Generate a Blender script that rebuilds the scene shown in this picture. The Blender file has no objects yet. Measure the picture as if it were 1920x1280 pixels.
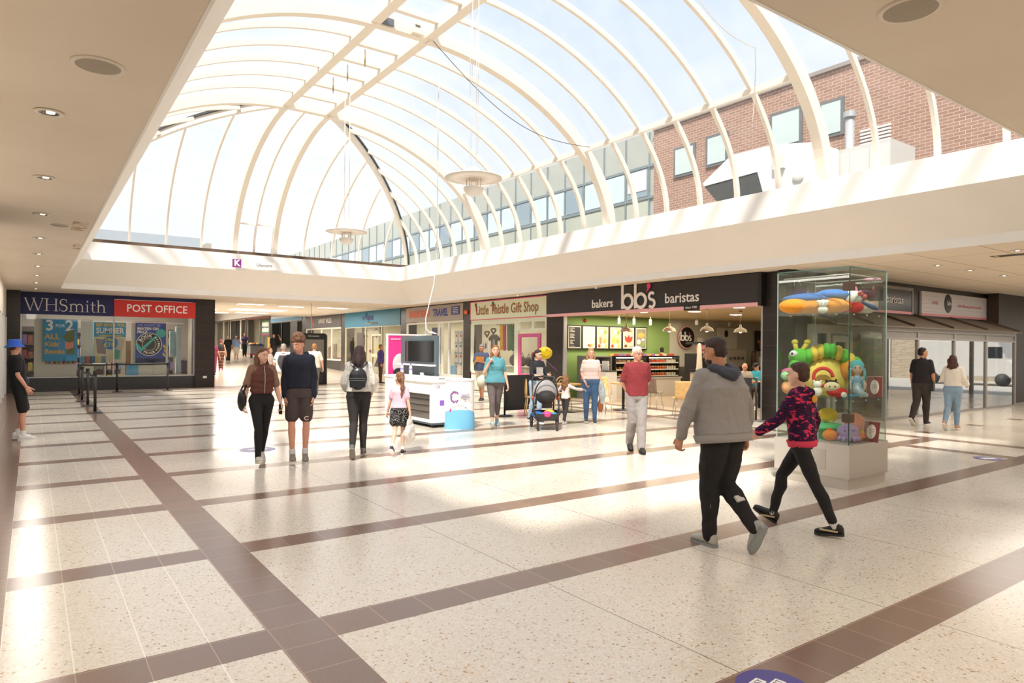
import bpy, bmesh, math, random
from mathutils import Vector, Matrix, noise
random.seed(7)
SC = bpy.context.scene
COL = SC.collection
R_ = math.radians
# ---------------------------------------------------------------- camera
HC = 1.65
YAW = math.atan(902/1265)
cam_d = bpy.data.cameras.new('camera'); cam = bpy.data.objects.new('camera', cam_d); COL.objects.link(cam)
cam_d.sensor_width = 36; cam_d.lens = 36*1265/1920; cam_d.shift_y = 12/1920; cam_d.clip_end = 500; cam_d.clip_start = .05
cam.location = (0, 0, HC)
cam.rotation_mode = 'QUATERNION'
cam.rotation_quaternion = (Matrix.Rotation(-YAW, 3, 'Z') @ Matrix.Rotation(R_(90), 3, 'X') @ Matrix.Rotation(.0078, 3, 'Z')).to_quaternion()
SC.camera = cam
# ---------------------------------------------------------------- exposure
SC.view_settings.view_transform = 'Standard'; SC.view_settings.look = 'None'
SC.view_settings.gamma = 1; SC.view_settings.use_curve_mapping = False
SC.view_settings.exposure = 0.92
# ---------------------------------------------------------------- sky
def srgb(h):
    h = h.lstrip('#'); c = [int(h[i:i+2], 16)/255 for i in (0, 2, 4)]
    return [x/12.92 if x <= .04045 else ((x+.055)/1.055)**2.4 for x in c] + [1]
W = bpy.data.worlds.new('sky'); SC.world = W; W.use_nodes = True
nt = W.node_tree; nt.nodes.clear()
def N(nt, t, **k):
    n = nt.nodes.new(t)
    for a, b in k.items():
        if a.startswith('i_'):
            kk = a[2:]; n.inputs[int(kk) if kk.isdigit() else kk.replace('_', ' ')].default_value = b
        else: setattr(n, a, b)
    return n
tc = N(nt, 'ShaderNodeTexCoord')
mp = N(nt, 'ShaderNodeMapping'); mp.inputs['Scale'].default_value = (1, 1, 2.2)
nz = N(nt, 'ShaderNodeTexNoise', i_Scale=2.3, i_Detail=7.0, i_Roughness=.55, i_Distortion=.3)
cr = N(nt, 'ShaderNodeValToRGB'); cr.color_ramp.elements[0].position = .40; cr.color_ramp.elements[1].position = .66
cr.color_ramp.elements[0].color = (.60, .72, .92, 1); cr.color_ramp.elements[1].color = (.90, .94, 1.0, 1)
sp = N(nt, 'ShaderNodeSeparateXYZ')
hz = N(nt, 'ShaderNodeMapRange', i_1=.0, i_2=.5, i_3=1.0, i_4=0.0)
mx = N(nt, 'ShaderNodeMixRGB'); mx.inputs[2].default_value = (1.0, 1.0, 1.0, 1)
bg = N(nt, 'ShaderNodeBackground'); bg.inputs[1].default_value = .60
wo = N(nt, 'ShaderNodeOutputWorld')
L = nt.links.new
L(tc.outputs['Generated'], mp.inputs[0]); L(mp.outputs[0], nz.inputs['Vector']); L(nz.outputs['Fac'], cr.inputs[0])
L(tc.outputs['Generated'], sp.inputs[0]); L(sp.outputs['Z'], hz.inputs[0]); L(hz.outputs[0], mx.inputs[0])
L(cr.outputs[0], mx.inputs[1]); L(mx.outputs[0], bg.inputs[0]); L(bg.outputs[0], wo.inputs[0])
# ---------------------------------------------------------------- sun
sun_d = bpy.data.lights.new('sun', 'SUN'); sun_d.energy = 3.3; sun_d.angle = R_(5); sun_d.color = (1, .95, .87)
sun = bpy.data.objects.new('sun', sun_d); COL.objects.link(sun)
sun.rotation_mode = 'QUATERNION'; sun.rotation_quaternion = Vector((.50, .42, -1)).to_track_quat('-Z', 'Y')
sun.location = (-10, -8, 25)
def area(name, loc, sx, sy, power, col=(1, .93, .84), rot=(0, 0, 0), spread=None):
    d = bpy.data.lights.new(name, 'AREA'); d.shape = 'RECTANGLE'; d.size = sx; d.size_y = sy; d.energy = power; d.color = col
    if spread: d.spread = R_(spread)
    o = bpy.data.objects.new(name, d); COL.objects.link(o); o.location = loc; o.rotation_euler = rot
    return o
# ceiling lamps of the low soffits and the shops (their visible fittings are built further down)
LAMPS = [((-.0, 6, 3.40), .5, 12, 70), ((-.0, 19, 3.40), .5, 12, 60), ((6, -1.5, 3.40), 8, 2, 110),
         ((10, 35.5, 3.38), 6, 9, 420), ((9.5, 55, 4.6), 6, 14, 800), ((2.5, 31, 3.2), 4.5, 2, 120),
         ((18, 3.5, 3.40), 7, 4, 110), ((21, 6.2, 3.35), 9, 1.2, 60)]
for i, (l, sx, sy, p) in enumerate(LAMPS): area('ceiling_lamp_light', l, sx, sy, p)

# ---------------------------------------------------------------- materials
MC = {}
def mat(col, rough=.6, metal=0, spec=.5, em=0, alpha=1, var=0, vs=8, bump=0, bs=60, coat=0, trans=0):
    key = (str(col), rough, metal, spec, em, alpha, var, vs, bump, bs, coat, trans)
    if key in MC: return MC[key]
    m = bpy.data.materials.new('mat_%d' % len(MC)); m.use_nodes = True; nt = m.node_tree; b = nt.nodes['Principled BSDF']
    c = srgb(col) if isinstance(col, str) else list(col)+[1]
    b.inputs['Base Color'].default_value = c; b.inputs['Roughness'].default_value = rough; b.inputs['Metallic'].default_value = metal
    b.inputs['Specular IOR Level'].default_value = spec
    if coat: b.inputs['Coat Weight'].default_value = coat
    if em: b.inputs['Emission Color'].default_value = c; b.inputs['Emission Strength'].default_value = em
    if alpha < 1: b.inputs['Alpha'].default_value = alpha
    if var or bump:
        t = N(nt, 'ShaderNodeTexCoord')
    if var:
        n = N(nt, 'ShaderNodeTexNoise', i_Scale=vs, i_Detail=4.0)
        r = N(nt, 'ShaderNodeMapRange', i_1=.25, i_2=.75, i_3=1-var, i_4=1+var)
        x = N(nt, 'ShaderNodeVectorMath', operation='SCALE'); x.inputs[0].default_value = c[:3]
        nt.links.new(t.outputs['Object'], n.inputs['Vector']); nt.links.new(n.outputs['Fac'], r.inputs[0]); nt.links.new(r.outputs[0], x.inputs['Scale'])
        nt.links.new(x.outputs[0], b.inputs['Base Color'])
    if bump:
        n = N(nt, 'ShaderNodeTexNoise', i_Scale=bs, i_Detail=3.0); bp = N(nt, 'ShaderNodeBump'); bp.inputs['Strength'].default_value = bump; bp.inputs['Distance'].default_value = .02
        nt.links.new(t.outputs['Object'], n.inputs['Vector']); nt.links.new(n.outputs['Fac'], bp.inputs['Height']); nt.links.new(bp.outputs[0], b.inputs['Normal'])
    MC[key] = m; return m
def glass(tint=(.97, .98, .98), refl=.04, fres=.35, rough=.02, dirt=0):
    key = ('glass', tint, refl, fres, rough, dirt)
    if key in MC: return MC[key]
    m = bpy.data.materials.new('glass_%d' % len(MC)); m.use_nodes = True; nt = m.node_tree; nt.nodes.clear()
    o = N(nt, 'ShaderNodeOutputMaterial'); t = N(nt, 'ShaderNodeBsdfTransparent'); t.inputs[0].default_value = (*tint, 1)
    g = N(nt, 'ShaderNodeBsdfGlossy'); g.inputs['Roughness'].default_value = rough
    lw = N(nt, 'ShaderNodeLayerWeight', i_Blend=.25); r = N(nt, 'ShaderNodeMapRange', i_1=0, i_2=1, i_3=refl, i_4=refl+fres)
    mx = N(nt, 'ShaderNodeMixShader'); nt.links.new(lw.outputs['Facing'], r.inputs[0]); nt.links.new(r.outputs[0], mx.inputs[0])
    nt.links.new(t.outputs[0], mx.inputs[1]); nt.links.new(g.outputs[0], mx.inputs[2]); nt.links.new(mx.outputs[0], o.inputs[0])
    if dirt:
        df = N(nt, 'ShaderNodeBsdfTranslucent'); df.inputs[0].default_value = (.95, .95, .93, 1); tcd = N(nt, 'ShaderNodeTexCoord'); nd = N(nt, 'ShaderNodeTexNoise', i_Scale=1.3, i_Detail=5.0); rd = N(nt, 'ShaderNodeMapRange', i_1=.3, i_2=.7, i_3=dirt*.6, i_4=dirt*1.3); m3 = N(nt, 'ShaderNodeMixShader')
        nt.links.new(tcd.outputs['Object'], nd.inputs['Vector']); nt.links.new(nd.outputs['Fac'], rd.inputs[0]); nt.links.new(rd.outputs[0], m3.inputs[0]); nt.links.new(mx.outputs[0], m3.inputs[1]); nt.links.new(df.outputs[0], m3.inputs[2]); nt.links.new(m3.outputs[0], o.inputs[0])
    MC[key] = m; return m
def nodemat(name, fn, rough=.7, spec=.4):
    """fn(nt, L, pos) -> colour socket; pos is the Object-space coordinate"""
    m = bpy.data.materials.new(name); m.use_nodes = True; nt = m.node_tree; b = nt.nodes['Principled BSDF']
    b.inputs['Roughness'].default_value = rough; b.inputs['Specular IOR Level'].default_value = spec
    t = N(nt, 'ShaderNodeTexCoord'); c = fn(nt, nt.links.new, t.outputs['Object'], b)
    if c is not None: nt.links.new(c, b.inputs['Base Color'])
    return m
def ramp(nt, stops, const=False):
    r = N(nt, 'ShaderNodeValToRGB'); cr = r.color_ramp
    if const: cr.interpolation = 'CONSTANT'
    while len(cr.elements) < len(stops): cr.elements.new(.5)
    for e, (p, c) in zip(cr.elements, stops): e.position = p; e.color = srgb(c) if isinstance(c, str) else (*c, 1)
    return r
# ---------------------------------------------------------------- mesh builder
class MB:
    def __init__(s, off=None): s.v = []; s.f = []; s.m = []; s.sm = []; s.off = Vector(off) if off is not None else Vector((0, 0, 0)); s.M = None
    def add(s, vs, fs, m=0, smooth=False):
        n = len(s.v)
        for p in vs:
            p = Vector(p)
            if s.M is not None: p = s.M @ p
            s.v.append(p)
        for f in fs: s.f.append([n+i for i in f]); s.m.append(m); s.sm.append(smooth)
        return s
    def box(s, a, b, m=0, rot=None, c=None):
        x0, y0, z0 = a; x1, y1, z1 = b
        if x0 > x1: x0, x1 = x1, x0
        if y0 > y1: y0, y1 = y1, y0
        if z0 > z1: z0, z1 = z1, z0
        if min(x1-x0, y1-y0, z1-z0) > .009:   # hairline size differences keep touching boxes from sharing a face
            s.bc = getattr(s, 'bc', -1)+1; e = .0004*(s.bc % 6); x0 -= e; y0 -= e; z0 -= e; x1 += e; y1 += e; z1 += e
        vs = [Vector(p) for p in ((x0,y0,z0),(x1,y0,z0),(x1,y1,z0),(x0,y1,z0),(x0,y0,z1),(x1,y0,z1),(x1,y1,z1),(x0,y1,z1))]
        if rot is not None:
            cc = Vector(c) if c is not None else sum(vs, Vector())/8
            vs = [rot @ (p-cc) + cc for p in vs]
        return s.add(vs, [(3,2,1,0),(4,5,6,7),(0,1,5,4),(1,2,6,5),(2,3,7,6),(3,0,4,7)], m)
    def bar(s, p0, p1, w, h, m=0, up=(0, 0, 1)):
        p0 = Vector(p0); p1 = Vector(p1); d = (p1-p0).normalized(); u = Vector(up)
        x = d.cross(u)
        if x.length < 1e-4: x = d.cross(Vector((1, 0, 0)))
        x.normalize(); y = x.cross(d).normalized()
        vs = []
        for p in (p0, p1):
            for a, b in ((-1, -1), (1, -1), (1, 1), (-1, 1)): vs.append(p+x*(a*w/2)+y*(b*h/2))
        return s.add(vs, [(3,2,1,0),(4,5,6,7),(0,1,5,4),(1,2,6,5),(2,3,7,6),(3,0,4,7)], m)
    def sweep(s, pts, w, h, side, m=0):
        """rectangular section along pts; side = constant width axis"""
        side = Vector(side).normalized(); vs = []; n = len(pts); pts = [Vector(p) for p in pts]
        for i, p in enumerate(pts):
            d = (pts[min(i+1, n-1)]-pts[max(i-1, 0)]).normalized(); nn = side.cross(d).normalized(); sd = d.cross(nn).normalized()
            for a, b in ((-1, -1), (1, -1), (1, 1), (-1, 1)): vs.append(p+sd*(a*w/2)+nn*(b*h/2))
        fs = [(3,2,1,0), tuple(4*(n-1)+k for k in range(4))]
        for i in range(n-1):
            for k in range(4):
                a = 4*i+k; b = 4*i+(k+1) % 4; fs.append((a, b, b+4, a+4))
        return s.add(vs, fs, m)
    def tube(s, pts, r, n=8, m=0, smooth=True):
        pts = [Vector(p) for p in pts]; k = len(pts); rs = r if isinstance(r, (list, tuple)) else [r]*k
        vs = []; prev = None
        for i, p in enumerate(pts):
            d = (pts[min(i+1, k-1)]-pts[max(i-1, 0)])
            d = d.normalized() if d.length > 1e-9 else Vector((0, 0, 1))
            if prev is None:
                a = d.cross(Vector((0, 0, 1)));
                if a.length < .1: a = d.cross(Vector((1, 0, 0)))
            else: a = prev - d*prev.dot(d)
            a.normalize(); prev = a; b = d.cross(a)
            for j in range(n):
                t = 2*math.pi*j/n; vs.append(p+(a*math.cos(t)+b*math.sin(t))*rs[i])
        fs = [tuple(range(n-1, -1, -1)), tuple(range((k-1)*n, k*n))]
        for i in range(k-1):
            for j in range(n):
                a = i*n+j; b = i*n+(j+1) % n; fs.append((a, b, b+n, a+n))
        return s.add(vs, fs, m, smooth)
    def cyl(s, c, r, h, n=20, m=0, r2=None, smooth=False, sx=1, sy=1):
        x, y, z = c; r2 = r if r2 is None else r2; vs = []
        for zz, rr in ((z, r), (z+h, r2)):
            for j in range(n): t = 2*math.pi*j/n; vs.append((x+rr*sx*math.cos(t), y+rr*sy*math.sin(t), zz))
        s.add(vs, [tuple(range(n-1, -1, -1)), tuple(range(n, 2*n))], m)
        k = len(s.v)-2*n
        for j in range(n): s.f.append([k+j, k+(j+1) % n, k+(j+1) % n+n, k+j+n]); s.m.append(m); s.sm.append(smooth)
        return s
    def lathe(s, prof, c=(0, 0, 0), n=20, m=0, axis=None):
        vs = []; fs = []; c = Vector(c)
        q = Vector((0, 0, 1)).rotation_difference(Vector(axis).normalized()) if axis is not None else None
        for r, z in prof:
            for j in range(n):
                t = 2*math.pi*j/n; p = Vector((r*math.cos(t), r*math.sin(t), z)); vs.append((q @ p if q else p)+c)
        for i in range(len(prof)-1):
            for j in range(n): a = i*n+j; b = i*n+(j+1) % n; fs.append((a, b, b+n, a+n))
        return s.add(vs, fs, m, True)
    def ell(s, c, r, m=0, n=16, rot=None):
        c = Vector(c); r = (r, r, r) if not isinstance(r, (tuple, list)) else r; k = n//2; vs = []; fs = []
        for i in range(1, k):
            ph = math.pi*i/k
            for j in range(n):
                t = 2*math.pi*j/n; p = Vector((r[0]*math.sin(ph)*math.cos(t), r[1]*math.sin(ph)*math.sin(t), r[2]*math.cos(ph)))
                if rot is not None: p = rot @ p
                vs.append(p+c)
        t0 = Vector((0, 0, r[2])); t1 = Vector((0, 0, -r[2]))
        if rot is not None: t0 = rot @ t0; t1 = rot @ t1
        vs += [t0+c, t1+c]; a = len(vs)-2; b = a+1
        for i in range(k-2):
            for j in range(n): p = i*n+j; q = i*n+(j+1) % n; fs.append((p, p+n, q+n, q))
        for j in range(n): fs.append((a, j, (j+1) % n)); fs.append((b, (k-2)*n+(j+1) % n, (k-2)*n+j))
        return s.add(vs, fs, m, True)
    def poly(s, pts, n, d, m=0):
        """extrude planar polygon pts by vector d (n unused orientation hint)"""
        d = Vector(d); k = len(pts); vs = [Vector(p) for p in pts]+[Vector(p)+d for p in pts]
        fs = [tuple(range(k-1, -1, -1)), tuple(range(k, 2*k))]+[(i, (i+1) % k, (i+1) % k+k, i+k) for i in range(k)]
        return s.add(vs, fs, m)
    def grid(s, fn, nu, nv, m=0, smooth=True):
        vs = [fn(i/(nu-1), j/(nv-1)) for i in range(nu) for j in range(nv)]
        return s.add(vs, [(i*nv+j, (i+1)*nv+j, (i+1)*nv+j+1, i*nv+j+1) for i in range(nu-1) for j in range(nv-1)], m, smooth)
    def build(s, name, mats, parent=None, label=None, cat=None, group=None, kind=None, loc=None, bevel=0, recenter=False, solid=0, world=False):
        me = bpy.data.meshes.new(name)
        off = s.off.copy()
        if world and parent is not None: off = parent.location.copy()
        if recenter and parent is None:
            lo = Vector([min(p[i] for p in s.v) for i in range(3)]); hi = Vector([max(p[i] for p in s.v) for i in range(3)])
            off = Vector(((lo.x+hi.x)/2, (lo.y+hi.y)/2, lo.z)); loc = off
        me.from_pydata([p-off for p in s.v], [], s.f)
        mats = mats if isinstance(mats, (list, tuple)) else [mats]
        for m in mats: me.materials.append(m)
        me.polygons.foreach_set('material_index', s.m); me.polygons.foreach_set('use_smooth', s.sm)
        bm = bmesh.new(); bm.from_mesh(me); bmesh.ops.recalc_face_normals(bm, faces=bm.faces[:]); bm.to_mesh(me); bm.free()
        me.update()
        o = bpy.data.objects.new(name, me); COL.objects.link(o)
        if parent is not None: o.parent = parent
        if loc is not None: o.location = loc
        if bevel:
            b = o.modifiers.new('b', 'BEVEL'); b.width = bevel; b.segments = 2; b.limit_method = 'ANGLE'
        if solid: b = o.modifiers.new('s', 'SOLIDIFY'); b.thickness = solid; b.offset = 0
        tag(o, label, cat, group, kind); return o
def tag(o, label=None, cat=None, group=None, kind=None):
    if label: o['label'] = label
    if cat: o['category'] = cat
    if group: o['group'] = group
    if kind: o['kind'] = kind
    return o
def thing(name, label, cat, loc=(0, 0, 0), rz=0, group=None):
    o = bpy.data.objects.new(name, None); COL.objects.link(o); o.location = loc; o.rotation_euler = (0, 0, rz); o.empty_display_size = .1
    return tag(o, label, cat, group)
def copy_tree(o, parent=None, first=True):
    c = o.copy(); COL.objects.link(c); c.parent = parent
    for ch in o.children: copy_tree(ch, c)
    return c
def struct(mb, name, mats, **k): return mb.build(name, mats, kind='structure', **k)
def text(s, size, loc, face='S', col='#ffffff', parent=None, name='lettering', ext=.004, align='CENTER', label=None, squash=1, m=None, bold=0, world=True, rot=None, shear=0, em=0, space=1):
    """face: S = faces -Y (read looking +Y), W = faces -X (read looking +X), U = faces up"""
    c = bpy.data.curves.new(name, 'FONT'); c.body = s; c.size = size; c.extrude = ext; c.align_x = align; c.align_y = 'CENTER'; c.offset = bold; c.resolution_u = 2; c.shear = shear; c.space_character = space
    t = bpy.data.objects.new(name, c); COL.objects.link(t)
    dg = bpy.context.evaluated_depsgraph_get(); me = bpy.data.meshes.new_from_object(t.evaluated_get(dg))
    bpy.data.objects.remove(t); bpy.data.curves.remove(c)
    o = bpy.data.objects.new(name, me); COL.objects.link(o); me.materials.clear(); me.materials.append(m or mat(col, .5, em=em))
    l = Vector(loc)
    if parent is not None: o.parent = parent; l = l-parent.location if world else l
    o.location = l; o.scale = (squash, 1, 1)
    o.rotation_euler = rot or {'S': (R_(90), 0, 0), 'W': (R_(90), 0, R_(-90)), 'U': (0, 0, 0), 'N': (R_(90), 0, R_(180))}[face]
    if label: o['label'] = label
    return o
# ================================================================ ROOM
CZ = 3.47          # low ceiling
WX0, WX1, WY0, WY1 = .76, 13.2, 2.13, 26.3      # opening of the light well at ceiling level
CX0, CX1, CY0, CY1 = 1.3, 12.5, 2.75, 25.6      # curb of the rooflight
# --- terrazzo and brown tiles
def terrazzo(nt, L, pos, b):
    v = N(nt, 'ShaderNodeTexVoronoi', i_Scale=85.0); L(pos, v.inputs['Vector'])
    s = N(nt, 'ShaderNodeSeparateColor'); L(v.outputs['Color'], s.inputs[0])
    r = ramp(nt, [(0, '#e4dacb'), (.5, '#e0d4c3'), (.75, '#eae2d6'), (.88, '#d6c3a9'), (.94, '#cfc4b4'), (.975, '#bd9468'), (.99, '#988a7c')], True); L(s.outputs[0], r.inputs[0])
    n = N(nt, 'ShaderNodeTexNoise', i_Scale=.55, i_Detail=4.0); L(pos, n.inputs['Vector'])
    r2 = N(nt, 'ShaderNodeMapRange', i_1=.3, i_2=.7, i_3=.965, i_4=1.03); L(n.outputs['Fac'], r2.inputs[0])
    v2 = N(nt, 'ShaderNodeTexVoronoi', i_Scale=150.0); L(pos, v2.inputs['Vector']); s2 = N(nt, 'ShaderNodeSeparateColor'); L(v2.outputs['Color'], s2.inputs[0])
    r3 = N(nt, 'ShaderNodeMapRange', i_1=0, i_2=1, i_3=.93, i_4=1.05); L(s2.outputs[1], r3.inputs[0])
    m0 = N(nt, 'ShaderNodeMath', operation='MULTIPLY'); L(r2.outputs[0], m0.inputs[0]); L(r3.outputs[0], m0.inputs[1])
    x = N(nt, 'ShaderNodeVectorMath', operation='SCALE'); L(r.outputs[0], x.inputs[0]); L(m0.outputs[0], x.inputs['Scale'])
    sp = N(nt, 'ShaderNodeSeparateXYZ'); L(pos, sp.inputs[0])
    def joint(out, per, off, w):
        a = N(nt, 'ShaderNodeMath', operation='ADD'); a.inputs[1].default_value = -off; L(out, a.inputs[0])
        p = N(nt, 'ShaderNodeMath', operation='PINGPONG'); p.inputs[1].default_value = per/2; L(a.outputs[0], p.inputs[0])
        c = N(nt, 'ShaderNodeMath', operation='LESS_THAN'); c.inputs[1].default_value = w; L(p.outputs[0], c.inputs[0]); return c.outputs[0]
    j = joint(sp.outputs['X'], 1.524, 1.437, .0035)
    g = N(nt, 'ShaderNodeMath', operation='GREATER_THAN'); g.inputs[1].default_value = 1.6; L(sp.outputs['X'], g.inputs[0])
    jj = N(nt, 'ShaderNodeMath', operation='MULTIPLY'); L(j, jj.inputs[0]); L(g.outputs[0], jj.inputs[1])
    m1 = N(nt, 'ShaderNodeMixRGB'); L(jj.outputs[0], m1.inputs[0]); L(x.outputs[0], m1.inputs[1]); m1.inputs[2].default_value = srgb('#7d6d5c')
    j2 = joint(sp.outputs['X'], .3135, -.1245, .0035)
    g2 = N(nt, 'ShaderNodeMath', operation='LESS_THAN'); g2.inputs[1].default_value = 1.1; L(sp.outputs['X'], g2.inputs[0])
    j3 = N(nt, 'ShaderNodeMath', operation='MULTIPLY'); L(j2, j3.inputs[0]); L(g2.outputs[0], j3.inputs[1])
    m2 = N(nt, 'ShaderNodeMixRGB'); L(j3.outputs[0], m2.inputs[0]); L(m1.outputs[0], m2.inputs[1]); m2.inputs[2].default_value = srgb('#f6efe4')
    rr = N(nt, 'ShaderNodeMapRange', i_1=.3, i_2=.7, i_3=.13, i_4=.24); L(n.outputs['Fac'], rr.inputs[0]); L(rr.outputs[0], b.inputs['Roughness'])
    return m2.outputs[0]
def browntile(nt, L, pos, b):
    n = N(nt, 'ShaderNodeTexNoise', i_Scale=260.0, i_Detail=2.0); L(pos, n.inputs['Vector'])
    r = ramp(nt, [(.3, '#735949'), (.5, '#84695a'), (.7, '#9a8070')]); L(n.outputs['Fac'], r.inputs[0])
    br = N(nt, 'ShaderNodeTexBrick'); br.offset = 0; br.squash = 1
    mp = N(nt, 'ShaderNodeMapping'); mp.inputs['Location'].default_value = (.1245, -.24+.005, 0); L(pos, mp.inputs[0]); L(mp.outputs[0], br.inputs['Vector'])
    for k, v in (('Scale', 1.0), ('Brick Width', .3135), ('Row Height', .3142), ('Mortar Size', .0026), ('Mortar Smooth', 0), ('Bias', 0)): br.inputs[k].default_value = v
    br.inputs['Color1'].default_value = (1.06, 1.03, 1.0, 1); br.inputs['Color2'].default_value = (.92, .94, .95, 1); br.inputs['Mortar'].default_value = (1.9, 1.9, 1.85, 1)
    m = N(nt, 'ShaderNodeMixRGB', blend_type='MULTIPLY'); m.inputs[0].default_value = 1; L(r.outputs[0], m.inputs[1]); L(br.outputs['Color'], m.inputs[2])
    b.inputs['Roughness'].default_value = .2
    return m.outputs[0]
M_TER = nodemat('terrazzo', terrazzo, .18, .6); M_BRN = nodemat('brown_tile', browntile, .2, .6)
TOP0, PER, WST = 2.13, 1.892, .312
bands = []   # (y0,y1) brown transverse strips
for k in range(-2, 14):
    t = TOP0+PER*k
    if t < 28.6: bands.append((t-WST, t))
bands.append((28.45, 29.5))
ys = sorted(set([-5.0]+[y for b in bands for y in b]+[30.0]))
xs = [-4, -.125, 1.122, 1.437, 12.3, 12.6, 13.75, 14.05, 30]
f = MB()
def isb(xc, yc):
    if xc < -.125: return True
    if 1.122 < xc < 1.437 or 12.3 < xc < 12.6: return True
    if 13.75 < xc < 14.05: return True
    if yc > 29: return False
    if xc < 13.75 and any(a < yc < b for a, b in bands): return True
    return False
for i in range(len(xs)-1):
    for j in range(len(ys)-1):
        x0, x1, y0, y1 = xs[i], xs[i+1], ys[j], ys[j+1]
        f.add([(x0,y0,0),(x1,y0,0),(x1,y1,0),(x0,y1,0)], [(0,1,2,3)], 1 if isb((x0+x1)/2, (y0+y1)/2) else 0)
struct(f, 'floor', [M_TER, M_BRN])
sb = MB()
for x in (14.65, 17.05, 19.45, 21.85): sb.box((x, 6.12, .0), (x+.31, 6.43, .001))
struct(sb, 'floor.001', M_BRN)
# corridor ramp beyond the shop fronts
M_RAMP = mat('#b3a696', .25, var=.08, vs=2)
r = MB(); r.add([(4, 29.2, 0), (14.2, 29.2, 0), (14.2, 82, 2.35), (4, 82, 2.35)], [(0,1,2,3)]); struct(r, 'floor.002', M_RAMP)
# --- ceiling
def plaster(nt, L, pos, b):
    n = N(nt, 'ShaderNodeTexNoise', i_Scale=.8, i_Detail=4.0); L(pos, n.inputs['Vector'])
    r = ramp(nt, [(.35, '#e2d5c3'), (.65, '#e8dccb')]); L(n.outputs['Fac'], r.inputs[0])
    return r.outputs[0]
M_CEIL = nodemat('ceiling_plaster', plaster, .85, .2)
def ceilpanel(nt, L, pos, b):
    br = N(nt, 'ShaderNodeTexBrick'); br.offset = 0; L(pos, br.inputs['Vector'])
    for k, v in (('Scale', 1.0), ('Brick Width', 2.4), ('Row Height', 1.2), ('Mortar Size', .012), ('Mortar Smooth', 0), ('Bias', 0)): br.inputs[k].default_value = v
    br.inputs['Color1'].default_value = srgb('#e2d4c0'); br.inputs['Color2'].default_value = srgb('#dfd1bc'); br.inputs['Mortar'].default_value = srgb('#a8947a'); return br.outputs['Color']
M_CPAN = nodemat('ceiling_panel', ceilpanel, .85, .2)
M_WHITE = mat('#f8f5ef', .6, var=.02, vs=2); M_CREAM = mat('#f3ede3', .7, var=.02, vs=1.5)
c = MB(); T = .25
c.box((-4, -5, CZ), (WX0, 30, CZ+T)); c.box((WX0, -5, CZ), (30, WY0, CZ+T)); c.box((WX0, WY1, CZ), (WX1, 30, CZ+T))
struct(c, 'ceiling', M_CEIL)
c = MB(); c.box((WX1, WY0, CZ), (30, 30, CZ+T)); struct(c, 'ceiling.001', M_CPAN)
c = MB(); c.box((WX0-1, 30, CZ), (16, 41, CZ+T)); struct(c, 'ceiling.002', mat('#efe8dc', .8))
c = MB(); c.box((WX0-1, 41.2, 4.7), (16, 82, 4.9)); c.box((WX0-1, 41, CZ), (16, 41.2, 4.9)); struct(c, 'ceiling.003', mat('#efe8dc', .8))
# vertical fascia round the well, sloping cream soffit, upright white curb and its ledge
def ringwall(mb, a, b, m=0):
    (x0, x1, y0, y1, z0), (X0, X1, Y0, Y1, z1) = a, b
    A = [(x0,y0,z0),(x1,y0,z0),(x1,y1,z0),(x0,y1,z0)]; B = [(X0,Y0,z1),(X1,Y0,z1),(X1,Y1,z1),(X0,Y1,z1)]
    for i in range(4): j = (i+1) % 4; mb.add([A[i], A[j], B[j], B[i]], [(0,1,2,3)], m)
w = MB(); e_ = .02; z_ = CZ-.004; w.box((WX0, WY0, z_), (WX0+e_, WY1, CZ+.17)); w.box((WX1-e_, WY0, z_), (WX1, WY1, CZ+.17)); w.box((WX0+e_, WY0, z_), (WX1-e_, WY0+e_, CZ+.17)); w.box((WX0+e_, WY1-e_, z_), (WX1-e_, WY1, CZ+.17))
struct(w, 'trim_1', M_WHITE)
w = MB(); ringwall(w, (WX0+.02, WX1-.02, WY0+.02, WY1-.02, CZ+.165), (CX0, CX1, CY0, CY1, 4.39)); struct(w, 'trim_2', M_CREAM)
GX0, GX1, GY0, GY1, GZ = .55, 13.0, -6.0, 26.0, 5.02      # feet of the glazing, outside the curb
w = MB(); ringwall(w, (CX0, CX1, CY0, CY1, 4.39), (CX0, CX1, CY0, CY1, 4.97)); ringwall(w, (CX0, CX1, CY0, CY1, 4.97), (GX0-.3, GX1+.3, GY0, GY1+.3, 4.99)); struct(w, 'trim_3', M_WHITE)
# brown board behind the far sill
w = MB(); w.box((CX0+.2, 25.80, 4.99), (GX1, 25.84, 5.10)); struct(w, 'trim_4', mat('#5e4a3a', .7, var=.25, vs=6))
# --- walls
M_DTILE = nodemat('dark_tile', lambda nt, L, pos, b: (lambda mp, br: (L(pos, mp.inputs[0]), L(mp.outputs[0], br.inputs['Vector']), [br.inputs.__getitem__(k).__setattr__('default_value', v) for k, v in (('Scale', 1.0), ('Brick Width', .6), ('Row Height', .35), ('Mortar Size', .004), ('Mortar Smooth', 0), ('Bias', 0), ('Color1', srgb('#2e2825')), ('Color2', srgb('#322b27')), ('Mortar', srgb('#4b423c')))], br.outputs['Color'])[-1])(N(nt, 'ShaderNodeMapping', i_Rotation=(R_(90), 0, 0)), N(nt, 'ShaderNodeTexBrick')), .3, .4)
w = MB(); w.box((-.9, 10.9, 0), (-.53, 12.7, CZ)); w.box((-.95, -5, 0), (-.75, 3, CZ)); struct(w, 'wall_left', M_DTILE)
w = MB(); w.box((-1.2, 3, 2.55), (-.68, 29.5, CZ)); w.box((-1.2, 3, 0), (-1.1, 29.5, 2.55)); struct(w, 'wall_left.001', mat('#e4dccf', .6))
wf = MB()
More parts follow.
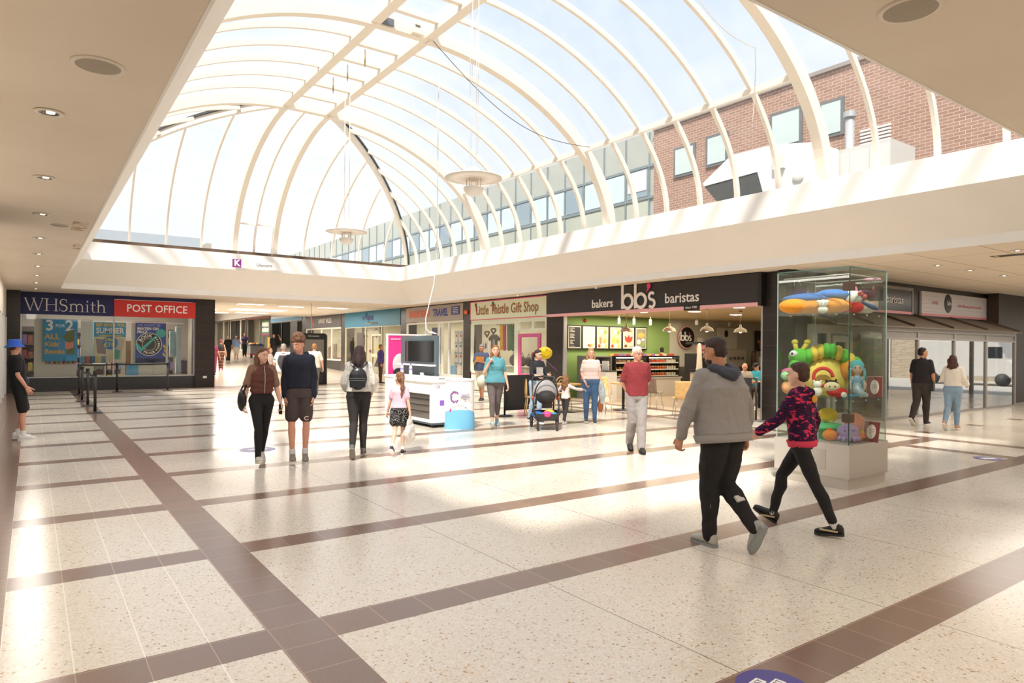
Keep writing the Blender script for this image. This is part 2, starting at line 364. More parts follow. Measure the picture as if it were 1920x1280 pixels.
for y in (4.5, 6.5, 8.6, 10.8, 12.8, 14.9, 17, 19.2, 21.4, 23.6, 25.8, 28): wf.box((-.78, y, 0), (-.66, y+.12, 2.55), 0); wf.box((-.8, y+.12, .1), (-.78, y+2.0, 2.5), 1)
struct(wf, 'window_3', [mat('#e9e7e2', .4), glass((.75, .78, .78), .1, .5)])
w = MB(); w.box((-.7, 28.2, 0), (-.3, 29.0, CZ)); w.box((-.34, 28.9, CZ-.02), (6, 30, CZ+.01)); w.box((5.25, 28.75, 0), (5.96, 29.5, CZ)); struct(w, 'wall_far', M_DTILE)
w = MB(); w.box((5.75, 29.5, 0), (5.96, 82, 5.8)); struct(w, 'wall_corridor', mat('#bfb5a6', .7))
w = MB(); w.box((4, 82, 0), (17, 82.2, 5.8)); struct(w, 'wall_corridor_end', mat('#cfc6b8', .7))
w = MB(); w.box((-4, -5.2, 0), (30, -5, CZ)); struct(w, 'wall_back', mat('#d8cdbb', .7))
w = MB(); w.box((-4, -5, 0), (-3.8, 30, CZ)); struct(w, 'wall_left.002', mat('#7d7264', .7))
# dark ribbed wall at the far right
def ribbed(nt, L, pos, b):
    wv = N(nt, 'ShaderNodeTexWave', i_Scale=3.2); wv.bands_direction = 'X'; L(pos, wv.inputs['Vector']); r = ramp(nt, [(.2, '#1c1512'), (.6, '#41322a')]); L(wv.outputs['Fac'], r.inputs[0]); return r.outputs[0]
w = MB(); w.box((24.5, 8.3, 0), (30, 8.6, CZ))
struct(w, 'wall_right', nodemat('ribbed', ribbed, .5))
w = MB(); w.box((29.8, -5, 3.0), (30, 8.3, CZ)); struct(w, 'wall_right.001', mat('#3a2f29', .6))
# downlights and speakers in the ceilings
dl = None
M_RIM = mat('#e8ddcc', .5); M_CAN = mat('#8d8880', .25, metal=.9); M_BULB = mat('#fff4dc', .5, em=5)
def downlight(x, y, z, label, r=.07, lit=True, group='recessed downlights in the low ceiling'):
    t = thing('downlight', label, 'ceiling light', (x, y, z), 0, group)
    MB().lathe([(r*1.45, -.004), (r*1.45, -.012), (r, -.012), (r, -.002)], (0, 0, 0), 24).build('rim', M_RIM, t)
    MB().lathe([(r, -.01), (r*.8, -.003), (.001, -.002)], (0, 0, 0), 24).build('reflector', M_CAN, t)
    if lit: MB().cyl((r*.15, 0, -.008), r*.42, .003, 14).build('bulb', M_BULB, t)
    return t
d0 = downlight(.104, 6.42, CZ, 'recessed chrome downlight in a cream ceiling')
LY = [8.95, 11.5, 14.1, 16.6, 19.2, 21.8, 24.4, 27.0]
for i, y in enumerate(LY):
    d = copy_tree(d0); d.location = (.11, y, CZ)
RL = [(14.4, 4.6), (14.4, 8.0), (14.0, 11.3), (13.75, 15), (13.75, 19), (15.6, 6.4), (17.1, 6.35), (18.9, 6.3), (20.8, 6.3), (22.9, 6.3), (25.5, 6.2), (2.9, 27.8), (7.2, 27.8), (11.2, 28.2), (13.0, 28.2), (9.2, 29.8), (6.4, 30.5), (6.3, 33), (10.8, 33), (12.8, 33), (12.8, 36)]
for i, (x, y) in enumerate(RL):
    d = copy_tree(d0); d.location = (x, y, CZ); d['label'] = 'small recessed downlight in the far or right-hand ceiling'; d['group'] = 'downlights of the far and right-hand ceilings'
def speaker(x, y, r, label):
    t = thing('ceiling_speaker', label, 'ceiling speaker', (x, y, CZ))
    MB().lathe([(r*1.18, -.002), (r*1.15, -.014), (r, -.012)], (0, 0, 0), 28).build('rim', M_RIM, t)
    MB().lathe([(r, -.012), (r*.6, -.018), (.001, -.02)], (0, 0, 0), 28).build('grille', mat('#b5aa98', .7, bump=.5, bs=400), t)
speaker(.345, 5.15, .13, 'large round speaker grille in the ceiling at top left')
speaker(3.798, 1.70, .13, 'large round speaker grille in the ceiling at top right')
speaker(.36, 12.4, .11, 'flat round speaker beside the water-stained ceiling patch')
# water stains of their own shape
st = nodemat('stain', lambda nt, L, pos, b: (lambda n, r: (L(pos, n.inputs['Vector']), L(n.outputs['Fac'], r.inputs[0]), r.outputs[0])[-1])(N(nt, 'ShaderNodeTexNoise', i_Scale=9.0, i_Detail=6.0), ramp(nt, [(.42, '#e4d8c7'), (.55, '#cdb08a'), (.66, '#9a7850')])), .9)
s = MB(); s.box((.50, 11.9, CZ-.003), (.70, 12.8, CZ-.001)); s.box((.62, 14.6, CZ-.003), (.74, 15.3, CZ-.001)); s.build('water_stain', st, label='brown water stains on the cream ceiling near the well edge', cat='stain')
# air vent on the right
t = thing('air_vent', 'long dark slotted air vent in the right-hand ceiling', 'vent', (15.0, 4.3, CZ))
MB().box((-.12, -2.2, -.004), (.16, .9, -.001)).build('slot', mat('#3d352c', .8), t)
v = MB()
for k in range(5): v.box((-.12, -2.2+.75*k, -.012), (.16, -2.17+.75*k, -.003))
v.build('divider', mat('#cdb99c', .7), t)
# corridor light panels
lp = None
for i, (x, y, sx, sy) in enumerate([(7.8, 30.6, 1.1, .55), (9.7, 31.1, 1.1, .5), (11.6, 30.9, 1.4, .5), (7.0, 36.5, 1.2, .8), (9.3, 35.2, 2.6, 1.6), (9.9, 38.6, 1.6, .8), (8.2, 39.3, 1.2, .8)]):
    t = thing('light_panel', ['square light panel nearest the far well edge, left one', 'square light panel in the corridor, middle of the front row', 'square light panel in the corridor, right of the front row', 'light panel at the left edge of the corridor ceiling', 'largest bright panel in the middle of the corridor ceiling', 'light panel in the back row, right', 'light panel in the back row, left'][i], 'light panel', (x, y, CZ))
    MB().box((-sx/2, -sy/2, -.012), (sx/2, sy/2, -.006)).build('diffuser', mat('#fffaf0', .5, em=2.5), t)
    b = MB()
    for a, c_ in (((-sx/2-.03, -sy/2-.03, -.016), (sx/2+.03, -sy/2, -.002)), ((-sx/2-.03, sy/2, -.016), (sx/2+.03, sy/2+.03, -.002)), ((-sx/2-.03, -sy/2, -.016), (-sx/2, sy/2, -.002)), ((sx/2, -sy/2, -.016), (sx/2+.03, sy/2, -.002))): b.box(a, c_)
    b.build('frame', M_RIM, t)
# ================================================================ ROOFLIGHT
HALF = [(5.82, 5.02), (5.58, 6.05), (5.05, 6.92), (4.32, 7.45), (3.15, 8.12), (2.1, 8.58), (1.48, 8.72), (.0, 8.80)]   # distance from ridge beams' edge -> z
RXL, RXR, RYE = 6.0, 7.30, 19.9
PR = [(5.75, 5.02), (5.49, 6.0), (4.93, 6.82), (4.2, 7.34), (3.03, 8.01), (1.98, 8.49), (1.35, 8.62), (.0, 8.72)]
def smoothp(P_, n=4):
    out = []
    for i in range(len(P_)-1):
        p0 = P_[max(i-1, 0)]; p1 = P_[i]; p2 = P_[i+1]; p3 = P_[min(i+2, len(P_)-1)]
        for k in range(n):
            t = k/n; out.append(tuple(.5*((2*p1[a])+(-p0[a]+p2[a])*t+(2*p0[a]-5*p1[a]+4*p2[a]-p3[a])*t*t+(-p0[a]+3*p1[a]-3*p2[a]+p3[a])*t**3) for a in (0, 1)))
    out.append(P_[-1]); return out
D0 = 5.75; NS = 1.87
SP = [(D0*math.cos(math.pi/2*k/30)**(2/NS), 5.02+3.7*math.sin(math.pi/2*k/30)**(2/NS)) for k in range(30)]+[(0.0, 8.72)]
KL = (RXL-GX0)/D0; KR = (GX1-RXR)/D0; KE = (GY1-RYE)/D0
M_RIB = mat('#f4ead9', .5, var=.02, vs=3); M_BAR = mat('#f2e8d8', .5); M_BLK = mat('#1b1917', .6)
RG = thing('window_1', None, None, (0, 0, 0)); RG['kind'] = 'structure'
def arc(side, y, zmin=None, trim=0):
    P_ = SP
    if side == 'R': return [(RXR+KR*d, y, z) for d, z in P_ if d >= trim]
    return [(RXL-KL*d, y, z) for d, z in P_ if d >= trim]
YR = [19.9, 13.65, 7.42, 1.2, -5.0]
for y in YR:
    for sd in 'RL':
        MB().sweep(arc(sd, y), .20, .30, (0, 1, 0)).build('rib', M_RIB, RG)
    MB().box((RXL, y-.1, 8.60), (RXR, y+.1, 8.86)).build('rib', M_RIB, RG)
def ybars():
    out = []
    for a, b in zip(YR[:-1], YR[1:]):
        n = 6
        for k in range(1, n): out.append(a+(b-a)*k/n)
    return out
for y in ybars():
    for sd in 'RL':
        MB().sweep([(p[0], p[1], p[2]+.05) for p in arc(sd, y)], .075, .12, (0, 1, 0)).build('glazing_bar', M_BAR, RG)
# far hipped end: two thick ribs, glazing bars dying into the hips
def endarc(x, xt, trim=0): # x at foot, xt at top
    out = []
    for d, z in SP:
        if d >= trim: k = d/D0; out.append((xt+(x-xt)*k, RYE+KE*d, z))
    return out
for x0, xt in ((6.03, RXL), (7.45, RXR)): MB().sweep(endarc(x0, xt), .17, .26, (1, 0, 0)).build('rib', M_RIB, RG)
MB().sweep(endarc(6.72, 6.65), .06, .1, (1, 0, 0)).build('glazing_bar', M_BAR, RG)
for k in range(1, 5):
    xr = 7.45+1.12*k; d = (xr-RXR)/KR
    if d < D0: MB().sweep(endarc(xr, xr, d), .06, .1, (1, 0, 0)).build('glazing_bar', M_BAR, RG)
    xl = 6.03-1.12*k; d = (RXL-xl)/KL
    if d < D0: MB().sweep(endarc(xl, xl, d), .06, .1, (1, 0, 0)).build('glazing_bar', M_BAR, RG)
# side bars beyond the last arch die into the hips
for k in range(1, 6):
    y = RYE+1.03*k; d = (y-RYE)/KE
    for sd in 'RL': MB().sweep([(p[0], p[1], p[2]+.04) for p in arc(sd, y, trim=d)], .07, .11, (0, 1, 0)).build('glazing_bar', M_BAR, RG)
hipR = [(RXR+KR*d, RYE+KE*d, z) for d, z in SP]; hipL = [(RXL-KL*d, RYE+KE*d, z) for d, z in SP]
for hp, s_ in ((hipR, 1), (hipL, -1)):
    MB().sweep(hp, .12, .18, Vector((1, -s_, 0))).build('hip_rafter', M_BAR, RG)
    MB().sweep([(p[0]+.05*s_, p[1]-.06, p[2]+.13) for p in hp], .07, .06, Vector((1, -s_, 0))).build('gasket', M_BLK, RG, label='black rubber gasket strip')
# ridge beams with square openings between
for x in (RXL, RXR):
    MB().box((x-.11, -5, 8.62), (x+.11, RYE+.05, 8.95)).build('ridge_beam', M_RIB, RG)
for i, y in enumerate(range(-4, 20)):
    if min(abs(y-a) for a in YR) > .5: MB().box((RXL, y-.06, 8.72), (RXR, y+.06, 8.84)).build('cross_beam', M_BAR, RG)
# horizontal rail on the right slope, broken at the end bay
zr = 6.95; MB().bar((RXR+KR*4.76, 7.42, zr), (RXR+KR*4.76, 19.9, zr), .09, .12).build('rail', M_BAR, RG)
MB().bar((6.02, RYE+KE*5.45, 6.1), (7.43, RYE+KE*5.45, 6.1), .06, .05).build('rail', M_BAR, RG)
# panes: one continuous skin of glass
M_ROOFGLASS = glass((.98, .985, .99), .02, .08, .05, .045)
g = MB(); n = len(SP)
def skin(A, B):
    vs = []; 
    for a, b in zip(A, B): vs += [a, b]
    g.add(vs, [(2*i, 2*i+1, 2*i+3, 2*i+2) for i in range(len(A)-1)], 0, True)
up = lambda p: (p[0], p[1], p[2]+.11)
for sd in 'RL': skin([up(p) for p in arc(sd, -5)], [up(p) for p in arc(sd, RYE)])
skin([up(p) for p in arc('R', RYE)], [up(p) for p in hipR]); skin([up(p) for p in arc('L', RYE)], [up(p) for p in hipL])
skin([up(p) for p in hipL], [up(p) for p in hipR])
g.add([(RXL, -5, 8.98), (RXR, -5, 8.98), (RXR, RYE, 8.98), (RXL, RYE, 8.98)], [(0,1,2,3)])
g.build('pane', M_ROOFGLASS, RG)
# dangling fittings on the ridge
t = thing('junction_box', 'grey electrical box with orange wires on the ridge cross beam', 'electrical box', (6.25, 13.53, 8.70))
MB().box((-.12, -.06, -.07), (.14, -.0, .07)).build('casing', mat('#6e747c', .5), t); MB().tube([(-.12, -.03, .02), (-.2, -.05, .04), (-.26, -.02, .02)], .012, 6).build('wire', mat('#d8582c', .5), t, label='orange wires')
t = thing('control_box', 'cream control box with small vent on the ridge cross beam', 'electrical box', (6.95, 13.5, 8.70))
MB().box((-.14, -.1, -.1), (.14, .02, .12)).build('casing', mat('#f0e6d6', .5), t); MB().box((-.08, -.105, .03), (.04, -.1, .08)).build('vent', mat('#6b665f', .6), t)
for i, y in enumerate((17.4, 16.4, 15.3)):
    t = thing('window_opener', 'small brass sprinkler rod hanging in the ridge opening', 'fitting', (6.5, y, 8.5), 0, 'rods hanging in the ridge openings')
    MB().tube([(0, 0, .3), (0, 0, 0), (0, 0, -.12)], [.012, .02, .006], 8).build('rod', mat('#9b7a4a', .4, metal=.6), t)
t = thing('cable', 'thin dark cable looping from ridge to the right-hand rail', 'cable', (7.4, 13.6, 8.6))
pts = []
for i in range(25):
    u = i/24; a = Vector((7.4, 13.55, 8.6)); b = Vector((11.95, 13.3, 6.95)); p = a.lerp(b, u); p.z -= .55*math.sin(math.pi*u)*1.1; pts.append(p-Vector((7.4, 13.6, 8.6)))
MB().tube(pts, .008, 5).build('wire', mat('#5b3a30', .6), t)
t = thing('cable', 'pale cable sagging beside the nearest thick arch', 'cable', (11.2, 7.5, 7.5))
MB().tube([(-2.0+2.0*u, .5-.2*u, .9-1.0*u-.28*math.sin(math.pi*u)) for u in [k/16 for k in range(17)]]+[(.02, .3, -.5), (.1, .4, -1.3), (.15, .5, -1.7)], .008, 5).build('wire', mat('#efe6d8', .6), t)
# pendant disc lamps
def disclamp(loc, label, ztop=8.6):
    t = thing('pendant_lamp', label, 'lamp', loc)
    MB().lathe([(.001, .02), (.55, -.04), (.56, -.055), (.30, -.075), (.001, -.08)], (0, 0, .0), 40).build('shade', mat('#fbf4ea', .4), t)
    MB().lathe([(.20, -.24), (.19, -.3), (.12, -.38), (.001, -.41)], (0, 0, 0), 28).build('diffuser', mat('#f3ede4', .5), t)
    MB().cyl((0, 0, .02), .17, .12, 24, r2=.1).build('canopy', mat('#fbf4ea', .4), t)
    for k in range(4):
        a = k*math.pi/2+.5; MB().tube([(.09*math.cos(a), .09*math.sin(a), -.26), (.09*math.cos(a), .09*math.sin(a), ztop-loc[2])], .005, 5).build('suspension_wire', mat('#f7f2ea', .5), t)
        MB().tube([(.16*math.cos(a), .16*math.sin(a), -.26), (.16*math.cos(a), .16*math.sin(a), -.07)], .008, 5).build('strut', mat('#e5d8c6', .5), t)
disclamp((7.0, 11.15, 5.0), 'white disc pendant lamp nearest, in front of the office block')
disclamp((7.1, 17.9, 4.88), 'white disc pendant lamp farther away, over the hipped end')
# ================================================================ BUILDINGS OUTSIDE
def brick(c1, c2, mo, sc=1, rot=(R_(90), 0, R_(90))):
    def fn(nt, L, pos, b):
        mp = N(nt, 'ShaderNodeMapping'); sx = N(nt, 'ShaderNodeSeparateXYZ'); cx = N(nt, 'ShaderNodeCombineXYZ'); L(pos, sx.inputs[0]); L(sx.outputs['Y'], cx.inputs[0]); L(sx.outputs['Z'], cx.inputs[1])
        br = N(nt, 'ShaderNodeTexBrick'); L(cx.outputs[0], br.inputs['Vector'])
        for k, v in (('Scale', 1.0), ('Brick Width', .45*sc), ('Row Height', .15*sc), ('Mortar Size', .012*sc), ('Mortar Smooth', .1), ('Bias', 0), ('Color1', srgb(c1)), ('Color2', srgb(c2)), ('Mortar', srgb(mo))): br.inputs[k].default_value = v
        return br.outputs['Color']
    return fn
M_BRICK = nodemat('outside_brick', brick('#9a7867', '#a98673', '#c9b7a9', .62), .85, .2)
M_CLAD = mat('#aeb1a8', .5, var=.06, vs=.5); M_CLADB = mat('#7f8b8d', .4); M_WGL = mat('#c8d8e0', .15, spec=.8); M_PGL = mat('#b9bcac', .3, var=.1, vs=.4)
XB = 20.0
b = thing('office_building', 'long office block with grey-green cladding and a band of windows', 'building', (XB, 18.45, 0))
MB().box((0, 0, 4.56), (8, 62, 10.3)).build('wall', M_CLAD, b)
wb = MB()
m_ = MB()
for k in range(46):
    y = .25+k*1.3
    m_.box((-.05, y-.03, 4.6), (0, y+.03, 10.25))
    if k < 45:
        w1 = MB().box((-.04, y+.08, 7.75), (-.01, y+1.2, 8.85)).build('window', M_WGL if k % 3 else mat('#8fa0a8', .2, spec=.8), b)
m_.box((-.06, 0, 8.88), (0, 60, 8.98)); m_.box((-.06, 0, 7.62), (0, 60, 7.72)); m_.build('mullion', M_CLADB, b)
pn = MB()
for k in range(45):
    y = .25+k*1.3; pn.box((-.03, y+.06, 4.6), (-.005, y+1.24, 7.55), k % 2)
pn.build('spandrel_panel', [M_PGL, mat('#aeb2a2', .3, var=.1, vs=.4)], b)
MB().box((-.06, .25+.15, 8.0), (-.03, .25+1.15, 8.8)).build('louvre', mat('#eceae4', .5), b)
b = thing('brick_building', 'brown brick building with square windows beside the office block', 'building', (XB-.1, 18.4, 0))
MB().box((0, -24, 4.56), (8.1, 0, 10.25)).build('wall', M_BRICK, b)
MB().box((-.08, -24, 10.2), (8.1, 0, 10.32)).build('coping', mat('#9a9088', .6), b)
for (y0, y1, z0, z1) in ((-2.08, -1.05, 8.13, 9.27), (-3.5, -2.55, 8.2, 9.33), (-6.3, -5.15, 8.2, 9.42), (-7.65, -6.85, 8.16, 9.3)):
    w_ = MB(); w_.box((-.06, y0, z0), (0, y1, z1)); fr = w_.build('window', mat('#6f7272', .5), b)
    MB().box((-.08, y0+.1, z0+.1), (-.06, y1-.1, z1-.1)).build('pane', mat('#c5d3cf', .15, spec=.8), fr)
t = thing('flue', 'steel flue pipe with cap against the brick building', 'flue', (17.75, 9.45, 4.56))
MB().cyl((0, 0, 0), .11, 3.3, 16, smooth=True).build('pipe', mat('#cfd2d3', .3, metal=.5), t); MB().cyl((0, 0, 3.3), .16, .15, 16).build('cap', mat('#b9bcbd', .4, metal=.5), t)
t = thing('louvre_vent', 'white slatted louvre on the brick wall', 'vent', (19.83, 9.85, 7.65))
l_ = MB()
for k in range(5): l_.box((0, -.45, .02+.1*k), (.08, .40, .07+.1*k))
l_.build('slats', mat('#ecebe6', .5), t)
t = thing('plant_cabinet', 'pale metal plant cabinet on the roof beside the nearest arch', 'cabinet', (16.3, 7.2, 4.56))
cb = MB(); cb.box((0, -.0+.5, 0), (1.2, 1.95, 2.05)); cb.build('casing', mat('#c9c8c2', .5), t)
cb = MB()
for k in range(3): cb.box((-.012, .54+.48*k, .05), (0, .98+.48*k, 1.95))
cb.build('panel', mat('#d4d3cd', .5), t)
t = thing('vent_duct', 'big white duct hood with dark open mouth on the roof', 'duct', (15.2, 10.1, 4.56))
h = MB(); h.poly([(0, -1.2, 0), (0, -.1, 0), (0, .4, 1.67), (0, 2.1, 1.62), (0, 2.12, 1.72), (0, 1.2, 2.28), (0, -.05, 2.27), (0, -1.2, 2.05)], 0, (1.0, 0, 0)); h.build('hood', mat('#e6e5e0', .5), t, world=False)
MB().poly([(.02, -.1, .6), (.02, -.1, .9), (.02, .4, 1.66), (.02, 2.08, 1.6), (.02, 1.6, 1.05), (.02, 1.0, .6)], 0, (.9, 0, 0)).build('mouth', mat('#494b4a', .6), t)
MB().box((-.1, -.4, 1.6), (0, -.1, 1.95)).build('actuator_box', mat('#dedbd2', .5), t); MB().ell((-.02, -.75, 1.3), (.05, .15, .13)).build('cover_disc', mat('#dcdad4', .5), t)
MB().box((-1, 28, 4.0), (5.3, 34, 5.75)).build('roof_plant_room', mat('#b9c3cb', .6), label='flat grey roof block seen low beyond the far sill', cat='building', recenter=True)
MB().box((-14, -8, 4.6), (-2.4, 40, 11.2)).build('sun_blocking_building', mat('#b8a898', .7), label='tall unseen building added behind the left-hand shops to block the sun', cat='building', recenter=True)  # out of view, added to cut off the left edge of the sun patch
rf = MB(); rf.box((13.35, -6, 3.8), (29, 82, 4.55)); rf.box((-2.4, -6, 3.8), (.2, 30, 4.6)); rf.box((-3, 26.4, 3.8), (19.9, 45, 4.5)); rf.box((0.2, -6.2, 3.75), (13.4, 1.5, 4.9)); struct(rf, 'trim_5', mat('#8f8a83', .8))
# skirts closing the gap between low ceiling and curb outside the room
# ================================================================ SHOP FRONTS
M_BLACK = mat('#1d1b1a', .45); M_DGREY = mat('#3a3633', .5); M_WHT = mat('#f4f2ec', .5); M_OFF = mat('#e6e0d2', .6)
M_SHOPGL = glass((.95, .96, .96), .03, .13); M_ALU = mat('#b9b9b6', .35, metal=.6)
# ---- big stationer and post office at the far wall (Y = 28.94)
YF = 28.94
w = MB(); w.box((-.3, YF-.02, 0), (5.25, YF+.3, .46)); struct(w, 'wall_far.001', mat('#3a3b3d', .35, var=.45, vs=60))
fr = MB(); fr.box((-.33, YF-.05, .46), (5.28, YF+.02, .50)); fr.box((2.47, YF-.03, .5), (2.52, YF+.02, 2.75)); fr.box((-.34, YF-.03, .5), (-.26, YF+.02, 2.75)); fr.box((5.2, YF-.03, .5), (5.26, YF+.02, 2.75))
wn = thing('window_2', None, None, (0, 0, 0)); wn['kind'] = 'structure'
fr.build('frame', M_ALU, wn); MB().box((-.26, YF-.005, .5), (5.2, YF+.005, 2.75)).build('pane', M_SHOPGL, wn)
it = MB(); it.box((-.4, 33.2, 0), (5.75, 33.3, 3.4)); struct(it, 'wall_far.002', mat('#8a8278', .7)); 
it = MB(); it.box((-.4, 29.3, 0), (5.75, 33.2, .02)); struct(it, 'floor.003', mat('#6b625a', .6))
area('shop_light', (2.5, 30.6, 3.2), 4.5, 1.5, 90, (1, .94, .85))
t = thing('shop_sign', 'navy blue shop fascia sign with large white serif lettering', 'sign', (-.31, YF-.16, 2.70))
MB().box((0, 0, .0), (2.8, .14, .64)).build('panel', mat('#1b2160', .45), t)
MB().box((0, .02, .64), (5.6, .14, .77)).build('top_strip', mat('#1a2052', .4), t)
def strokes(mb, polys, w, d, M):
    """polys: list of (points, width list or width) in letter units, M: fn(x,z)->Vector"""
    for pts, ww in polys:
        n = len(pts); ws = ww if isinstance(ww, (list, tuple)) else [ww]*n
        Lp, Rp = [], []
        for i, (x, z) in enumerate(pts):
            a = pts[max(i-1, 0)]; b = pts[min(i+1, n-1)]; dx, dz = b[0]-a[0], b[1]-a[1]; l = math.hypot(dx, dz) or 1
            nx, nz = -dz/l, dx/l; h = ws[i]*w/2; Lp.append((x+nx*h, z+nz*h)); Rp.append((x-nx*h, z-nz*h))
        for i in range(n-1):
            q = [Lp[i], Lp[i+1], Rp[i+1], Rp[i]]
            A = [M(*p) for p in q]; B = [p+d for p in A]
            mb.add(A+B, [(0,1,2,3),(7,6,5,4),(0,4,5,1),(1,5,6,2),(2,6,7,3),(3,7,4,0)])
def serif_text(parent, word, x0, z0, h, y, mtl, sy=1):
    k = [math.radians(a) for a in range(0, 361, 20)]
    def arcp(cx, cz, rx, rz, a0, a1, n=9): return [(cx+rx*math.cos(R_(a0+(a1-a0)*i/n)), cz+rz*math.sin(R_(a0+(a1-a0)*i/n))) for i in range(n+1)]
    G = {
     'W': (1.32, [([(.08,1),(.42,0)],1.3), ([(.42,0),(.66,.95)],.55), ([(.6,1),(.93,0)],1.3), ([(.93,0),(1.22,1)],.55), ([(-.02,.99),(.2,.99)],.4), ([(.5,.99),(.74,.99)],.4), ([(1.1,.99),(1.32,.99)],.4)]),
     'H': (.98, [([(.16,0),(.16,1)],1.3), ([(.78,0),(.78,1)],1.3), ([(.16,.52),(.78,.52)],.5), ([(.02,.015),(.3,.015)],.4), ([(.02,.985),(.3,.985)],.4), ([(.64,.015),(.92,.015)],.4), ([(.64,.985),(.92,.985)],.4)]),
     'S': (.66, [(arcp(.3,.74,.22,.24,40,250,10)+arcp(.29,.26,.24,.25,75,-140,10), [.5,.6,.7,.8,.9,1,1.1,1.2,1.3,1.4,1.4,1.4,1.4,1.4,1.3,1.2,1.1,.9,.8,.7,.6,.5]), ([(.5,.72),(.5,.98)],.35), ([(.05,.02),(.05,.3)],.35)]),
     'm': (1.12, [([(.14,0),(.14,.62)],1.1), (arcp(.33,.42,.19,.2,165,0,8)+[(.52,0)],1.05), (arcp(.72,.42,.2,.2,165,0,8)+[(.92,0)],1.05), ([(.0,.015),(.28,.015)],.4), ([(.4,.015),(.66,.015)],.4), ([(.8,.015),(1.06,.015)],.4), ([(.02,.6),(.14,.6)],.4)]),
     'i': (.34, [([(.15,0),(.15,.62)],1.1), ([(.02,.015),(.29,.015)],.4), ([(.02,.6),(.15,.6)],.4), ([(.15,.8),(.15,.93)],1.4)]),
     't': (.44, [([(.18,.84),(.18,.14)],1.1), (arcp(.3,.14,.12,.13,180,300,6),.8), ([(.02,.6),(.4,.6)],.5)]),
     'h': (.76, [([(.14,0),(.14,1)],1.1), (arcp(.35,.42,.2,.2,165,0,8)+[(.55,0)],1.05), ([(.0,.015),(.28,.015)],.4), ([(.42,.015),(.69,.015)],.4), ([(.02,.985),(.14,.985)],.4)]),
    }
    x = x0
    for ch in word:
        adv, st_ = G[ch]; mb = MB(); strokes(mb, st_, .15*h, Vector((0, -.02, 0)), lambda a, b: Vector((x+a*h, y, z0+b*h))); mb.build('letter', mtl, parent); x += adv*h
    return x
serif_text(t, 'WHSmith', .10, .12, .44, -.0, M_WHT)
t = thing('shop_sign', 'red post office fascia sign with white capitals', 'sign', (2.49, YF-.18, 2.70))
MB().box((0, 0, 0), (2.82, .16, .62)).build('panel', mat('#d9322c', .35), t)
text('POST OFFICE', .40, (3.92, YF-.185, 3.01), 'S', '#ffffff', t, squash=.88, bold=.004)
def poster(name, label, x0, x1, z0, z1, y, bg, texts, extra=None, cat='poster'):
    t = thing(name, label, cat, ((x0+x1)/2, y, z0))
    MB().box((-(x1-x0)/2, -.006, 0), ((x1-x0)/2, .006, z1-z0)).build('sheet', mat(bg, .5), t)
    for (s, size, px, pz, col, *r) in texts: text(s, size, (x0+px, y-.008, z0+pz), 'S', col, t, align=r[0] if r else 'LEFT', squash=r[1] if len(r) > 1 else 1, bold=r[2] if len(r) > 2 else .003, ext=.001)
    if extra: extra(t)
    return t
def disc(t, x, z, r, col, d=.004, y=-.008, sz=1, name='disc', n=28):
    mb = MB(); mb.add([(x+r*math.cos(a*2*math.pi/n), y-d, z+r*sz*math.sin(a*2*math.pi/n)) for a in range(n)], [tuple(range(n))]); return mb.build(name, mat(col, .5), t)
def flat(t, pts, col, y=-.01, name='print'):
    return MB().add([(a, y, b) for a, b in pts], [tuple(range(len(pts)))]).build(name, mat(col, .5), t)
for x0, x1, lab in ((.09, 1.36, 'cream display board behind the three for two poster'), (1.48, 1.86, 'cream display board left of the summer poster'), (3.09, 4.35, 'cream display board behind the book promise poster')):
    MB().box((x0, 29.22, .5), (x1, 29.25, 2.56)).build('display_board', mat('#d9d5c2', .7), label=lab, cat='board', recenter=True)
def ex1(t):
    flat(t, [(.04, .85), (.30, 1.12), (.42, 1.14), (.42, .25), (.2, .25), (.18, .78)], '#5d6b2b', name='jumper_print'); flat(t, [(.14, .45), (.24, .42), (.4, .5), (.4, .72), (.26, .66), (.14, .72)], '#dd8c7c', -.012, name='open_book_print'); flat(t, [(.16, .03), (.5, .03), (.5, .2), (.2, .18)], '#2fa4d8', -.013)
poster('poster', 'bright blue three for two kids books poster in the left window', .34, 1.38, 1.05, 2.54, 29.12, '#1b93c4', [('3', .52, .07, 1.26, '#f5f3ee', 'LEFT', 1, .012), ('FOR', .15, .37, 1.26, '#d8ecf4'), ('2', .52, .66, 1.26, '#f5f3ee', 'LEFT', 1, .012), ('ALL', .27, .05, .87, '#e3b23c', 'LEFT', 1, .008), ("Kids'", .24, .05, .6, '#e3b23c', 'LEFT', 1, .006), ('Books', .24, .05, .34, '#e3b23c', 'LEFT', 1, .006)], ex1)
def ex2(t):
    flat(t, [(-.51, 0), (.51, 0), (.51, .95), (-.51, .95)], '#d9cfae', -.007); flat(t, [(-.4, .35), (-.12, .3), (-.18, .85), (-.46, .9)], '#8a7f80', -.009); flat(t, [(.14, .1), (.36, .1), (.46, .88), (.1, .92)], '#b9b2a2', -.009, 'magazine_print'); flat(t, [(.12, .15), (.3, .12), (.34, .45), (.12, .5)], '#5aa588', -.011); disc(t, 0, .73, .25, '#1c88c0', name='price_spot')
    flat(t, [(-.5, .95), (.5, .95), (.5, 1.48), (-.5, 1.48)], '#2a9fce', -.0065)
t = poster('poster', 'summer magazines poster, blue over cream, in the middle window', 1.88, 2.91, .99, 2.48, 29.12, '#2a9fce', [], ex2)
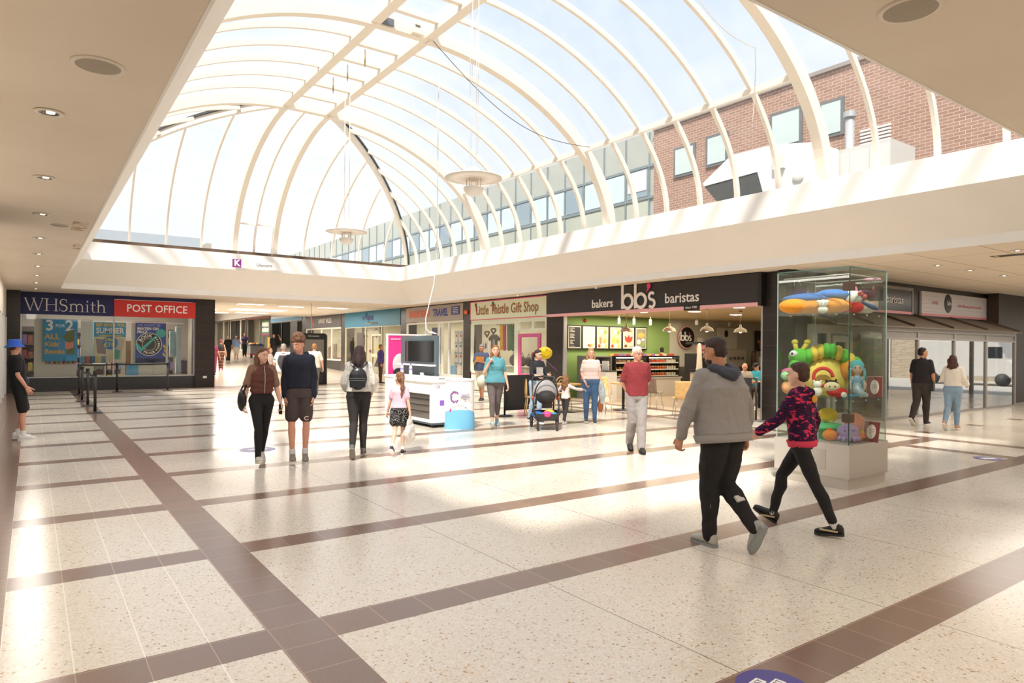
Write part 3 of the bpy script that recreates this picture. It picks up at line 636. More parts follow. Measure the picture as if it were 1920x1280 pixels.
for s, sz, px, pz, c_, sq in (('GET READY FOR', .155, 2.395, 2.38, '#f2c319', .8), ('SUMMER', .30, 2.395, 2.16, '#f7f5ef', .78), ('THOUSANDS OF MAGAZINES', .07, 2.395, 1.98, '#d9c24a', .8), ('2 for', .14, 2.37, 1.84, '#f2d33a', 1), ('£10', .24, 2.37, 1.65, '#f2d33a', 1)):
    text(s, sz, (px, 29.10, pz), 'S', c_, t, squash=sq, bold=.006, ext=.001)
def ex3(t):
    flat(t, [(-.515, 0), (.515, 0), (.515, .17), (-.515, .17)], '#1d2a5e', -.009); disc(t, .34, 1.13, .17, '#3fb0b0', name='spot'); disc(t, -.06, .70, .445, '#e9e7e0', .003); disc(t, -.06, .70, .42, '#24231f', .005); disc(t, -.06, .70, .245, '#d8d6cf', .007); disc(t, -.06, .70, .225, '#3a3a36', .009)
    MB().poly([(-.5, -.022, .62), (-.33, -.022, .4), (.22, -.022, 1.0), (.14, -.022, 1.02), (-.32, -.022, .56), (-.46, -.022, .75)], 0, (0, -.002, 0)).build('tick', mat('#3fc0bd', .5), t)
    for a, b in ((.42, .62), (.45, .46), (.4, .3)): flat(t, [(a, b), (.51, b-.08), (.51, b-.02), (a+.02, b+.09)], '#e7c53a', -.01)
t = poster('poster', 'dark blue book price promise poster with a round badge', 3.23, 4.26, .98, 2.50, 29.12, '#2b4a9b', [("WE WON'T BE", .125, .06, 1.42, '#a9b8dc', 'LEFT', .95, 0), ('BEATEN ON', .14, .05, 1.29, '#f3f1ea', 'LEFT', .95, .005), ('PRICE', .14, .05, 1.16, '#f3f1ea', 'LEFT', .95, .005), ('WHSmith', .13, .27, .09, '#d3d6e4')], ex3)
def arctext(word, r, a0, a1, size, cx, cz, par, col='#f1efe8', flip=False):
    for i, ch in enumerate(word):
        if ch == ' ': continue
        a = R_(a0+(a1-a0)*i/max(len(word)-1, 1)); o = text(ch, size, (cx+r*math.cos(a), 29.094, cz+r*math.sin(a)), 'S', col, par, bold=.006, ext=.001)
        o.rotation_euler = (R_(90), (-(a-R_(90)) if not flip else -(a+R_(90))), 0)
arctext('BOOK', .325, 152, 82, .165, 3.685, 1.68, t); arctext('PROMISE', .335, -40, 48, .09, 3.685, 1.68, t, flip=True); arctext('PRICE', .335, -118, -62, .11, 3.685, 1.68, t, flip=True)
# cube shelves and goods in the window
def cubes(x0, x1, n, label):
    t = thing('cube_shelf', label, 'shelf', (x0, 29.3, .49)); W_ = x1-x0; s = MB()
    s.box((0, 0, .42), (W_, .35, .46)); s.box((0, 0, 0), (W_, .35, .04))
    for k in range(n+1): s.box((k*W_/n-.02, 0, 0), (k*W_/n+.02, .35, .46))
    s.box((0, .33, 0), (W_, .35, .46)); s.build('carcass', mat('#e7e4da', .6), t)
cubes(.38, 1.16, 2, 'white cube shelf under the three for two poster'); cubes(1.5, 2.26, 2, 'white cube shelf under the summer poster'); cubes(3.56, 4.31, 2, 'white cube shelf under the book promise poster')
gi = 0
cols = ['#c33b3b', '#e3b23c', '#3b74b8', '#55a05a', '#8d4f9e', '#d9d4c7', '#e07b39', '#2b2b33']
bk0 = None
for k in range(26):
    x = .42+.035*k+random.uniform(0, .006)
    if x > 1.32: break
    o = MB().box((x, 29.16, .955), (x+.028, 29.28, .955+random.uniform(.16, .26))).build('book', mat(cols[k % 8], .6), label='children\'s book standing upright in the row on the left cube shelf', cat='book', group='books along the left cube shelf', recenter=True)
for k, (x, z, c_, r_, lb) in enumerate(((.6, .55, '#3c4a86', .11, 'dark blue ball toy in the left cube shelf'), (.95, .55, '#7a5a4a', .12, 'brown toy in the left cube shelf'), (1.62, .55, '#b5482f', .1, 'red toy in the middle cube shelf'), (2.08, .55, '#5b3a3a', .11, 'maroon toy box in the middle cube shelf'), (3.72, .55, '#3da45a', .13, 'green inflatable ring in the right cube shelf'), (4.1, .55, '#d86a8e', .15, 'pink inflatable ring in the right cube shelf'))):
    mb = MB()
    if r_ > .125:
        mb.tube([(x+(r_-.04)*math.cos(a), 29.38, z+r_-.02+(r_-.04)*math.sin(a)) for a in [i*2*math.pi/16 for i in range(17)]], .045, 8)
    elif k % 2: mb.box((x-r_, 29.33, z-.015), (x+r_, 29.45, z+r_*1.5)); mb.cyl((x, 29.39, z+r_*1.5), r_*.5, .03, 12)
    else: mb.ell((x, 29.4, z+r_-.015), r_)
    mb.build('toy', mat(c_, .5), label=lb, cat='toy', recenter=True)
for k in range(5):
    o = MB().box((1.46+.165*k, 29.1, .97), (1.6+.165*k, 29.3, 1.22)).build('boxed_game', mat(['#6a93b5', '#a7624d', '#4d6e8e', '#c5b57a', '#5d7f94'][k], .5), label='boxed toy in the row over the middle cube shelf', cat='box', group='boxed toys over the middle cube shelf', recenter=True)
MB().box((2.93, 29.1, .50), (3.33, 29.14, .93)).build('leaflet_board', mat('#4fa3c9', .5), label='small blue notice low in the window right of centre', cat='notice', recenter=True)
MB().box((2.91, 29.3, .5), (3.09, 29.5, 1.8)).build('cardboard_stand', mat('#9a6b43', .7), label='tall brown cardboard stand between the summer and book posters', cat='stand', recenter=True)
# dim shelving deeper in the shop
for i, (x, y) in enumerate(((-.1, 31), (1.42, 32), (2.7, 32), (4.6, 31.5))):
    t = thing('display_rack', ['dark shelving behind the left end of the stationer window', 'dark shelving seen between the first two posters', 'dark shelving seen between the last two posters', 'dark shelving behind the right end of the stationer window'][i], 'shelving', (x, y, .02)); s = MB()
    s.box((-.35, 0, 0), (.35, .4, .1)); s.box((-.35, .36, 0), (.35, .4, 2.3))
    for z in (.6, 1.1, 1.6, 2.1): s.box((-.35, 0, z), (.35, .4, z+.04))
    s.build('carcass', mat('#4b4542', .6), t)
    for z in (.1, .64, 1.14, 1.64):
        for k in range(4):
            MB().box((-.33+.17*k, .02, z), (-.19+.17*k, .2, z+random.uniform(.2, .38))).build('stock', mat(random.choice(['#7a6a58', '#9a9487', '#5b4a6e', '#3c5870', '#8c7a3a', '#6e3b35']), .6), t)
for i in range(3):
    t = thing('clothes_rail_bag', ['teal bag hanging at the right end of the stationer window', 'pale blue bag hanging at the right end of the stationer window', 'purple suitcase at the right end of the stationer window'][i], 'bag', (4.62+.22*i, 30.0, [1.2, .5, .5][i]))
    b_ = MB(); b_.box((-.1, -.08, 0), (.1, .08, [1.0, 1.9, .55][i])); b_.build('body', mat(['#7c9aa0', '#a4b4b6', '#5b4566'][i], .6), t, bevel=.02); MB().tube([(-.05, 0, .99 if i == 0 else (1.88 if i == 1 else .53)), (0, 0, [1.1, 2.0, .66][i]), (.05, 0, .99 if i == 0 else (1.88 if i == 1 else .53))], .01, 6).build('handle', M_DGREY, t)
t = thing('wall_socket', 'white double socket low on the dark pillar', 'socket', (5.6, 28.745, .36)); MB().box((-.07, -.012, 0), (.07, 0, .09)).build('plate', M_WHT, t)
# ---- right-hand facade (X = 14.05), shops facing -X
XF = 14.05
w = MB()
for y0, y1, d_ in ((8.72, 9.5, .5), (16.85, 17.67, .1), (22.46, 23.0, .5), (28.02, 28.6, .5), (35.42, 36.0, .5)): w.box((XF-.04, y0, 0), (XF+d_, y1, CZ))
for y0, y1 in ((42.0, 42.6), (49.4, 49.7), (56.1, 56.6), (61.7, 62.1)): w.box((XF-.04, y0, 0), (XF+.5, y1, 5.6))
w.box((XF+.05, 8.72, 3.38), (XF+.5, 41, CZ)); struct(w, 'wall_right.002', M_DTILE)
w = MB(); w.box((18.5, 17.6, 0), (18.7, 42, 3.6)); w.box((18.5, 42, 0), (18.7, 68, 5.6))
for y in (17.55, 22.7, 28.3, 35.7): w.box((XF+.5, y-.05, 0), (18.5, y+.05, 3.6))
for y in (42.3, 49.5, 56.3, 61.9, 67.5): w.box((XF+.5, y-.05, 0), (18.5, y+.05, 5.6))
struct(w, 'wall_shops', mat('#d3cdb4', .7))
w = MB(); w.box((XF+.05, 17.6, 2.95), (18.6, 42, 3.05)); w.box((XF+.05, 42, 4.6), (18.6, 68, 4.7)); struct(w, 'ceiling.004', mat('#dcd4c6', .8))
w = MB(); w.box((XF, 8.8, .0), (26, 35.5, .012)); w.add([(XF, 35.5, .28), (18.6, 35.5, .28), (18.6, 68, 1.74), (XF, 68, 1.74)], [(0,1,2,3)]); struct(w, 'floor.004', mat('#a3907a', .4))
def facade(name, label, y0, y1, z0, z1, col, x=XF-.06, d=.1, **k):
    t = thing(name, label, 'sign', (x, (y0+y1)/2, z0))
    MB().box((0, y0-(y0+y1)/2, 0), (d, y1-(y0+y1)/2, z1-z0)).build('panel', mat(col, .45, **k), t); return t
def shopwin(n, y0, y1, z0, z1, mull, colr, sill=0, gl=None, x=XF, thick=.07, rails=()):
    t = thing('window_%d' % n, None, None); t['kind'] = 'structure'; m = MB()
    for y in [y0]+list(mull)+[y1]: m.box((x-.03, y-thick/2, z0), (x+.05, y+thick/2, z1))
    for z in [z0, z1]+list(rails): m.box((x-.029, y0, z-.04), (x+.049, y1, z+.04))
    if sill: m.box((x-.028, y0, sill), (x+.048, y1, z0-.04))
    m.build('frame', mat(colr, .5), t); MB().box((x, y0, z0), (x+.01, y1, z1)).build('pane', gl or M_SHOPGL, t); return t
# vape shop
t = facade('shop_sign', 'glossy teal blue vape shop fascia sign', 28.6, 35.42, 2.68, 3.46, '#06708f', d=.12)
text('e-Vapes', .50, (XF-.07, 32.3, 3.16), 'W', '#27336e', t, squash=.85, bold=.008); MB().box((-.01, -.9, .1), (0, .5, .2)).build('strapline_bar', M_DGREY, t)
text('www.e-vapes.co.uk', .10, (XF-.075, 32.2, 2.83), 'W', '#c9d3d8', t)
shopwin(4, 28.6, 35.4, .25, 2.68, [32.66, 30.72], '#c9c2a4', sill=.02)
dr = thing('door_1', None, None, (0, 0, 0)); dr['kind'] = 'structure'; m = MB(); m.box((XF-.04, 30.72, .05), (XF+.03, 30.8, 2.26)); m.box((XF-.04, 31.8, .05), (XF+.03, 31.87, 2.26)); m.box((XF-.04, 30.72, 2.2), (XF+.03, 31.87, 2.28)); m.box((XF-.04, 30.72, 1.15), (XF+.03, 31.87, 1.3)); m.box((XF-.04, 30.72, .05), (XF+.03, 31.87, .3)); m.build('frame', mat('#d8cfae', .5), dr)
t = thing('wall_mural', 'black and white face mural with red lips inside the vape shop', 'mural', (14.35, 32.6, .3))
MB().box((0, -1.4, 0), (.03, 1.3, 2.4)).build('sheet', mat('#cfc6ac', .6), t)
m = MB()
for cy in (.75, -.55):
    m.poly([(-.01, cy-.35, 1.85), (-.01, cy-.1, 1.98), (-.01, cy+.2, 1.96), (-.01, cy+.4, 1.8), (-.01, cy+.15, 1.9), (-.01, cy-.1, 1.9)], 0, (.01, 0, 0)); m.poly([(-.01, cy-.4, 2.1), (-.01, cy, 2.3), (-.01, cy+.4, 2.15), (-.01, cy, 2.22)], 0, (.01, 0, 0)); m.ell((-.005, cy, 1.88), (.01, .09, .08))
m.build('eyes', M_BLACK, t); MB().ell((0, .1, 1.12), (.02, .28, .09)).build('lips', mat('#6d2a2a', .5), t)
m = MB(); m.poly([(-.01, 1.3, 2.4), (-.01, .95, 2.4), (-.01, 1.15, 1.6), (-.01, .9, .9), (-.01, 1.3, .6)], 0, (.01, 0, 0)); m.poly([(-.01, -1.4, 2.4), (-.01, -.9, 2.4), (-.01, -1.0, 1.5), (-.01, -.8, .9), (-.01, -.3, .35), (-.01, -1.4, .3)], 0, (.01, 0, 0)); m.build('hair_print', M_BLACK, t)
MB().box((14.15, 33.3, 1.6), (14.18, 34.1, 2.4)).build('window_poster', mat('#3b2a35', .5), label='dark poster in the left pane of the vape shop', cat='poster', recenter=True)
MB().box((14.16, 31.15, 1.35), (14.18, 31.55, 1.75)).build('window_poster', mat('#d9c32d', .5), label='small yellow notice on the vape shop door', cat='poster', recenter=True)
MB().box((14.12, 30.2, 1.7), (14.15, 30.5, 2.1)).build('window_poster', mat('#7aa23a', .5), label='green notice right of the vape shop door', cat='poster', recenter=True)
# travel agent
t = facade('shop_sign', 'taupe travel agent fascia sign with orange and blue capitals', 23.0, 28.0, 2.76, 3.42, '#a3978c', d=.1)
text('BARRHEAD', .42, (XF-.065, 26.72, 3.10), 'W', '#dd5b2e', t, squash=.88, bold=.012, shear=.12); text('TRAVEL', .42, (XF-.065, 24.85, 3.10), 'W', '#2b3f94', t, squash=.88, bold=.012, shear=.12)
text('SINCE 1975', .11, (XF-.065, 25.8, 2.86), 'W', '#e8e4dc', t)
m = MB(); m.box((-.012, -2.25, .22), (0, -1.6, .56)); m.build('badge', mat('#2b3478', .5), t)
for k in range(4): MB().box((-.016, -2.15, .28+.07*k), (-.012, -1.7, .295+.07*k)).build('badge_line', M_WHT, t)
shopwin(5, 23.0, 28.0, .5, 2.7, [26.15, 25.05, 24.75, 24.17], '#e9e5da', sill=.02, thick=.1)
t = thing('poster', 'dark blue travel poster of a figure in a window', 'poster', (14.2, 25.5, .95)); MB().box((0, -.42, 0), (.02, .42, 1.55)).build('sheet', mat('#1f2f66', .5), t)
MB().poly([(-.005, -.36, .05), (-.005, .36, .05), (-.005, .28, .5), (-.005, .12, .72), (-.005, -.12, .72), (-.005, -.28, .5)], 0, (.004, 0, 0)).build('print', mat('#3f8fcb', .5), t); MB().box((-.005, -.07, .62), (0, .07, .95)).build('figure_print', mat('#a0503c', .5), t); MB().box((-.004, -.3, 1.1), (0, .3, 1.14)).build('lettering', mat('#b9c6e4', .5), t)
def leafletrack(x, y, z, nx, nz, label, dark=True):
    t = thing('leaflet_rack', label, 'rack', (x, y, z)); sp_ = .33; b_ = MB(); b_.box((.05, -nx*sp_/2-.05, -.1), (.08, nx*sp_/2+.05, nz*.42+.05)); b_.build('back_board', mat('#4a4746' if dark else '#b8bcbd', .5), t)
    for i in range(nx):
        for j in range(nz):
            f_ = MB(); f_.box((0, -nx*sp_/2+sp_*i+.04, .02+.42*j), (.04, -nx*sp_/2+sp_*i+.28, .36+.42*j)); o = f_.build('leaflet', mat('#eeeae0', .5), t)
            MB().box((-.004, -nx*sp_/2+sp_*i+.07, .22+.42*j), (0, -nx*sp_/2+sp_*i+.2, .32+.42*j)).build('print', mat(random.choice(['#2f5f9e', '#c0503a', '#3f8f8a', '#33456e']), .5), o)
    return t
leafletrack(14.25, 23.62, .6, 3, 4, 'tall wall of white brochures in the travel agent window', False)
leafletrack(13.45, 24.9, .65, 2, 2, 'black stand of white brochures on the counter before the travel agent')
MB().box((13.5, 24.6, 0), (13.7, 25.3, .52)).build('rack_stand', M_DGREY, label='dark foot carrying the brochure stand by the travel agent', cat='stand', recenter=True)
for i, (y, c_, lb) in enumerate(((24.0, '#8fb4cc', 'pale blue holiday card low in the travel agent window'), (23.5, '#d8cbb6', 'cream holiday card low in the travel agent window'), (26.4, '#58b59c', 'green flowered box by the travel agent window'))):
    t = thing('card', lb, 'card', (14.15, y, .55)); MB().box((0, -.2, 0), (.03, .2, .35)).build('sheet', mat(c_, .5), t)
t = thing('alarm_beacon', 'small orange beacon on the dark pillar by the travel agent', 'beacon', (XF-.09, 22.72, 3.05)); MB().ell((0, 0, .0), (.08, .12, .09)).build('lens', mat('#e8672a', .4), t); MB().box((.02, -.06, -.05), (.06, .06, .05)).build('base', M_DGREY, t)
# gift shop
t = facade('shop_sign', 'pale green gift shop fascia sign with bronze lettering and pink border', 17.67, 22.46, 2.70, 3.42, '#dfe3c6', d=.1)
for (a, b) in (((-.012, -2.39, 0), (0, 2.39, .03)), ((-.012, -2.39, .69), (0, 2.39, .72)), ((-.012, 2.36, 0), (0, 2.39, .72))): MB().box(a, b).build('border', mat('#d8567a', .5), t)
text('Little Thistle Gift Shop', .50, (XF-.068, 20.05, 3.06), 'W', '#9a6a35', t, squash=.86, bold=.007)
for y in (21.95, 20.77): 
    MB().bar((-.03, y-20.065, .3), (-.03, y-20.065+.06, .55), .02, .035).build('pink_thistle', mat('#c24a78', .5), t); MB().ell((-.03, y-20.065+.07, .6), (.02, .06, .06)).build('thistle_leaf', mat('#2f6b3c', .5), t)
MG = '#dfe3cb'
shopwin(6, 19.45, 22.4, .72, 2.58, [], MG, sill=.02, thick=.16, rails=(.72,))
m = MB(); m.box((XF-.035, 19.5, .62), (XF-.03, 22.4, .66)); m.build('trim_6', mat('#cf6b86', .5), kind='structure')
shopwin(7, 17.7, 19.3, 2.28, 2.6, [18.44], MG, thick=.14)
dr = thing('door_2', None, None, (0, 0, 0)); dr['kind'] = 'structure'; m = MB(); m.box((XF-.03, 19.16, 0), (XF+.03, 19.3, 2.15)); m.box((XF-.03, 18.03, 0), (XF+.03, 18.18, 2.15)); m.box((XF-.03, 18.18, 2.02), (XF+.03, 19.16, 2.15)); m.box((XF-.03, 18.18, 0), (XF+.03, 19.16, .75)); m.build('leaf', mat('#cf5f8f', .5), dr); MB().box((XF-.005, 18.2, .9), (XF+.005, 19.1, 2.0)).build('pane', M_SHOPGL, dr)
w = MB(); w.box((XF-.02, 17.67, 2.6), (XF+.06, 22.46, 2.72)); w.box((XF-.02, 19.3, 0), (XF+.06, 19.5, 2.6)); w.box((XF+.0, 17.7, 0), (XF+.05, 18.0, .6)); struct(w, 'wall_right.003', mat(MG, .5))
SCARF = [(21.0, '#e5b62c', 'yellow scarf'), (20.78, '#c22a6e', 'magenta scarf'), (20.5, '#4d7a52', 'green flowered scarf'), (20.25, '#3c6b4b', 'dark green scarf')]
for i, (y, c_, lb) in enumerate(SCARF):
    g_ = MB(); ph = random.random()*3
    for s_ in (0, 1):
        def fn(u, v, s_=s_): return (14.45+.012*math.sin(18*v+ph)+.02*s_, y-.1+.2*v-.02*u, 2.5-.95*u+.02*math.sin(9*v))
        g_.grid(fn, 6, 12)
    g_.build('scarf', mat(c_, .8, var=.25, vs=9), label=lb+' hanging in the gift shop window', cat='scarf', recenter=True)
t = thing('scarf_rail', 'dark rail the scarves hang from', 'rail', (14.45, 20.6, 2.5)); MB().tube([(0, -.9, .02), (0, .7, .02)], .012, 6).build('rod', M_DGREY, t)
t = thing('tee_shirt', 'small black printed tee on a hanger in the gift shop window', 'clothing', (14.4, 21.4, 1.6)); MB().poly([(0, -.2, 0), (0, .2, 0), (0, .2, .38), (0, .33, .3), (0, .38, .42), (0, .16, .56), (0, -.16, .56), (0, -.38, .42), (0, -.33, .3), (0, -.2, .38)], 0, (.05, 0, 0)).build('cloth', M_BLACK, t, bevel=.01); MB().box((-.004, -.08, .1), (0, .08, .38)).build('print', mat('#8b9094', .6), t); MB().tube([(.02, 0, .56), (.02, 0, .66), (.02, .03, .69)], .01, 6).build('hanger', M_WHT, t)
t = thing('framed_picture', 'small white framed picture in the gift shop window', 'picture', (14.4, 21.95, 1.56)); MB().box((0, -.17, 0), (.03, .17, .36)).build('frame', M_WHT, t); MB().box((-.004, -.05, .06), (0, .06, .26)).build('print', mat('#7a4a3a', .6), t)
for i, y in enumerate((21.9, 21.45)):
    t = thing('wicker_heart', ['reddish wicker heart at the left of the gift shop window', 'dark wicker heart right of the reddish one'][i], 'ornament', (14.42, y, 2.2+.1*i)); MB().tube([(0, .13*math.sin(a)**3*1.2, .1*(math.cos(a)-.35*math.cos(2*a))) for a in [k*2*math.pi/20 for k in range(21)]], .035, 6).build('wreath', mat(['#6b3a30', '#4d3430'][i], .8), t)
for i, (y, r_) in enumerate(((20.2, .27), (19.85, .24), (19.62, .22))):
    t = thing('handbag', 'dark rounded handbag standing low in the gift shop window', 'bag', (14.5+.12*i, y, .98), 0, 'dark handbags in the gift shop window'); MB().ell((0, 0, r_*.8), (.1, r_, r_*.8)).build('body', mat('#5d5550', .5), t); MB().tube([(0, -.1, r_*1.4), (0, 0, r_*2.1), (0, .1, r_*1.4)], .012, 6).build('handle', mat('#4a4340', .5), t)
t = thing('display_plinth', 'low cream display plinth inside the gift shop window', 'plinth', (14.6, 20.4, .0)); MB().box((-.3, -1.2, .01), (.3, 1.9, .95)).build('block', mat('#cfd0b8', .6), t); MB().box((-.33, -1.23, .95), (.33, 1.93, .98)).build('top', mat('#dfe0ca', .6), t)
t = thing('white_easel', 'white A shaped easel seen through the pink door', 'easel', (15.6, 19.0, .01)); MB().bar((0, -.3, 0), (0, 0, 1.9), .06, .06).build('leg', M_WHT, t); MB().bar((0, .3, 0), (0, 0, 1.9), .06, .06).build('leg', M_WHT, t); MB().box((-.03, -.2, .8), (.03, .2, .9)).build('crossbar', M_WHT, t)
t = thing('wall_rack', 'brown pegboard of small gifts at the back of the gift shop', 'rack', (18.45, 19.6, .8)); MB().box((0, -1.2, 0), (.04, 1.5, 1.6)).build('board', mat('#a08866', .7), t)
for i in range(7):
    for j in range(4): MB().ell((-.06, -1.0+.36*i, .3+.36*j), (.05, .09, .1), n=8).build('gift', mat(random.choice(['#6d4a3a', '#8a7a5a', '#4f4a44']), .7), t)
# jeweller with vitrines
t = facade('shop_sign', 'charcoal jeweller fascia sign with orange monogram', 36.0, 42.0, 2.75, 3.46, '#49464a', d=.1)
text('HARVEY WILLIS', .40, (XF-.065, 38.5, 3.13), 'W', '#d9d5ce', t, squash=.78); text('H', .42, (XF-.065, 40.65, 3.2), 'W', '#e0682b', t, squash=.6, bold=.02); text('W', .34, (XF-.065, 40.45, 2.95), 'W', '#e0682b', t, squash=.6, bold=.02)
shopwin(8, 36.0, 41.9, .9, 2.7, [37.5, 39.2], '#dcd6c8', sill=0, thick=.08)
w = MB(); w.box((XF-.02, 35.95, .2), (XF+.4, 37.55, .88)); w.box((XF-.02, 37.55, .3), (XF+.1, 41.9, .85)); struct(w, 'wall_right.004', M_DGREY)
t = thing('display_cabinet', 'lit glass display cabinet in the jeweller window', 'cabinet', (14.4, 36.7, .9)); m = MB()
for z in (.02, .4, .8, 1.2, 1.6): m.box((0, -.55, z), (.45, .55, z+.02))
m.build('shelf', mat('#dfe9ea', .2), t); MB().box((.45, -.6, 0), (.48, .6, 1.75)).build('back', mat('#cfd6d3', .4), t); MB().box((.2, .5, 0), (.23, .54, 1.7)).build('light_strip', mat('#fffdf2', .5, em=4), t)
for z in (.42, .82, 1.22):
    for k in range(5): MB().cyl((.2, -.42+.2*k, z), .05, .16, 10, r2=.02).build('jewellery_stand', mat(random.choice(['#8ba1a8', '#cfc9b8', '#6a7478']), .3), t)
MB().box((14.3, 38, .9), (14.9, 41.6, 1.0)).build('window_shelf', mat('#9a7a55', .6), label='brown window shelf of the jeweller', cat='shelf', recenter=True)
for k in range(14):
    MB().box((14.4, 38.1+.24*k, 1.0), (14.6, 38.25+.24*k, 1.3+.5*random.random())).build('gift_box', mat(random.choice(['#8f7a5e', '#5c4a3c', '#b9a98a', '#8d4c38']), .6), label='small box on the brown window shelf of the jeweller', cat='box', group='boxes on the jeweller window shelf', recenter=True)
# far shops up the ramp
t = facade('shop_sign', 'white over blue fascia sign next to the jeweller', 42.6, 49.4, 3.33, 4.3, '#e3e6ea', d=.12); MB().box((-.02, -3.4, .02), (0, 3.4, .24)).build('blue_band', mat('#3f93bd', .5), t)
shopwin(9, 42.6, 49.3, .75, 3.3, [45.0, 47.0], '#3c4347', thick=.12, gl=glass((.55, .6, .62), .1, .4))
w = MB(); w.box((XF-.03, 43.6, .5), (XF+.3, 44.9, 3.3)); struct(w, 'wall_right.005', M_DGREY)
t = facade('shop_sign', 'red and white fascia sign far up the corridor', 49.7, 56.1, 3.75, 4.5, '#b3434a', d=.12)
shopwin(10, 49.7, 56.0, .95, 3.75, [52.5], '#7b7670', thick=.08)
t = thing('window_poster', 'white green bordered notice high in the shop window up the corridor', 'poster', (14.2, 51.5, 2.6)); MB().box((0, -1.0, 0), (.02, 1.0, .9)).build('border', mat('#4a9b52', .5), t); MB().box((-.02, -.85, .1), (0, .85, .8)).build('sheet', M_WHT, t); text('Back to School', .26, (14.17, 51.5, 3.05), 'W', '#4a4e52', t); MB().box((-.02, -1.0, -.15), (0, 1.0, 0)).build('purple_band', mat('#a0417f', .5), t)
for i, (y, z, c_) in enumerate(((53.2, 2.1, '#d8cfae'), (51.2, 2.0, '#d8b23c'), (50.6, 2.4, '#c8a86a'))):
    t = thing('wall_rack', ['dark grey shelf of stock behind the corridor shop window', 'yellow offer board in the corridor shop window', 'tan offer board in the corridor shop window'][i], 'board', (14.4, y, z-.6)); MB().box((0, -.5, 0), (.05, .5, .9)).build('sheet', mat('#5a5350' if i == 0 else c_, .6), t)
t = facade('shop_sign', 'white shop sign second from the end of the corridor', 56.6, 61.7, 3.8, 4.6, '#dcdad8', d=.12)
shopwin(11, 56.6, 61.6, 1.3, 3.8, [58.2], '#e4e1d8', thick=.12)
w = MB(); w.box((XF-.02, 59.7, .8), (XF+.3, 61.7, 3.75)); struct(w, 'wall_right.006', M_BLACK)
t = facade('shop_sign', 'pale shop sign at the far end of the corridor', 62.1, 67.2, 3.8, 4.6, '#e3e1de', d=.12); text('360', .6, (XF-.07, 64, 4.1), 'W', '#8d94a0', t)
shopwin(12, 62.1, 67.0, 1.5, 3.8, [64.2], '#d8cfc0', thick=.3)
w = MB(); w.box((9, 67.6, 1.2), (18.6, 67.8, 5.6)); struct(w, 'wall_corridor_end.001', mat('#c9c2b8', .7))
for (y0, y1, p) in ((17.7, 22.3, 70), (23.1, 27.9, 85), (28.7, 35.3, 85), (36.1, 41.8, 90)): area('shop_light', (16.2, (y0+y1)/2, 2.9), 3.4, (y1-y0)*.8, p, (1, .95, .86))
for (y0, y1, p) in ((42.8, 49, 60), (50, 56, 150), (57, 67, 200)): area('shop_light', (16.2, (y0+y1)/2, 4.5), 3.4, (y1-y0)*.8, p, (1, .96, .9))
# the K sign on the far curb
t = thing('hanging_sign', 'white name board with purple letter square below the rooflight', 'sign', (5.85, 25.45, 4.46))
MB().box((0, 0, 0), (.30, .03, .30)).build('logo_square', mat('#8a2f86', .4), t); MB().box((.30, 0, 0), (1.65, .03, .28)).build('board', mat('#fbf9f4', .5), t)
text('K', .3, (6.0, 25.445, 4.61), 'S', '#f6eef4', t, bold=.012); text('Unicorn', .17, (6.95, 25.445, 4.60), 'S', '#6d6670', t)
MB().tube([(.2, .015, .3), (.2, .1, .6)], .006, 5).build('bracket', M_RIM, t); MB().tube([(1.4, .015, .28), (1.4, .1, .6)], .006, 5).build('bracket', M_RIM, t)
# ================================================================ CAFE
XF = 14.05
w = MB(); w.box((XF+.3, 17.3, 0), (19.65, 17.45, 3.3)); struct(w, 'wall_cafe', mat('#86a35c', .7, var=.04, vs=1))
w = MB(); w.box((19.65, 17.3, 0), (26, 17.45, 3.3)); w.box((26, 8.9, 0), (26.1, 17.3, 3.3)); struct(w, 'wall_cafe.001', mat('#c9c5b4', .7))
w = MB(); w.box((XF+.15, 8.9, 2.78), (26, 17.3, 2.84)); struct(w, 'ceiling.005', mat('#cdb891', .8))
w = MB(); w.box((XF-.2, 8.75, CZ-.7), (XF+.15, 9.0, CZ)); struct(w, 'wall_cafe.002', M_BLACK)
area('cafe_light', (17.5, 13.4, 2.74), 5.5, 6.5, 170, (1, .86, .66)); area('cafe_light', (16.5, 16.4, 2.70), 3.6, .5, 40, (1, .9, .72))
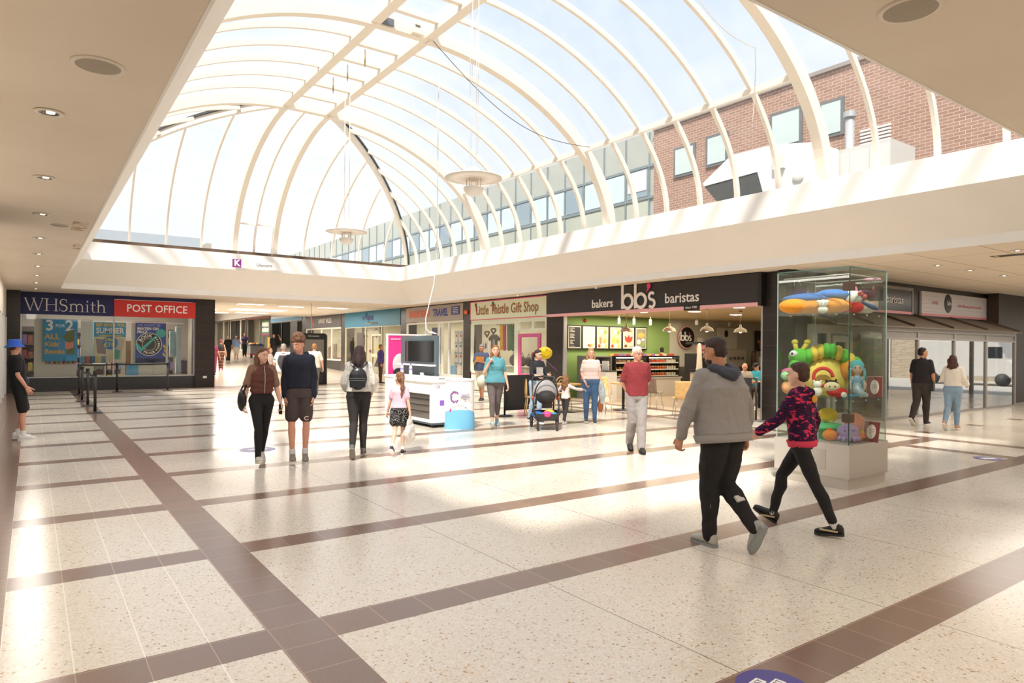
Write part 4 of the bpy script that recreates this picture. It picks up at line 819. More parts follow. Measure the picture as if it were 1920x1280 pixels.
# fascia
t = thing('shop_sign', 'wide black cafe fascia with white rounded lettering and pink edge', 'sign', (XF-.24, 13.46, 2.68))
MB().box((0, -3.96, .08), (.3, 3.96, .77)).build('panel', mat('#2f2b2a', .4), t); MB().box((-.01, -3.96, 0), (.3, 3.96, .08)).build('pink_edge', mat('#f2b5b4', .5), t); MB().box((0, -4.05, .0), (.34, -3.96, .77)).build('end_cap', M_BLACK, t)
XS = XF-.25
def logo(x, y, z, s, t, face='W', m='#f4ece2'):
    """rounded two-letter cafe logo with its possessive s and pink drop"""
    A = Vector((0, -1, 0)) if face == 'W' else Vector((1, 0, 0)); D = Vector((-.02, 0, 0)) if face == 'W' else Vector((0, -.02, 0)); O = Vector((x, y, z))-t.location; k = s*.62
    M_ = lambda a, b: O+A*(a*k)+Vector((0, 0, 1))*(b*k)
    cir = lambda cx, cz, r, a0, a1, n=20: [(cx+r*math.cos(R_(a0+(a1-a0)*i/n)), cz+r*math.sin(R_(a0+(a1-a0)*i/n))) for i in range(n+1)]
    for x0 in (-1.35, -.28):
        mb = MB(); strokes(mb, [([(x0, -.45), (x0, 1.05)], 1)], .19, D, M_); strokes(mb, [(cir(x0+.44, -.02, .40, 0, 362, 28), 1)], .19, D, lambda a, b: M_(a, b)+D*.12); mb.build('letter', mat(m, .5), t)
    mb = MB(); strokes(mb, [(cir(1.02, .20, .20, 35, 250, 12)+cir(1.02, -.22, .22, 75, -145, 12), 1)], .16, D, M_); mb.build('letter', mat(m, .5), t)
    d = MB(); pts = [M_(.80+.15*math.cos(R_(a)), .82+.17*math.sin(R_(a)))+D*1.1 for a in range(-50, 231, 20)]+[M_(.60, .42)+D*1.1]; d.add(pts, [tuple(range(len(pts)))]); d.build('pink_drop', mat('#ef3c78', .5), t)
logo(XS, 13.27, 3.0, .76, t)
text('bakers', .345, (XS, 14.76, 2.98), 'W', '#f4ece2', t, bold=.004); text('baristas', .375, (XS, 11.76, 2.99), 'W', '#f4ece2', t, bold=.004)
MB().box((-.03, -2.29, -.03), (-.012, -1.79, .12)).build('tag_plate', M_BLACK, t); text('since 1981', .09, (XS-.022, 11.42, 2.725), 'W', '#f4ece2', t)
fr = MB(); fr.box((XF-.02, 16.78, 0), (XF+.1, 16.86, 2.7)); fr.box((XF-.02, 9.5, 0), (XF+.1, 9.56, 2.7)); struct(fr, 'trim_7', M_ALU)
# menu boards on the green wall
BX = [14.53, 15.18, 15.82, 16.44, 17.07, 17.70, 18.34]
labs = ['black text menu board at the left end of the green wall', 'cream menu board with little cakes, second from left', 'menu board with an orange smoothie glass, third from left', 'menu board with a yellow drink glass, fourth from left', 'menu board with a red strawberry dish, fifth from left', 'menu board with sandwiches, at the right end of the row']
for i in range(6):
    x0, x1 = BX[i], BX[i+1]; t = thing('menu_board', labs[i], 'menu board', ((x0+x1)/2, 17.22, 1.62)); h = (x1-x0)/2
    MB().box((-h, 0, 0), (h, .05, .82)).build('frame', M_BLACK, t); MB().box((-h+.05, -.006, .04), (h-.05, 0, .78)).build('mount', mat('#ece2c9', .6), t)
    P_ = MB(); P_.box((-h+.08, -.01, .07), (h-.08, -.006, .75)); P_.build('print', mat(['#26272c', '#ece4cd', '#c9c79a', '#b8bb94', '#b5b8a2', '#8e8a72'][i], .6, var=0 if i < 2 else .3, vs=14), t)
    if i == 0:
        for k in range(16):
            if k % 5 != 4: MB().box((-h+.12, -.014, .70-.04*k), (-h+.12+random.uniform(.1, .22), -.01, .715-.04*k)).build('menu_line', M_OFF, t)
    elif i == 1:
        for k in range(12): MB().box((-h+.12, -.014, .70-.035*k), (h-.14, -.01, .705-.035*k)).build('menu_line', mat('#9a927c', .6), t)
        for k, c_ in enumerate(('#8a5a35', '#b98a50', '#d9b070')): MB().ell((-.02+.08*k, -.01, .14), (.05, .005, .05+.02*(k == 1))).build('cake_print', mat(c_, .6), t)
    elif i in (2, 3):
        MB().poly([(-.15, -.014, .2), (-.06, -.014, .2), (-.05, -.014, .42), (-.16, -.014, .42)], 0, (0, .003, 0)).build('glass_print', mat(['#e07b4e', '#e8c52f'][i-2], .5), t)
        for k, (a, b, r_, c_) in enumerate(((.1, .3, .09, '#d8a84e'), (.0, .14, .08, '#f0e9d8'), (-.16, .12, .06, '#c8402f'), (.12, .6, .07, '#8fa03c'), (-.05, .62, .08, '#dfe0d0'), (.14, .12, .05, '#cfc630'))): MB().ell((a, -.011, b), (r_, .004, r_)).build('food_print', mat(c_, .6), t)
    elif i == 4:
        MB().ell((0, -.012, .38), (.18, .005, .13)).build('bowl_print', mat('#c63a2c', .6), t)
        for k in range(6): MB().ell((-.15+.06*k, -.015, .45+.03*math.sin(k*2)), (.045, .004, .045)).build('fruit_print', mat(['#d8452f', '#e7d9b6', '#b52f2a'][k % 3], .6), t)
        MB().ell((-.14, -.012, .13), (.07, .004, .05)).build('fruit_print', mat('#7a2c2c', .6), t)
    else:
        MB().ell((.02, -.012, .52), (.19, .005, .09)).build('bread_print', mat('#dba552', .6), t); MB().ell((-.12, -.012, .28), (.1, .005, .09)).build('plate_print', mat('#e4e0cc', .6), t); MB().ell((.13, -.013, .2), (.07, .005, .08)).build('leaf_print', mat('#7fae3c', .6), t); MB().ell((.1, -.012, .36), (.08, .004, .05)).build('cup_print', mat('#e6e3da', .6), t)
t = thing('alarm_bell', 'round red fire alarm on the green wall', 'alarm', (15.36, 17.28, 2.6)); MB().lathe([(.06, 0), (.06, .04), (.03, .06), (.001, .06)], (0, 0, 0), 18, axis=(0, -1, 0)).build('bell', mat('#a32a28', .5), t)
for i, x in enumerate((15.72, 16.41, 17.2)):
    t = thing('spotlight', 'white cylinder spotlight under the cafe ceiling', 'spotlight', (x, 16.0, 2.78), 0, 'white spotlights before the menu boards'); MB().cyl((0, 0, -.32), .045, .2, 14).build('head', M_WHT, t); MB().tube([(0, 0, -.12), (0, 0, 0)], .012, 6).build('stem', M_WHT, t)
for i, (x, y) in enumerate(((19.6, 16.0), (21.5, 16.0), (23, 15.5))):
    t = thing('spotlight', 'grey spotlight high in the back right of the cafe', 'spotlight', (x, y, 2.78), 0, 'grey spotlights at the back of the cafe'); MB().cyl((0, 0, -.25), .06, .16, 12).build('head', mat('#8b857a', .4), t); MB().tube([(0, 0, -.1), (0, 0, 0)], .012, 6).build('stem', mat('#8b857a', .4), t)
PEND = [((14.75, 13.0), '#cbb99c', 'cream pendant shade second from the left in the cafe'), ((13.95+.4, 14.3), '#bda98a', 'cream pendant shade in front of the menu boards'), ((15.2, 12.05), '#6f624e', 'bronze pendant shade in the middle of the cafe'), ((16.7, 12.05), '#6f624e', 'bronze pendant shade at the right of the cafe')]
for (x, y), c_, lb in PEND:
    t = thing('pendant_lamp', lb, 'lamp', (x, y, 2.15)); MB().lathe([(.19, 0), (.185, .02), (.15, .09), (.07, .13), (.035, .15), (.03, .22), (.001, .23)], (0, 0, 0), 24).build('shade', mat(c_, .35, metal=.4), t); MB().tube([(0, 0, .2), (0, 0, .63)], .008, 6).build('cord', mat(c_, .5), t); MB().ell((0, 0, .03), .05).build('bulb', mat('#fff0cc', .5, em=3), t); MB().cyl((0, 0, .6), .05, .03, 12).build('rose', mat(c_, .5), t)
for i, (x, y) in enumerate(((15.4, 11.2), (16.2, 13.3), (17.8, 11.4), (15.3, 14.6), (18.6, 13.6), (20.5, 10.8))):
    t = thing('ceiling_panel_light', 'small square lit panel in the cafe ceiling', 'ceiling light', (x, y, 2.778), 0, 'lit panels in the cafe ceiling'); MB().box((-.15, -.12, -.008), (.15, .12, -.002)).build('diffuser', mat('#fff4de', .5, em=4), t)
# oval logo and notices on the back wall
t = thing('wall_sign', 'black oval cafe logo with pink rim on the pale back wall', 'sign', (20.5, 17.2, 1.72))
MB().ell((0, 0, .38), (.47, .03, .44), n=32).build('rim', mat('#e9a79a', .5), t); MB().ell((0, -.012, .38), (.43, .03, .40), n=32).build('disc', M_BLACK, t); logo(20.40, 17.15, 2.08, .36, t, 'S')
t = thing('wall_sign', 'pale square panel with small oval logo on the back wall', 'sign', (23.0, 17.2, 1.67)); MB().box((-.62, 0, 0), (.62, .04, .85)).build('board', mat('#e3dfd0', .6), t); MB().ell((-.1, -.01, .62), (.12, .02, .15)).build('oval', M_BLACK, t)
t = thing('framed_picture', 'dark picture with orange shapes at the right of the cafe back wall', 'picture', (25.2, 17.2, 1.6)); MB().box((-.32, 0, 0), (.32, .04, .85)).build('frame', mat('#231c18', .5), t)
for a, b, r_, c_ in ((.02, .25, .12, '#a4562a'), (-.12, .4, .06, '#c99a4a'), (.08, .5, .08, '#5c4030')): MB().ell((a, -.006, b), (r_, .006, r_*1.4)).build('print', mat(c_, .6), t)
MB().box((21.15, 17.22, 1.75), (21.5, 17.24, 2.1)).build('notice', mat('#f0e9dc', .6), label='white paper notice right of the oval logo', cat='notice', recenter=True)
# counters and display cabinets
t = thing('display_counter', 'long pale serving counter under the food display', 'counter', (14.6, 16.2, 0.012)); MB().box((1.15, 0, 0), (4.4, .55, .6)).build('body', mat('#d6cec0', .5), t); MB().box((1.1, -.02, .6), (4.45, .6, .66)).build('top', mat('#bdb5a8', .4), t)
def fridge(x, w_, label, rows, n):
    t = thing('food_cabinet', label, 'display cabinet', (x, 16.2, .672)); H_ = .72
    m = MB(); m.box((-w_/2, 0, 0), (-w_/2+.05, .6, H_)); m.box((w_/2-.05, 0, 0), (w_/2, .6, H_)); m.box((-w_/2, 0, H_-.03), (w_/2, .6, H_+.02)); m.box((-w_/2, .56, 0), (w_/2, .6, H_)); m.box((-w_/2, 0, 0), (w_/2, .6, .03)); m.build('carcass', M_BLACK, t)
    for j in range(3):
        m = MB(); m.box((-w_/2+.05, .02, .03+.23*j), (w_/2-.05, .5, .05+.23*j)); m.build('shelf', M_WHT, t); MB().box((-w_/2+.05, .0, .02+.23*j), (w_/2-.05, .018, .06+.23*j)).build('price_rail', mat('#e9e6df', .5), t)
    MB().box((-w_/2+.06, .3, H_-.06), (w_/2-.06, .36, H_-.04)).build('light_strip', mat('#fff3d8', .5, em=6), t)
    MB().box((-w_/2+.05, -.008, 0), (w_/2-.05, -.003, H_)).build('front_glass', glass((.97, .98, .97), .03, .15), t)
    for j in range(3):
        for k in range(n):
            xx = -w_/2+.12+(w_-.24)*k/(n-1); kind_ = rows[j]
            if kind_ == 'cup':
                c_ = ['#d8482f', '#e46a35', '#e9e4d8'][0 if k < n*.33 else (1 if k < n*.6 else 2)]
                c0 = thing('fruit_cup', 'clear cup of fruit dessert on a shelf of the right-hand display cabinet', 'cup', (x+xx, 16.32, .672+.052+.23*j), 0, 'dessert cups in the right-hand display cabinet')
                MB().cyl((0, 0, 0), .035, .08, 10, r2=.045).build('filling', mat(c_, .4), c0); MB().ell((0, 0, .085), (.042, .042, .03), n=10).build('topping', mat('#f0b040' if k % 2 else '#f4efe4', .4), c0)
            else: 
                c0 = MB(); c0.ell((0, 0, .04), (.07, .06, .04), n=12); c0.ell((0, 0, .065), (.045, .04, .02), n=10); c0.build('bread_roll', mat(random.choice(['#c88a42', '#d9a45a', '#b57a3c', '#e0c9a0']), .6), label='baked roll on a shelf of the left-hand display cabinet', cat='bread roll', group='baked rolls in the left-hand display cabinet', loc=(x+xx, 16.32, .672+.052+.23*j))
    return t
fridge(16.5, 1.5, 'black framed food cabinet of rolls, left one', ['roll']*3, 7); fridge(18.12, 1.6, 'black framed food cabinet of fruit cups, right one', ['cup']*3, 12)
for k in range(16):
    x = 15.85+.2*k; MB().box((-.08, -.05, 0), (.08, .05, .05+.03*random.random())).build('snack_pack', mat(random.choice(['#e8a64a', '#c94f4a', '#efe2b8', '#b07ab0', '#d9c44a']), .5), label='snack packet on top of the display cabinets', cat='snack', group='snack packets on top of the display cabinets', loc=(x, 16.5, 1.412))
t = thing('open_chiller', 'open grey chiller of bottles left of the food cabinets', 'chiller', (15.2, 16.3, .012)); m = MB(); m.box((-.5, 0, 0), (-.46, .6, 1.4)); m.box((.46, 0, 0), (.5, .6, 1.4)); m.box((-.5, .56, 0), (.5, .6, 1.4)); m.box((-.5, 0, 1.36), (.5, .6, 1.4)); m.box((-.5, 0, 0), (.5, .6, .3)); m.build('carcass', mat('#8e8c88', .4), t)
for z in (.6, .9, 1.1): MB().box((-.46, .05, z), (.46, .56, z+.02)).build('shelf', M_WHT, t)
for j, z in enumerate((.312+.012, .634, .934)):
    for k in range(7): c0 = thing('drink_bottle', 'small drink bottle on a chiller shelf', 'bottle', (14.85+.115*k, 16.5, z+.0), 0, 'bottles in the open chiller'); MB().cyl((0, 0, 0), .035, .14, 10).build('body', mat(['#c23a3a', '#d98a2a', '#6a8f4a', '#b84a6e', '#e2ddd2'][(k+j) % 5], .3), c0); MB().cyl((0, 0, .14), .015, .04, 8).build('cap', M_WHT, c0)
t = thing('side_unit', 'white unit with a printer at the left of the cafe counter', 'cabinet', (14.72, 15.6, .012)); MB().box((-.2, -.25, 0), (.28, .25, .92)).build('body', M_WHT, t); MB().box((-.22, -.27, .92), (.3, .27, .95)).build('top', M_DGREY, t)
t = thing('clipboard_holder', 'small white menu holder on the side unit', 'holder', (14.75, 15.6, .962)); MB().box((-.02, -.14, 0), (.01, .14, .3)).build('sheet', M_WHT, t); MB().box((.012, -.15, 0), (.025, .15, .04)).build('stand', M_DGREY, t)
t = thing('till_counter', 'beige till counter with dark top in the middle of the cafe', 'counter', (17.2, 13.9, .012)); MB().box((-.1, -.8, 0), (.7, .3, .92)).build('body', mat('#c4b8a8', .5), t); MB().box((-.15, -.85, .92), (.75, .35, .99)).build('top', M_BLACK, t)
for i, y in enumerate((14.0, 13.25)):
    t = thing('cup_tower', ['white tapering stack of paper cups at the left of the till', 'white tapering stack of paper cups behind the grey hooded man'][i], 'cup stack', (17.3, y, 1.002))
    m = MB(); m.cyl((0, 0, 0), .10, .8, 18, r2=.055); m.ell((0, 0, .8), (.055, .055, .04), n=12); m.build('cups', mat('#e3d9c8', .6), t); MB().cyl((0, 0, 0), .11, .03, 18).build('base', M_OFF, t)
t = thing('till', 'pink fronted card till on the counter', 'till', (17.9, 14.6, .012)); MB().box((-.3, -.25, 0), (.3, .25, 1.5)).build('stand', M_BLACK, t); MB().box((-.28, -.27, 1.52), (.3, -.22, 1.8)).build('pink_panel', mat('#b5797c', .5), t); MB().box((-.32, -.3, 1.8), (.34, .2, 1.88)).build('hood', M_BLACK, t)
t = thing('coffee_machine', 'steel coffee machine at the back right of the cafe', 'coffee machine', (21.8, 16.2, 1.0)); MB().box((-.6, -.3, .0), (.6, .3, .65)).build('body', mat('#a79f92', .3, metal=.4), t)
for k in range(4): MB().cyl((-.4+.25*k, -.33, .28), .05, .1, 10).build('group_head', M_BLACK, t)
t = thing('back_counter', 'dark back counter along the pale cafe wall', 'counter', (22, 16.6, .012)); MB().box((-2.4, -.5, 0), (3.8, .6, .98)).build('body', mat('#5b534b', .5), t)
for k, (x, h_) in enumerate(((23.6, .55), (24.1, .4), (24.5, .5))):
    t = thing('canister', ['brown coffee grinder on the back counter', 'white jar on the back counter', 'blue lidded canister on the back counter'][k], 'canister', (x, 16.4, .992)); MB().cyl((0, 0, 0), .1, h_, 14).build('body', mat(['#5d4638', '#d9d5ca', '#46536b'][k], .4), t); MB().cyl((0, 0, h_), .07, .05, 12).build('lid', M_BLACK, t)
# tables and chairs (moulded plywood chairs on wire legs)
def plychair(loc, rz, label, dark=False):
    t = thing('cafe_chair', label, 'chair', loc, rz); mt_ = mat('#7d6655' if dark else '#e3b878', .5, var=.12, vs=12)
    def se(u, v): # u across, v along profile
        x = (u-.5)*.42; s_ = v
        if s_ < .55: k = s_/.55; return (x, -.20+.40*k, .455-.02*math.sin(math.pi*k)+.01*abs(u-.5)*4)
        k = (s_-.55)/.45; return (x*(1+.05*k), .20+.09*k, .455+.43*k)
    m = MB(); m.grid(se, 8, 18); m.build('seat_shell', mt_, t, solid=.014)
    for sx in (-1, 1):
        for sy in (-1, 1): MB().tube([(.15*sx, .14*sy, .45), (.21*sx, .2*sy, .0)], .009, 8).build('leg', mat('#a9a49a', .3, metal=.7), t)
    MB().tube([(-.16, 0, .44), (.16, 0, .44)], .01, 6).build('crossbar', mat('#a9a49a', .3, metal=.7), t)
    return t
plychair((12.4, 13.45, 0), R_(-60), 'pale plywood cafe chair right of the striped woman')
plychair((13.95, 12.85, 0), R_(105), 'dark brown plywood cafe chair right of the man in the red tee', True)
plychair((12.9, 10.95, 0), R_(140), 'pale plywood cafe chair beside the grey hooded man\'s sleeve')
def ctable(loc, label, r=.35):
    t = thing('cafe_table', label, 'table', loc); MB().cyl((0, 0, .71), r, .03, 28).build('top', mat('#c99a5c', .5), t); MB().cyl((0, 0, .02), .04, .69, 12).build('column', M_BLACK, t); MB().lathe([(.28, 0), (.28, .015), (.05, .035), (.001, .035)], (0, 0, 0), 20).build('base', M_BLACK, t)
ctable((12.95, 13.0, 0), 'round cafe table with black pedestal behind the man in the red tee'); ctable((11.3, 13.4, 0), 'round cafe table behind the pushchair', .38)
def bentchair(loc, rz, label):
    t = thing('bentwood_chair', label, 'chair', loc, rz); mt_ = mat('#dfb877', .5)
    MB().cyl((0, 0, .44), .2, .025, 24).build('seat', mt_, t)
    MB().tube([(.17*math.cos(a), .17, .46+.42*math.sin(a)**.7 if math.sin(a) > 0 else .46) for a in [math.pi*k/14 for k in range(15)]], .013, 8).build('back_hoop', mt_, t)
    MB().tube([(.10*math.cos(a), .17, .46+.34*max(math.sin(a), 0)) for a in [math.pi*k/10 for k in range(11)]], .01, 8).build('inner_hoop', mt_, t)
    for sx in (-1, 1):
        for sy in (-1, 1): MB().tube([(.14*sx, .14*sy, .45), (.19*sx, .19*sy, 0)], .013, 8).build('leg', mt_, t)
    MB().tube([(.12*math.cos(k), .12*math.sin(k), .25) for k in [i*2*math.pi/12 for i in range(13)]], .008, 6).build('ring', mt_, t)
bentchair((10.05, 13.2, 0), R_(60), 'bentwood chair by the black barrier post behind the mother'); bentchair((11.6, 13.9, 0), R_(-20), 'bentwood chair under the yellow balloon string'); bentchair((11.95, 12.75, 0), R_(-70), 'bentwood chair between the small girl and the striped woman')
# table litter
t = thing('sugar_caddy', 'small blue and white sachet holder on the round cafe table', 'caddy', (12.9, 13.0, .742)); MB().box((-.05, -.05, 0), (.05, .05, .07)).build('box', mat('#3a5a9e', .5), t); MB().box((-.04, -.04, .07), (.04, .04, .1)).build('sachets', M_WHT, t)
# black banner barrier
t = thing('banner_barrier', 'black canvas cafe barrier with round white logo', 'barrier', (13.6, 9.5, 0)); MB().box((-.01, 0, .06), (.01, 1.5, .98)).build('banner', mat('#2b2827', .7), t); MB().tube([(0, -.1, .99), (0, 1.55, .99)], .015, 8).build('rail', M_BLACK, t)
for y in (1.55, -.12): MB().tube([(0, y, .01), (0, y, 1.0)], .022, 10).build('post', M_BLACK, t); MB().lathe([(.19, 0), (.18, .02), (.03, .04), (.001, .04)], (0, y, 0), 20).build('base', mat('#5b5856', .4), t)
MB().tube([(-.02, .75+.23*math.cos(a), .55+.23*math.sin(a)) for a in [k*2*math.pi/28 for k in range(29)]], .008, 6).build('logo_ring', M_WHT, t); logo(13.575, 10.27, .56, .22, t)
text('bakery & coffee', .17, (13.575, 9.78, .32), 'W', '#efece6', t, squash=.75)
# ---- side wall and glazed lean-to round the corner
w = MB(); w.box((14.05, 8.70, 2.5), (26, 8.8, CZ)); w.box((XF, 8.7, 0), (14.75, 8.8, 2.5)); struct(w, 'wall_side', M_DTILE)
t = thing('shop_sign', 'black cafe sign on the side wall, partly behind the glass case', 'sign', (17.0, 8.64, 2.64)); MB().box((-.2, 0, 0), (2.56, .06, .70)).build('panel', mat('#262322', .25), t); MB().box((-.24, -.01, .64), (2.6, .06, .72)).build('frame', mat('#8b847c', .5), t); MB().box((2.52, -.01, 0), (2.6, .06, .66)).build('frame', mat('#8b847c', .5), t); MB().box((-.2, -.005, 0), (2.5, .06, .07)).build('pink_edge', mat('#d98f94', .5), t); text('baristas', .30, (18.55, 8.63, 3.0), 'S', '#e9e4de', t)
t = thing('shop_sign', 'long white planked sign with black oval logo on the side wall', 'sign', (20.1, 8.64, 2.64)); MB().box((0, 0, 0), (4.5, .06, .68)).build('panel', mat('#cfc9c8', .6), t)
for k in range(5): MB().box((0, -.004, .12+.11*k), (4.5, 0, .125+.11*k)).build('plank_line', mat('#a49d9c', .6), t)
MB().box((0, -.006, .0), (4.5, .0, .07)).build('pink_edge', mat('#d2878d', .5), t); MB().ell((1.65, -.01, .4), (.24, .02, .27), n=28).build('oval', M_BLACK, t); text('bbs', .2, (21.75, 8.6, 3.04), 'S', '#e9e4de', t); text('freshly', .13, (20.9, 8.62, 3.03), 'S', '#d98f98', t); text('baked muffins and great barista made coffee', .13, (23.25, 8.62, 3.0), 'S', '#d9a0a6', t, squash=.72, bold=0)
# lean-to
t = thing('window_13', None, None, (0, 0, 0)); t['kind'] = 'structure'
YG = 7.85; MF = mat('#8f8a86', .4); m = MB()
for x in (16.4, 18.05, 20.15, 22.25, 24.4): m.box((x-.04, YG-.03, 0), (x+.04, YG+.05, 2.22))
m.box((16.4, YG-.031, 2.12), (24.4, YG+.049, 2.22)); m.box((16.4, YG-.031, 1.93), (24.4, YG+.049, 1.98)); m.box((16.4, YG-.031, 0), (24.4, YG+.049, .05)); m.box((16.36, YG, 2.12), (16.44, 8.7, 2.22)); m.box((24.36, YG, 0), (24.44, YG+.08, 2.2)); m.box((24.36, YG, 2.12), (24.44, 8.7, 2.22))
m.build('frame', MF, t); MB().box((16.44, YG, 1.98), (24.36, YG+.01, 2.14)).build('fascia_board', mat('#8a8580', .5), t)
MB().box((16.4, YG+.005, .05), (24.4, YG+.012, 1.93)).build('pane', glass((.6, .62, .6), .30, .55, .01), t); MB().box((16.4, YG+.02, .05), (16.41, 8.7, 1.93)).build('pane', glass((.8, .82, .8), .06, .3), t); MB().box((24.39, YG+.02, .05), (24.4, 8.7, 2.1)).build('pane', glass((.8, .82, .8), .06, .3), t)
m = MB(); m.add([(14.0, 7.7, 2.24), (24.6, 7.7, 2.24), (24.2, 8.72, 2.62), (14.4, 8.72, 2.62), (14.0, 7.7, 2.21), (24.6, 7.7, 2.21), (24.2, 8.72, 2.59), (14.4, 8.72, 2.59)], [(0,1,2,3),(7,6,5,4),(0,4,5,1),(1,5,6,2),(2,6,7,3),(3,7,4,0)]); struct(m, 'ceiling_lean_to', mat('#6b5f52', .6))
m = MB()
for x in (14.0, 15.6, 17.6, 19.8, 22.0, 24.4): m.bar((x, 7.71, 2.27), (x*.97+.6, 8.7, 2.65), .05, .05)
struct(m, 'trim_8', mat('#504439', .6))
dr = thing('door_3', None, None, (0, 0, 0)); dr['kind'] = 'structure'; m = MB(); MC_ = mat('#b5aa9b', .5)
YD = 8.66
for x in (14.6, 15.35, 16.35): m.box((x-.06, YD-.04, 0), (x+.06, YD+.04, 2.2))
m.box((14.55, YD-.04, 2.05), (16.4, YD+.04, 2.25)); m.box((14.6, YD-.04, 0), (16.4, YD+.04, .15)); m.box((15.5, YD-.05, 0), (15.62, YD+.03, 2.0)); m.box((16.1, YD-.05, 0), (16.22, YD+.03, 2.0)); m.box((15.5, YD-.05, 1.85), (16.2, YD+.03, 2.0)); m.build('frame', MC_, dr); MB().box((14.6, YD, .15), (16.35, YD+.01, 2.05)).build('pane', glass((.45, .45, .42), .15, .4), dr)
# behind the lean-to glass: brick wall, poster, banquette
w = MB(); w.box((16.45, 8.66, 0), (24.3, 8.695, 2.58)); struct(w, 'wall_side.001', nodemat('pale_brick', lambda nt, L, pos, b: (lambda sx, cx, br: (L(pos, sx.inputs[0]), L(sx.outputs['X'], cx.inputs[0]), L(sx.outputs['Z'], cx.inputs[1]), L(cx.outputs[0], br.inputs['Vector']), [br.inputs.__getitem__(k).__setattr__('default_value', v) for k, v in (('Scale', 1.0), ('Brick Width', .26), ('Row Height', .085), ('Mortar Size', .006), ('Bias', 0), ('Color1', srgb('#b5aa9c')), ('Color2', srgb('#8e8478')), ('Mortar', srgb('#6f675e')))], br.outputs['Color'])[-1])(N(nt, 'ShaderNodeSeparateXYZ'), N(nt, 'ShaderNodeCombineXYZ'), N(nt, 'ShaderNodeTexBrick')), .8))
t = thing('framed_picture', 'white framed dessert poster at the right end of the lean-to', 'picture', (23.75, 7.95, .92)); MB().box((-.4, 0, 0), (.4, .04, 1.18)).build('frame', mat('#cfcdc6', .5), t); MB().box((-.3, -.006, .1), (.3, 0, 1.08)).build('print', mat('#3f3a33', .6), t)
for a, b, r_, c_ in ((0, .5, .13, '#b5604a'), (.08, .65, .09, '#d8c9b0'), (-.05, .38, .1, '#7c4a36')): MB().ell((a, -.008, b), (r_, .005, r_)).build('print_detail', mat(c_, .6), t)
t = thing('framed_picture', 'framed collage in the left bay of the lean-to', 'picture', (17.0, 8.55, .95)); MB().box((-.35, 0, 0), (.35, .04, 1.1)).build('frame', mat('#7c7262', .5), t); MB().box((-.28, -.006, .07), (.28, 0, 1.03)).build('print', mat('#4f4a42', .6, var=.5, vs=9), t)
for i, x in enumerate((17.6, 19.0, 20.6, 22.6)):
    t = thing('banquette', 'low dark padded bench behind the lean-to glass', 'bench', (x, 8.35, 0), 0, 'padded benches behind the lean-to glass'); MB().box((-.6, -.2, .0), (.6, .25, .42)).build('seat', mat('#574c45', .7), t, bevel=.02); MB().box((-.6, .15, .42), (.6, .28, .85)).build('back', mat('#6b5d50', .7), t, bevel=.02)
for i, (x, c_) in enumerate(((21.3, '#55633c'), (18.5, '#55633c'))):
    MB().box((x-.06, 8.6, 0), (x+.06, 8.65, 2.5)).build('green_column', mat(c_, .6), label=['green column behind the third lean-to bay', 'green column behind the first lean-to bay'][i], cat='column', recenter=True)
t = thing('wet_floor_sign', 'yellow cone sign behind the last lean-to bay', 'sign', (23.5, 8.15, 0)); MB().poly([(-.12, 0, 0), (.12, 0, 0), (.05, 0, .85), (-.05, 0, .85)], 0, (0, .03, 0)).build('panel', mat('#d9a520', .5), t); MB().poly([(-.12, .2, 0), (.12, .2, 0), (.05, .03, .85), (-.05, .03, .85)], 0, (0, .03, 0)).build('panel', mat('#d9a520', .5), t)
area('cafe_light', (20.4, 8.2, 2.2), 7, .4, 25, (1, .9, .75))
# ---- the street seen through the glazed entrance on the right (mirrored in the lean-to glass)
w = MB(); w.box((30, -30, -.06), (60, 30, -.02)); struct(w, 'floor.005', mat('#c9c4ba', .7, var=.08, vs=1))
def street_brick(nt, L, pos, b):
    sx, cx, br = N(nt, 'ShaderNodeSeparateXYZ'), N(nt, 'ShaderNodeCombineXYZ'), N(nt, 'ShaderNodeTexBrick'); L(pos, sx.inputs[0]); L(sx.outputs['Y'], cx.inputs[0]); L(sx.outputs['Z'], cx.inputs[1]); L(cx.outputs[0], br.inputs['Vector'])
    for k, v in (('Scale', 1.0), ('Brick Width', .3), ('Row Height', .1), ('Mortar Size', .008), ('Bias', 0), ('Color1', srgb('#c9b99f')), ('Color2', srgb('#b29f85')), ('Mortar', srgb('#e0d6c8'))): br.inputs[k].default_value = v
    return br.outputs['Color']
t = thing('brick_shop_building', 'pale brick building across the street, mirrored in the lean-to glass', 'building', (44, -2, -.02))
MB().box((0, -20, 0), (4, 22, 7)).build('wall', nodemat('street_brick', street_brick, .8), t)
for y in (-14, -7.5, -2, 4.5, 10): MB().box((-.05, y, 2.8), (0, y+1.8, 5)).build('window', M_WGL, t)
for y in (-4.5, 6.8): MB().box((-.06, y, 0), (0, y+1.5, 2.6)).build('door', mat('#e9e7e2', .5), t)
t = thing('delivery_van', 'white van parked in the street, mirrored in the lean-to glass', 'van', (38, 1.5, -.02))
m = MB(); m.poly([(0, -2.4, .4), (0, 2.2, .4), (0, 2.4, 1.0), (0, 1.7, 1.3), (0, 1.3, 2.2), (0, -2.4, 2.3)], 0, (1.9, 0, 0)); m.build('body', mat('#eceae6', .3), t, bevel=.08); MB().box((-.01, .9, 1.35), (.0, 1.5, 1.9)).build('side_window', mat('#3a4046', .2), t)
for y in (-1.6, 1.5): MB().lathe([(.001, -.03), (.12, -.03), (.13, -.01), (.31, -.01), (.31, .2)], (-.02, y, .31), 20, axis=(1, 0, 0)).build('wheel', mat('#4a4a4a', .6), t)
for y in (-4.9, -1.7, 1.5, 4.7, 7.9): struct(MB().box((29.8, y-.06, 0), (29.92, y+.06, 3.0)), 'trim_9', mat('#8f8f8c', .4))
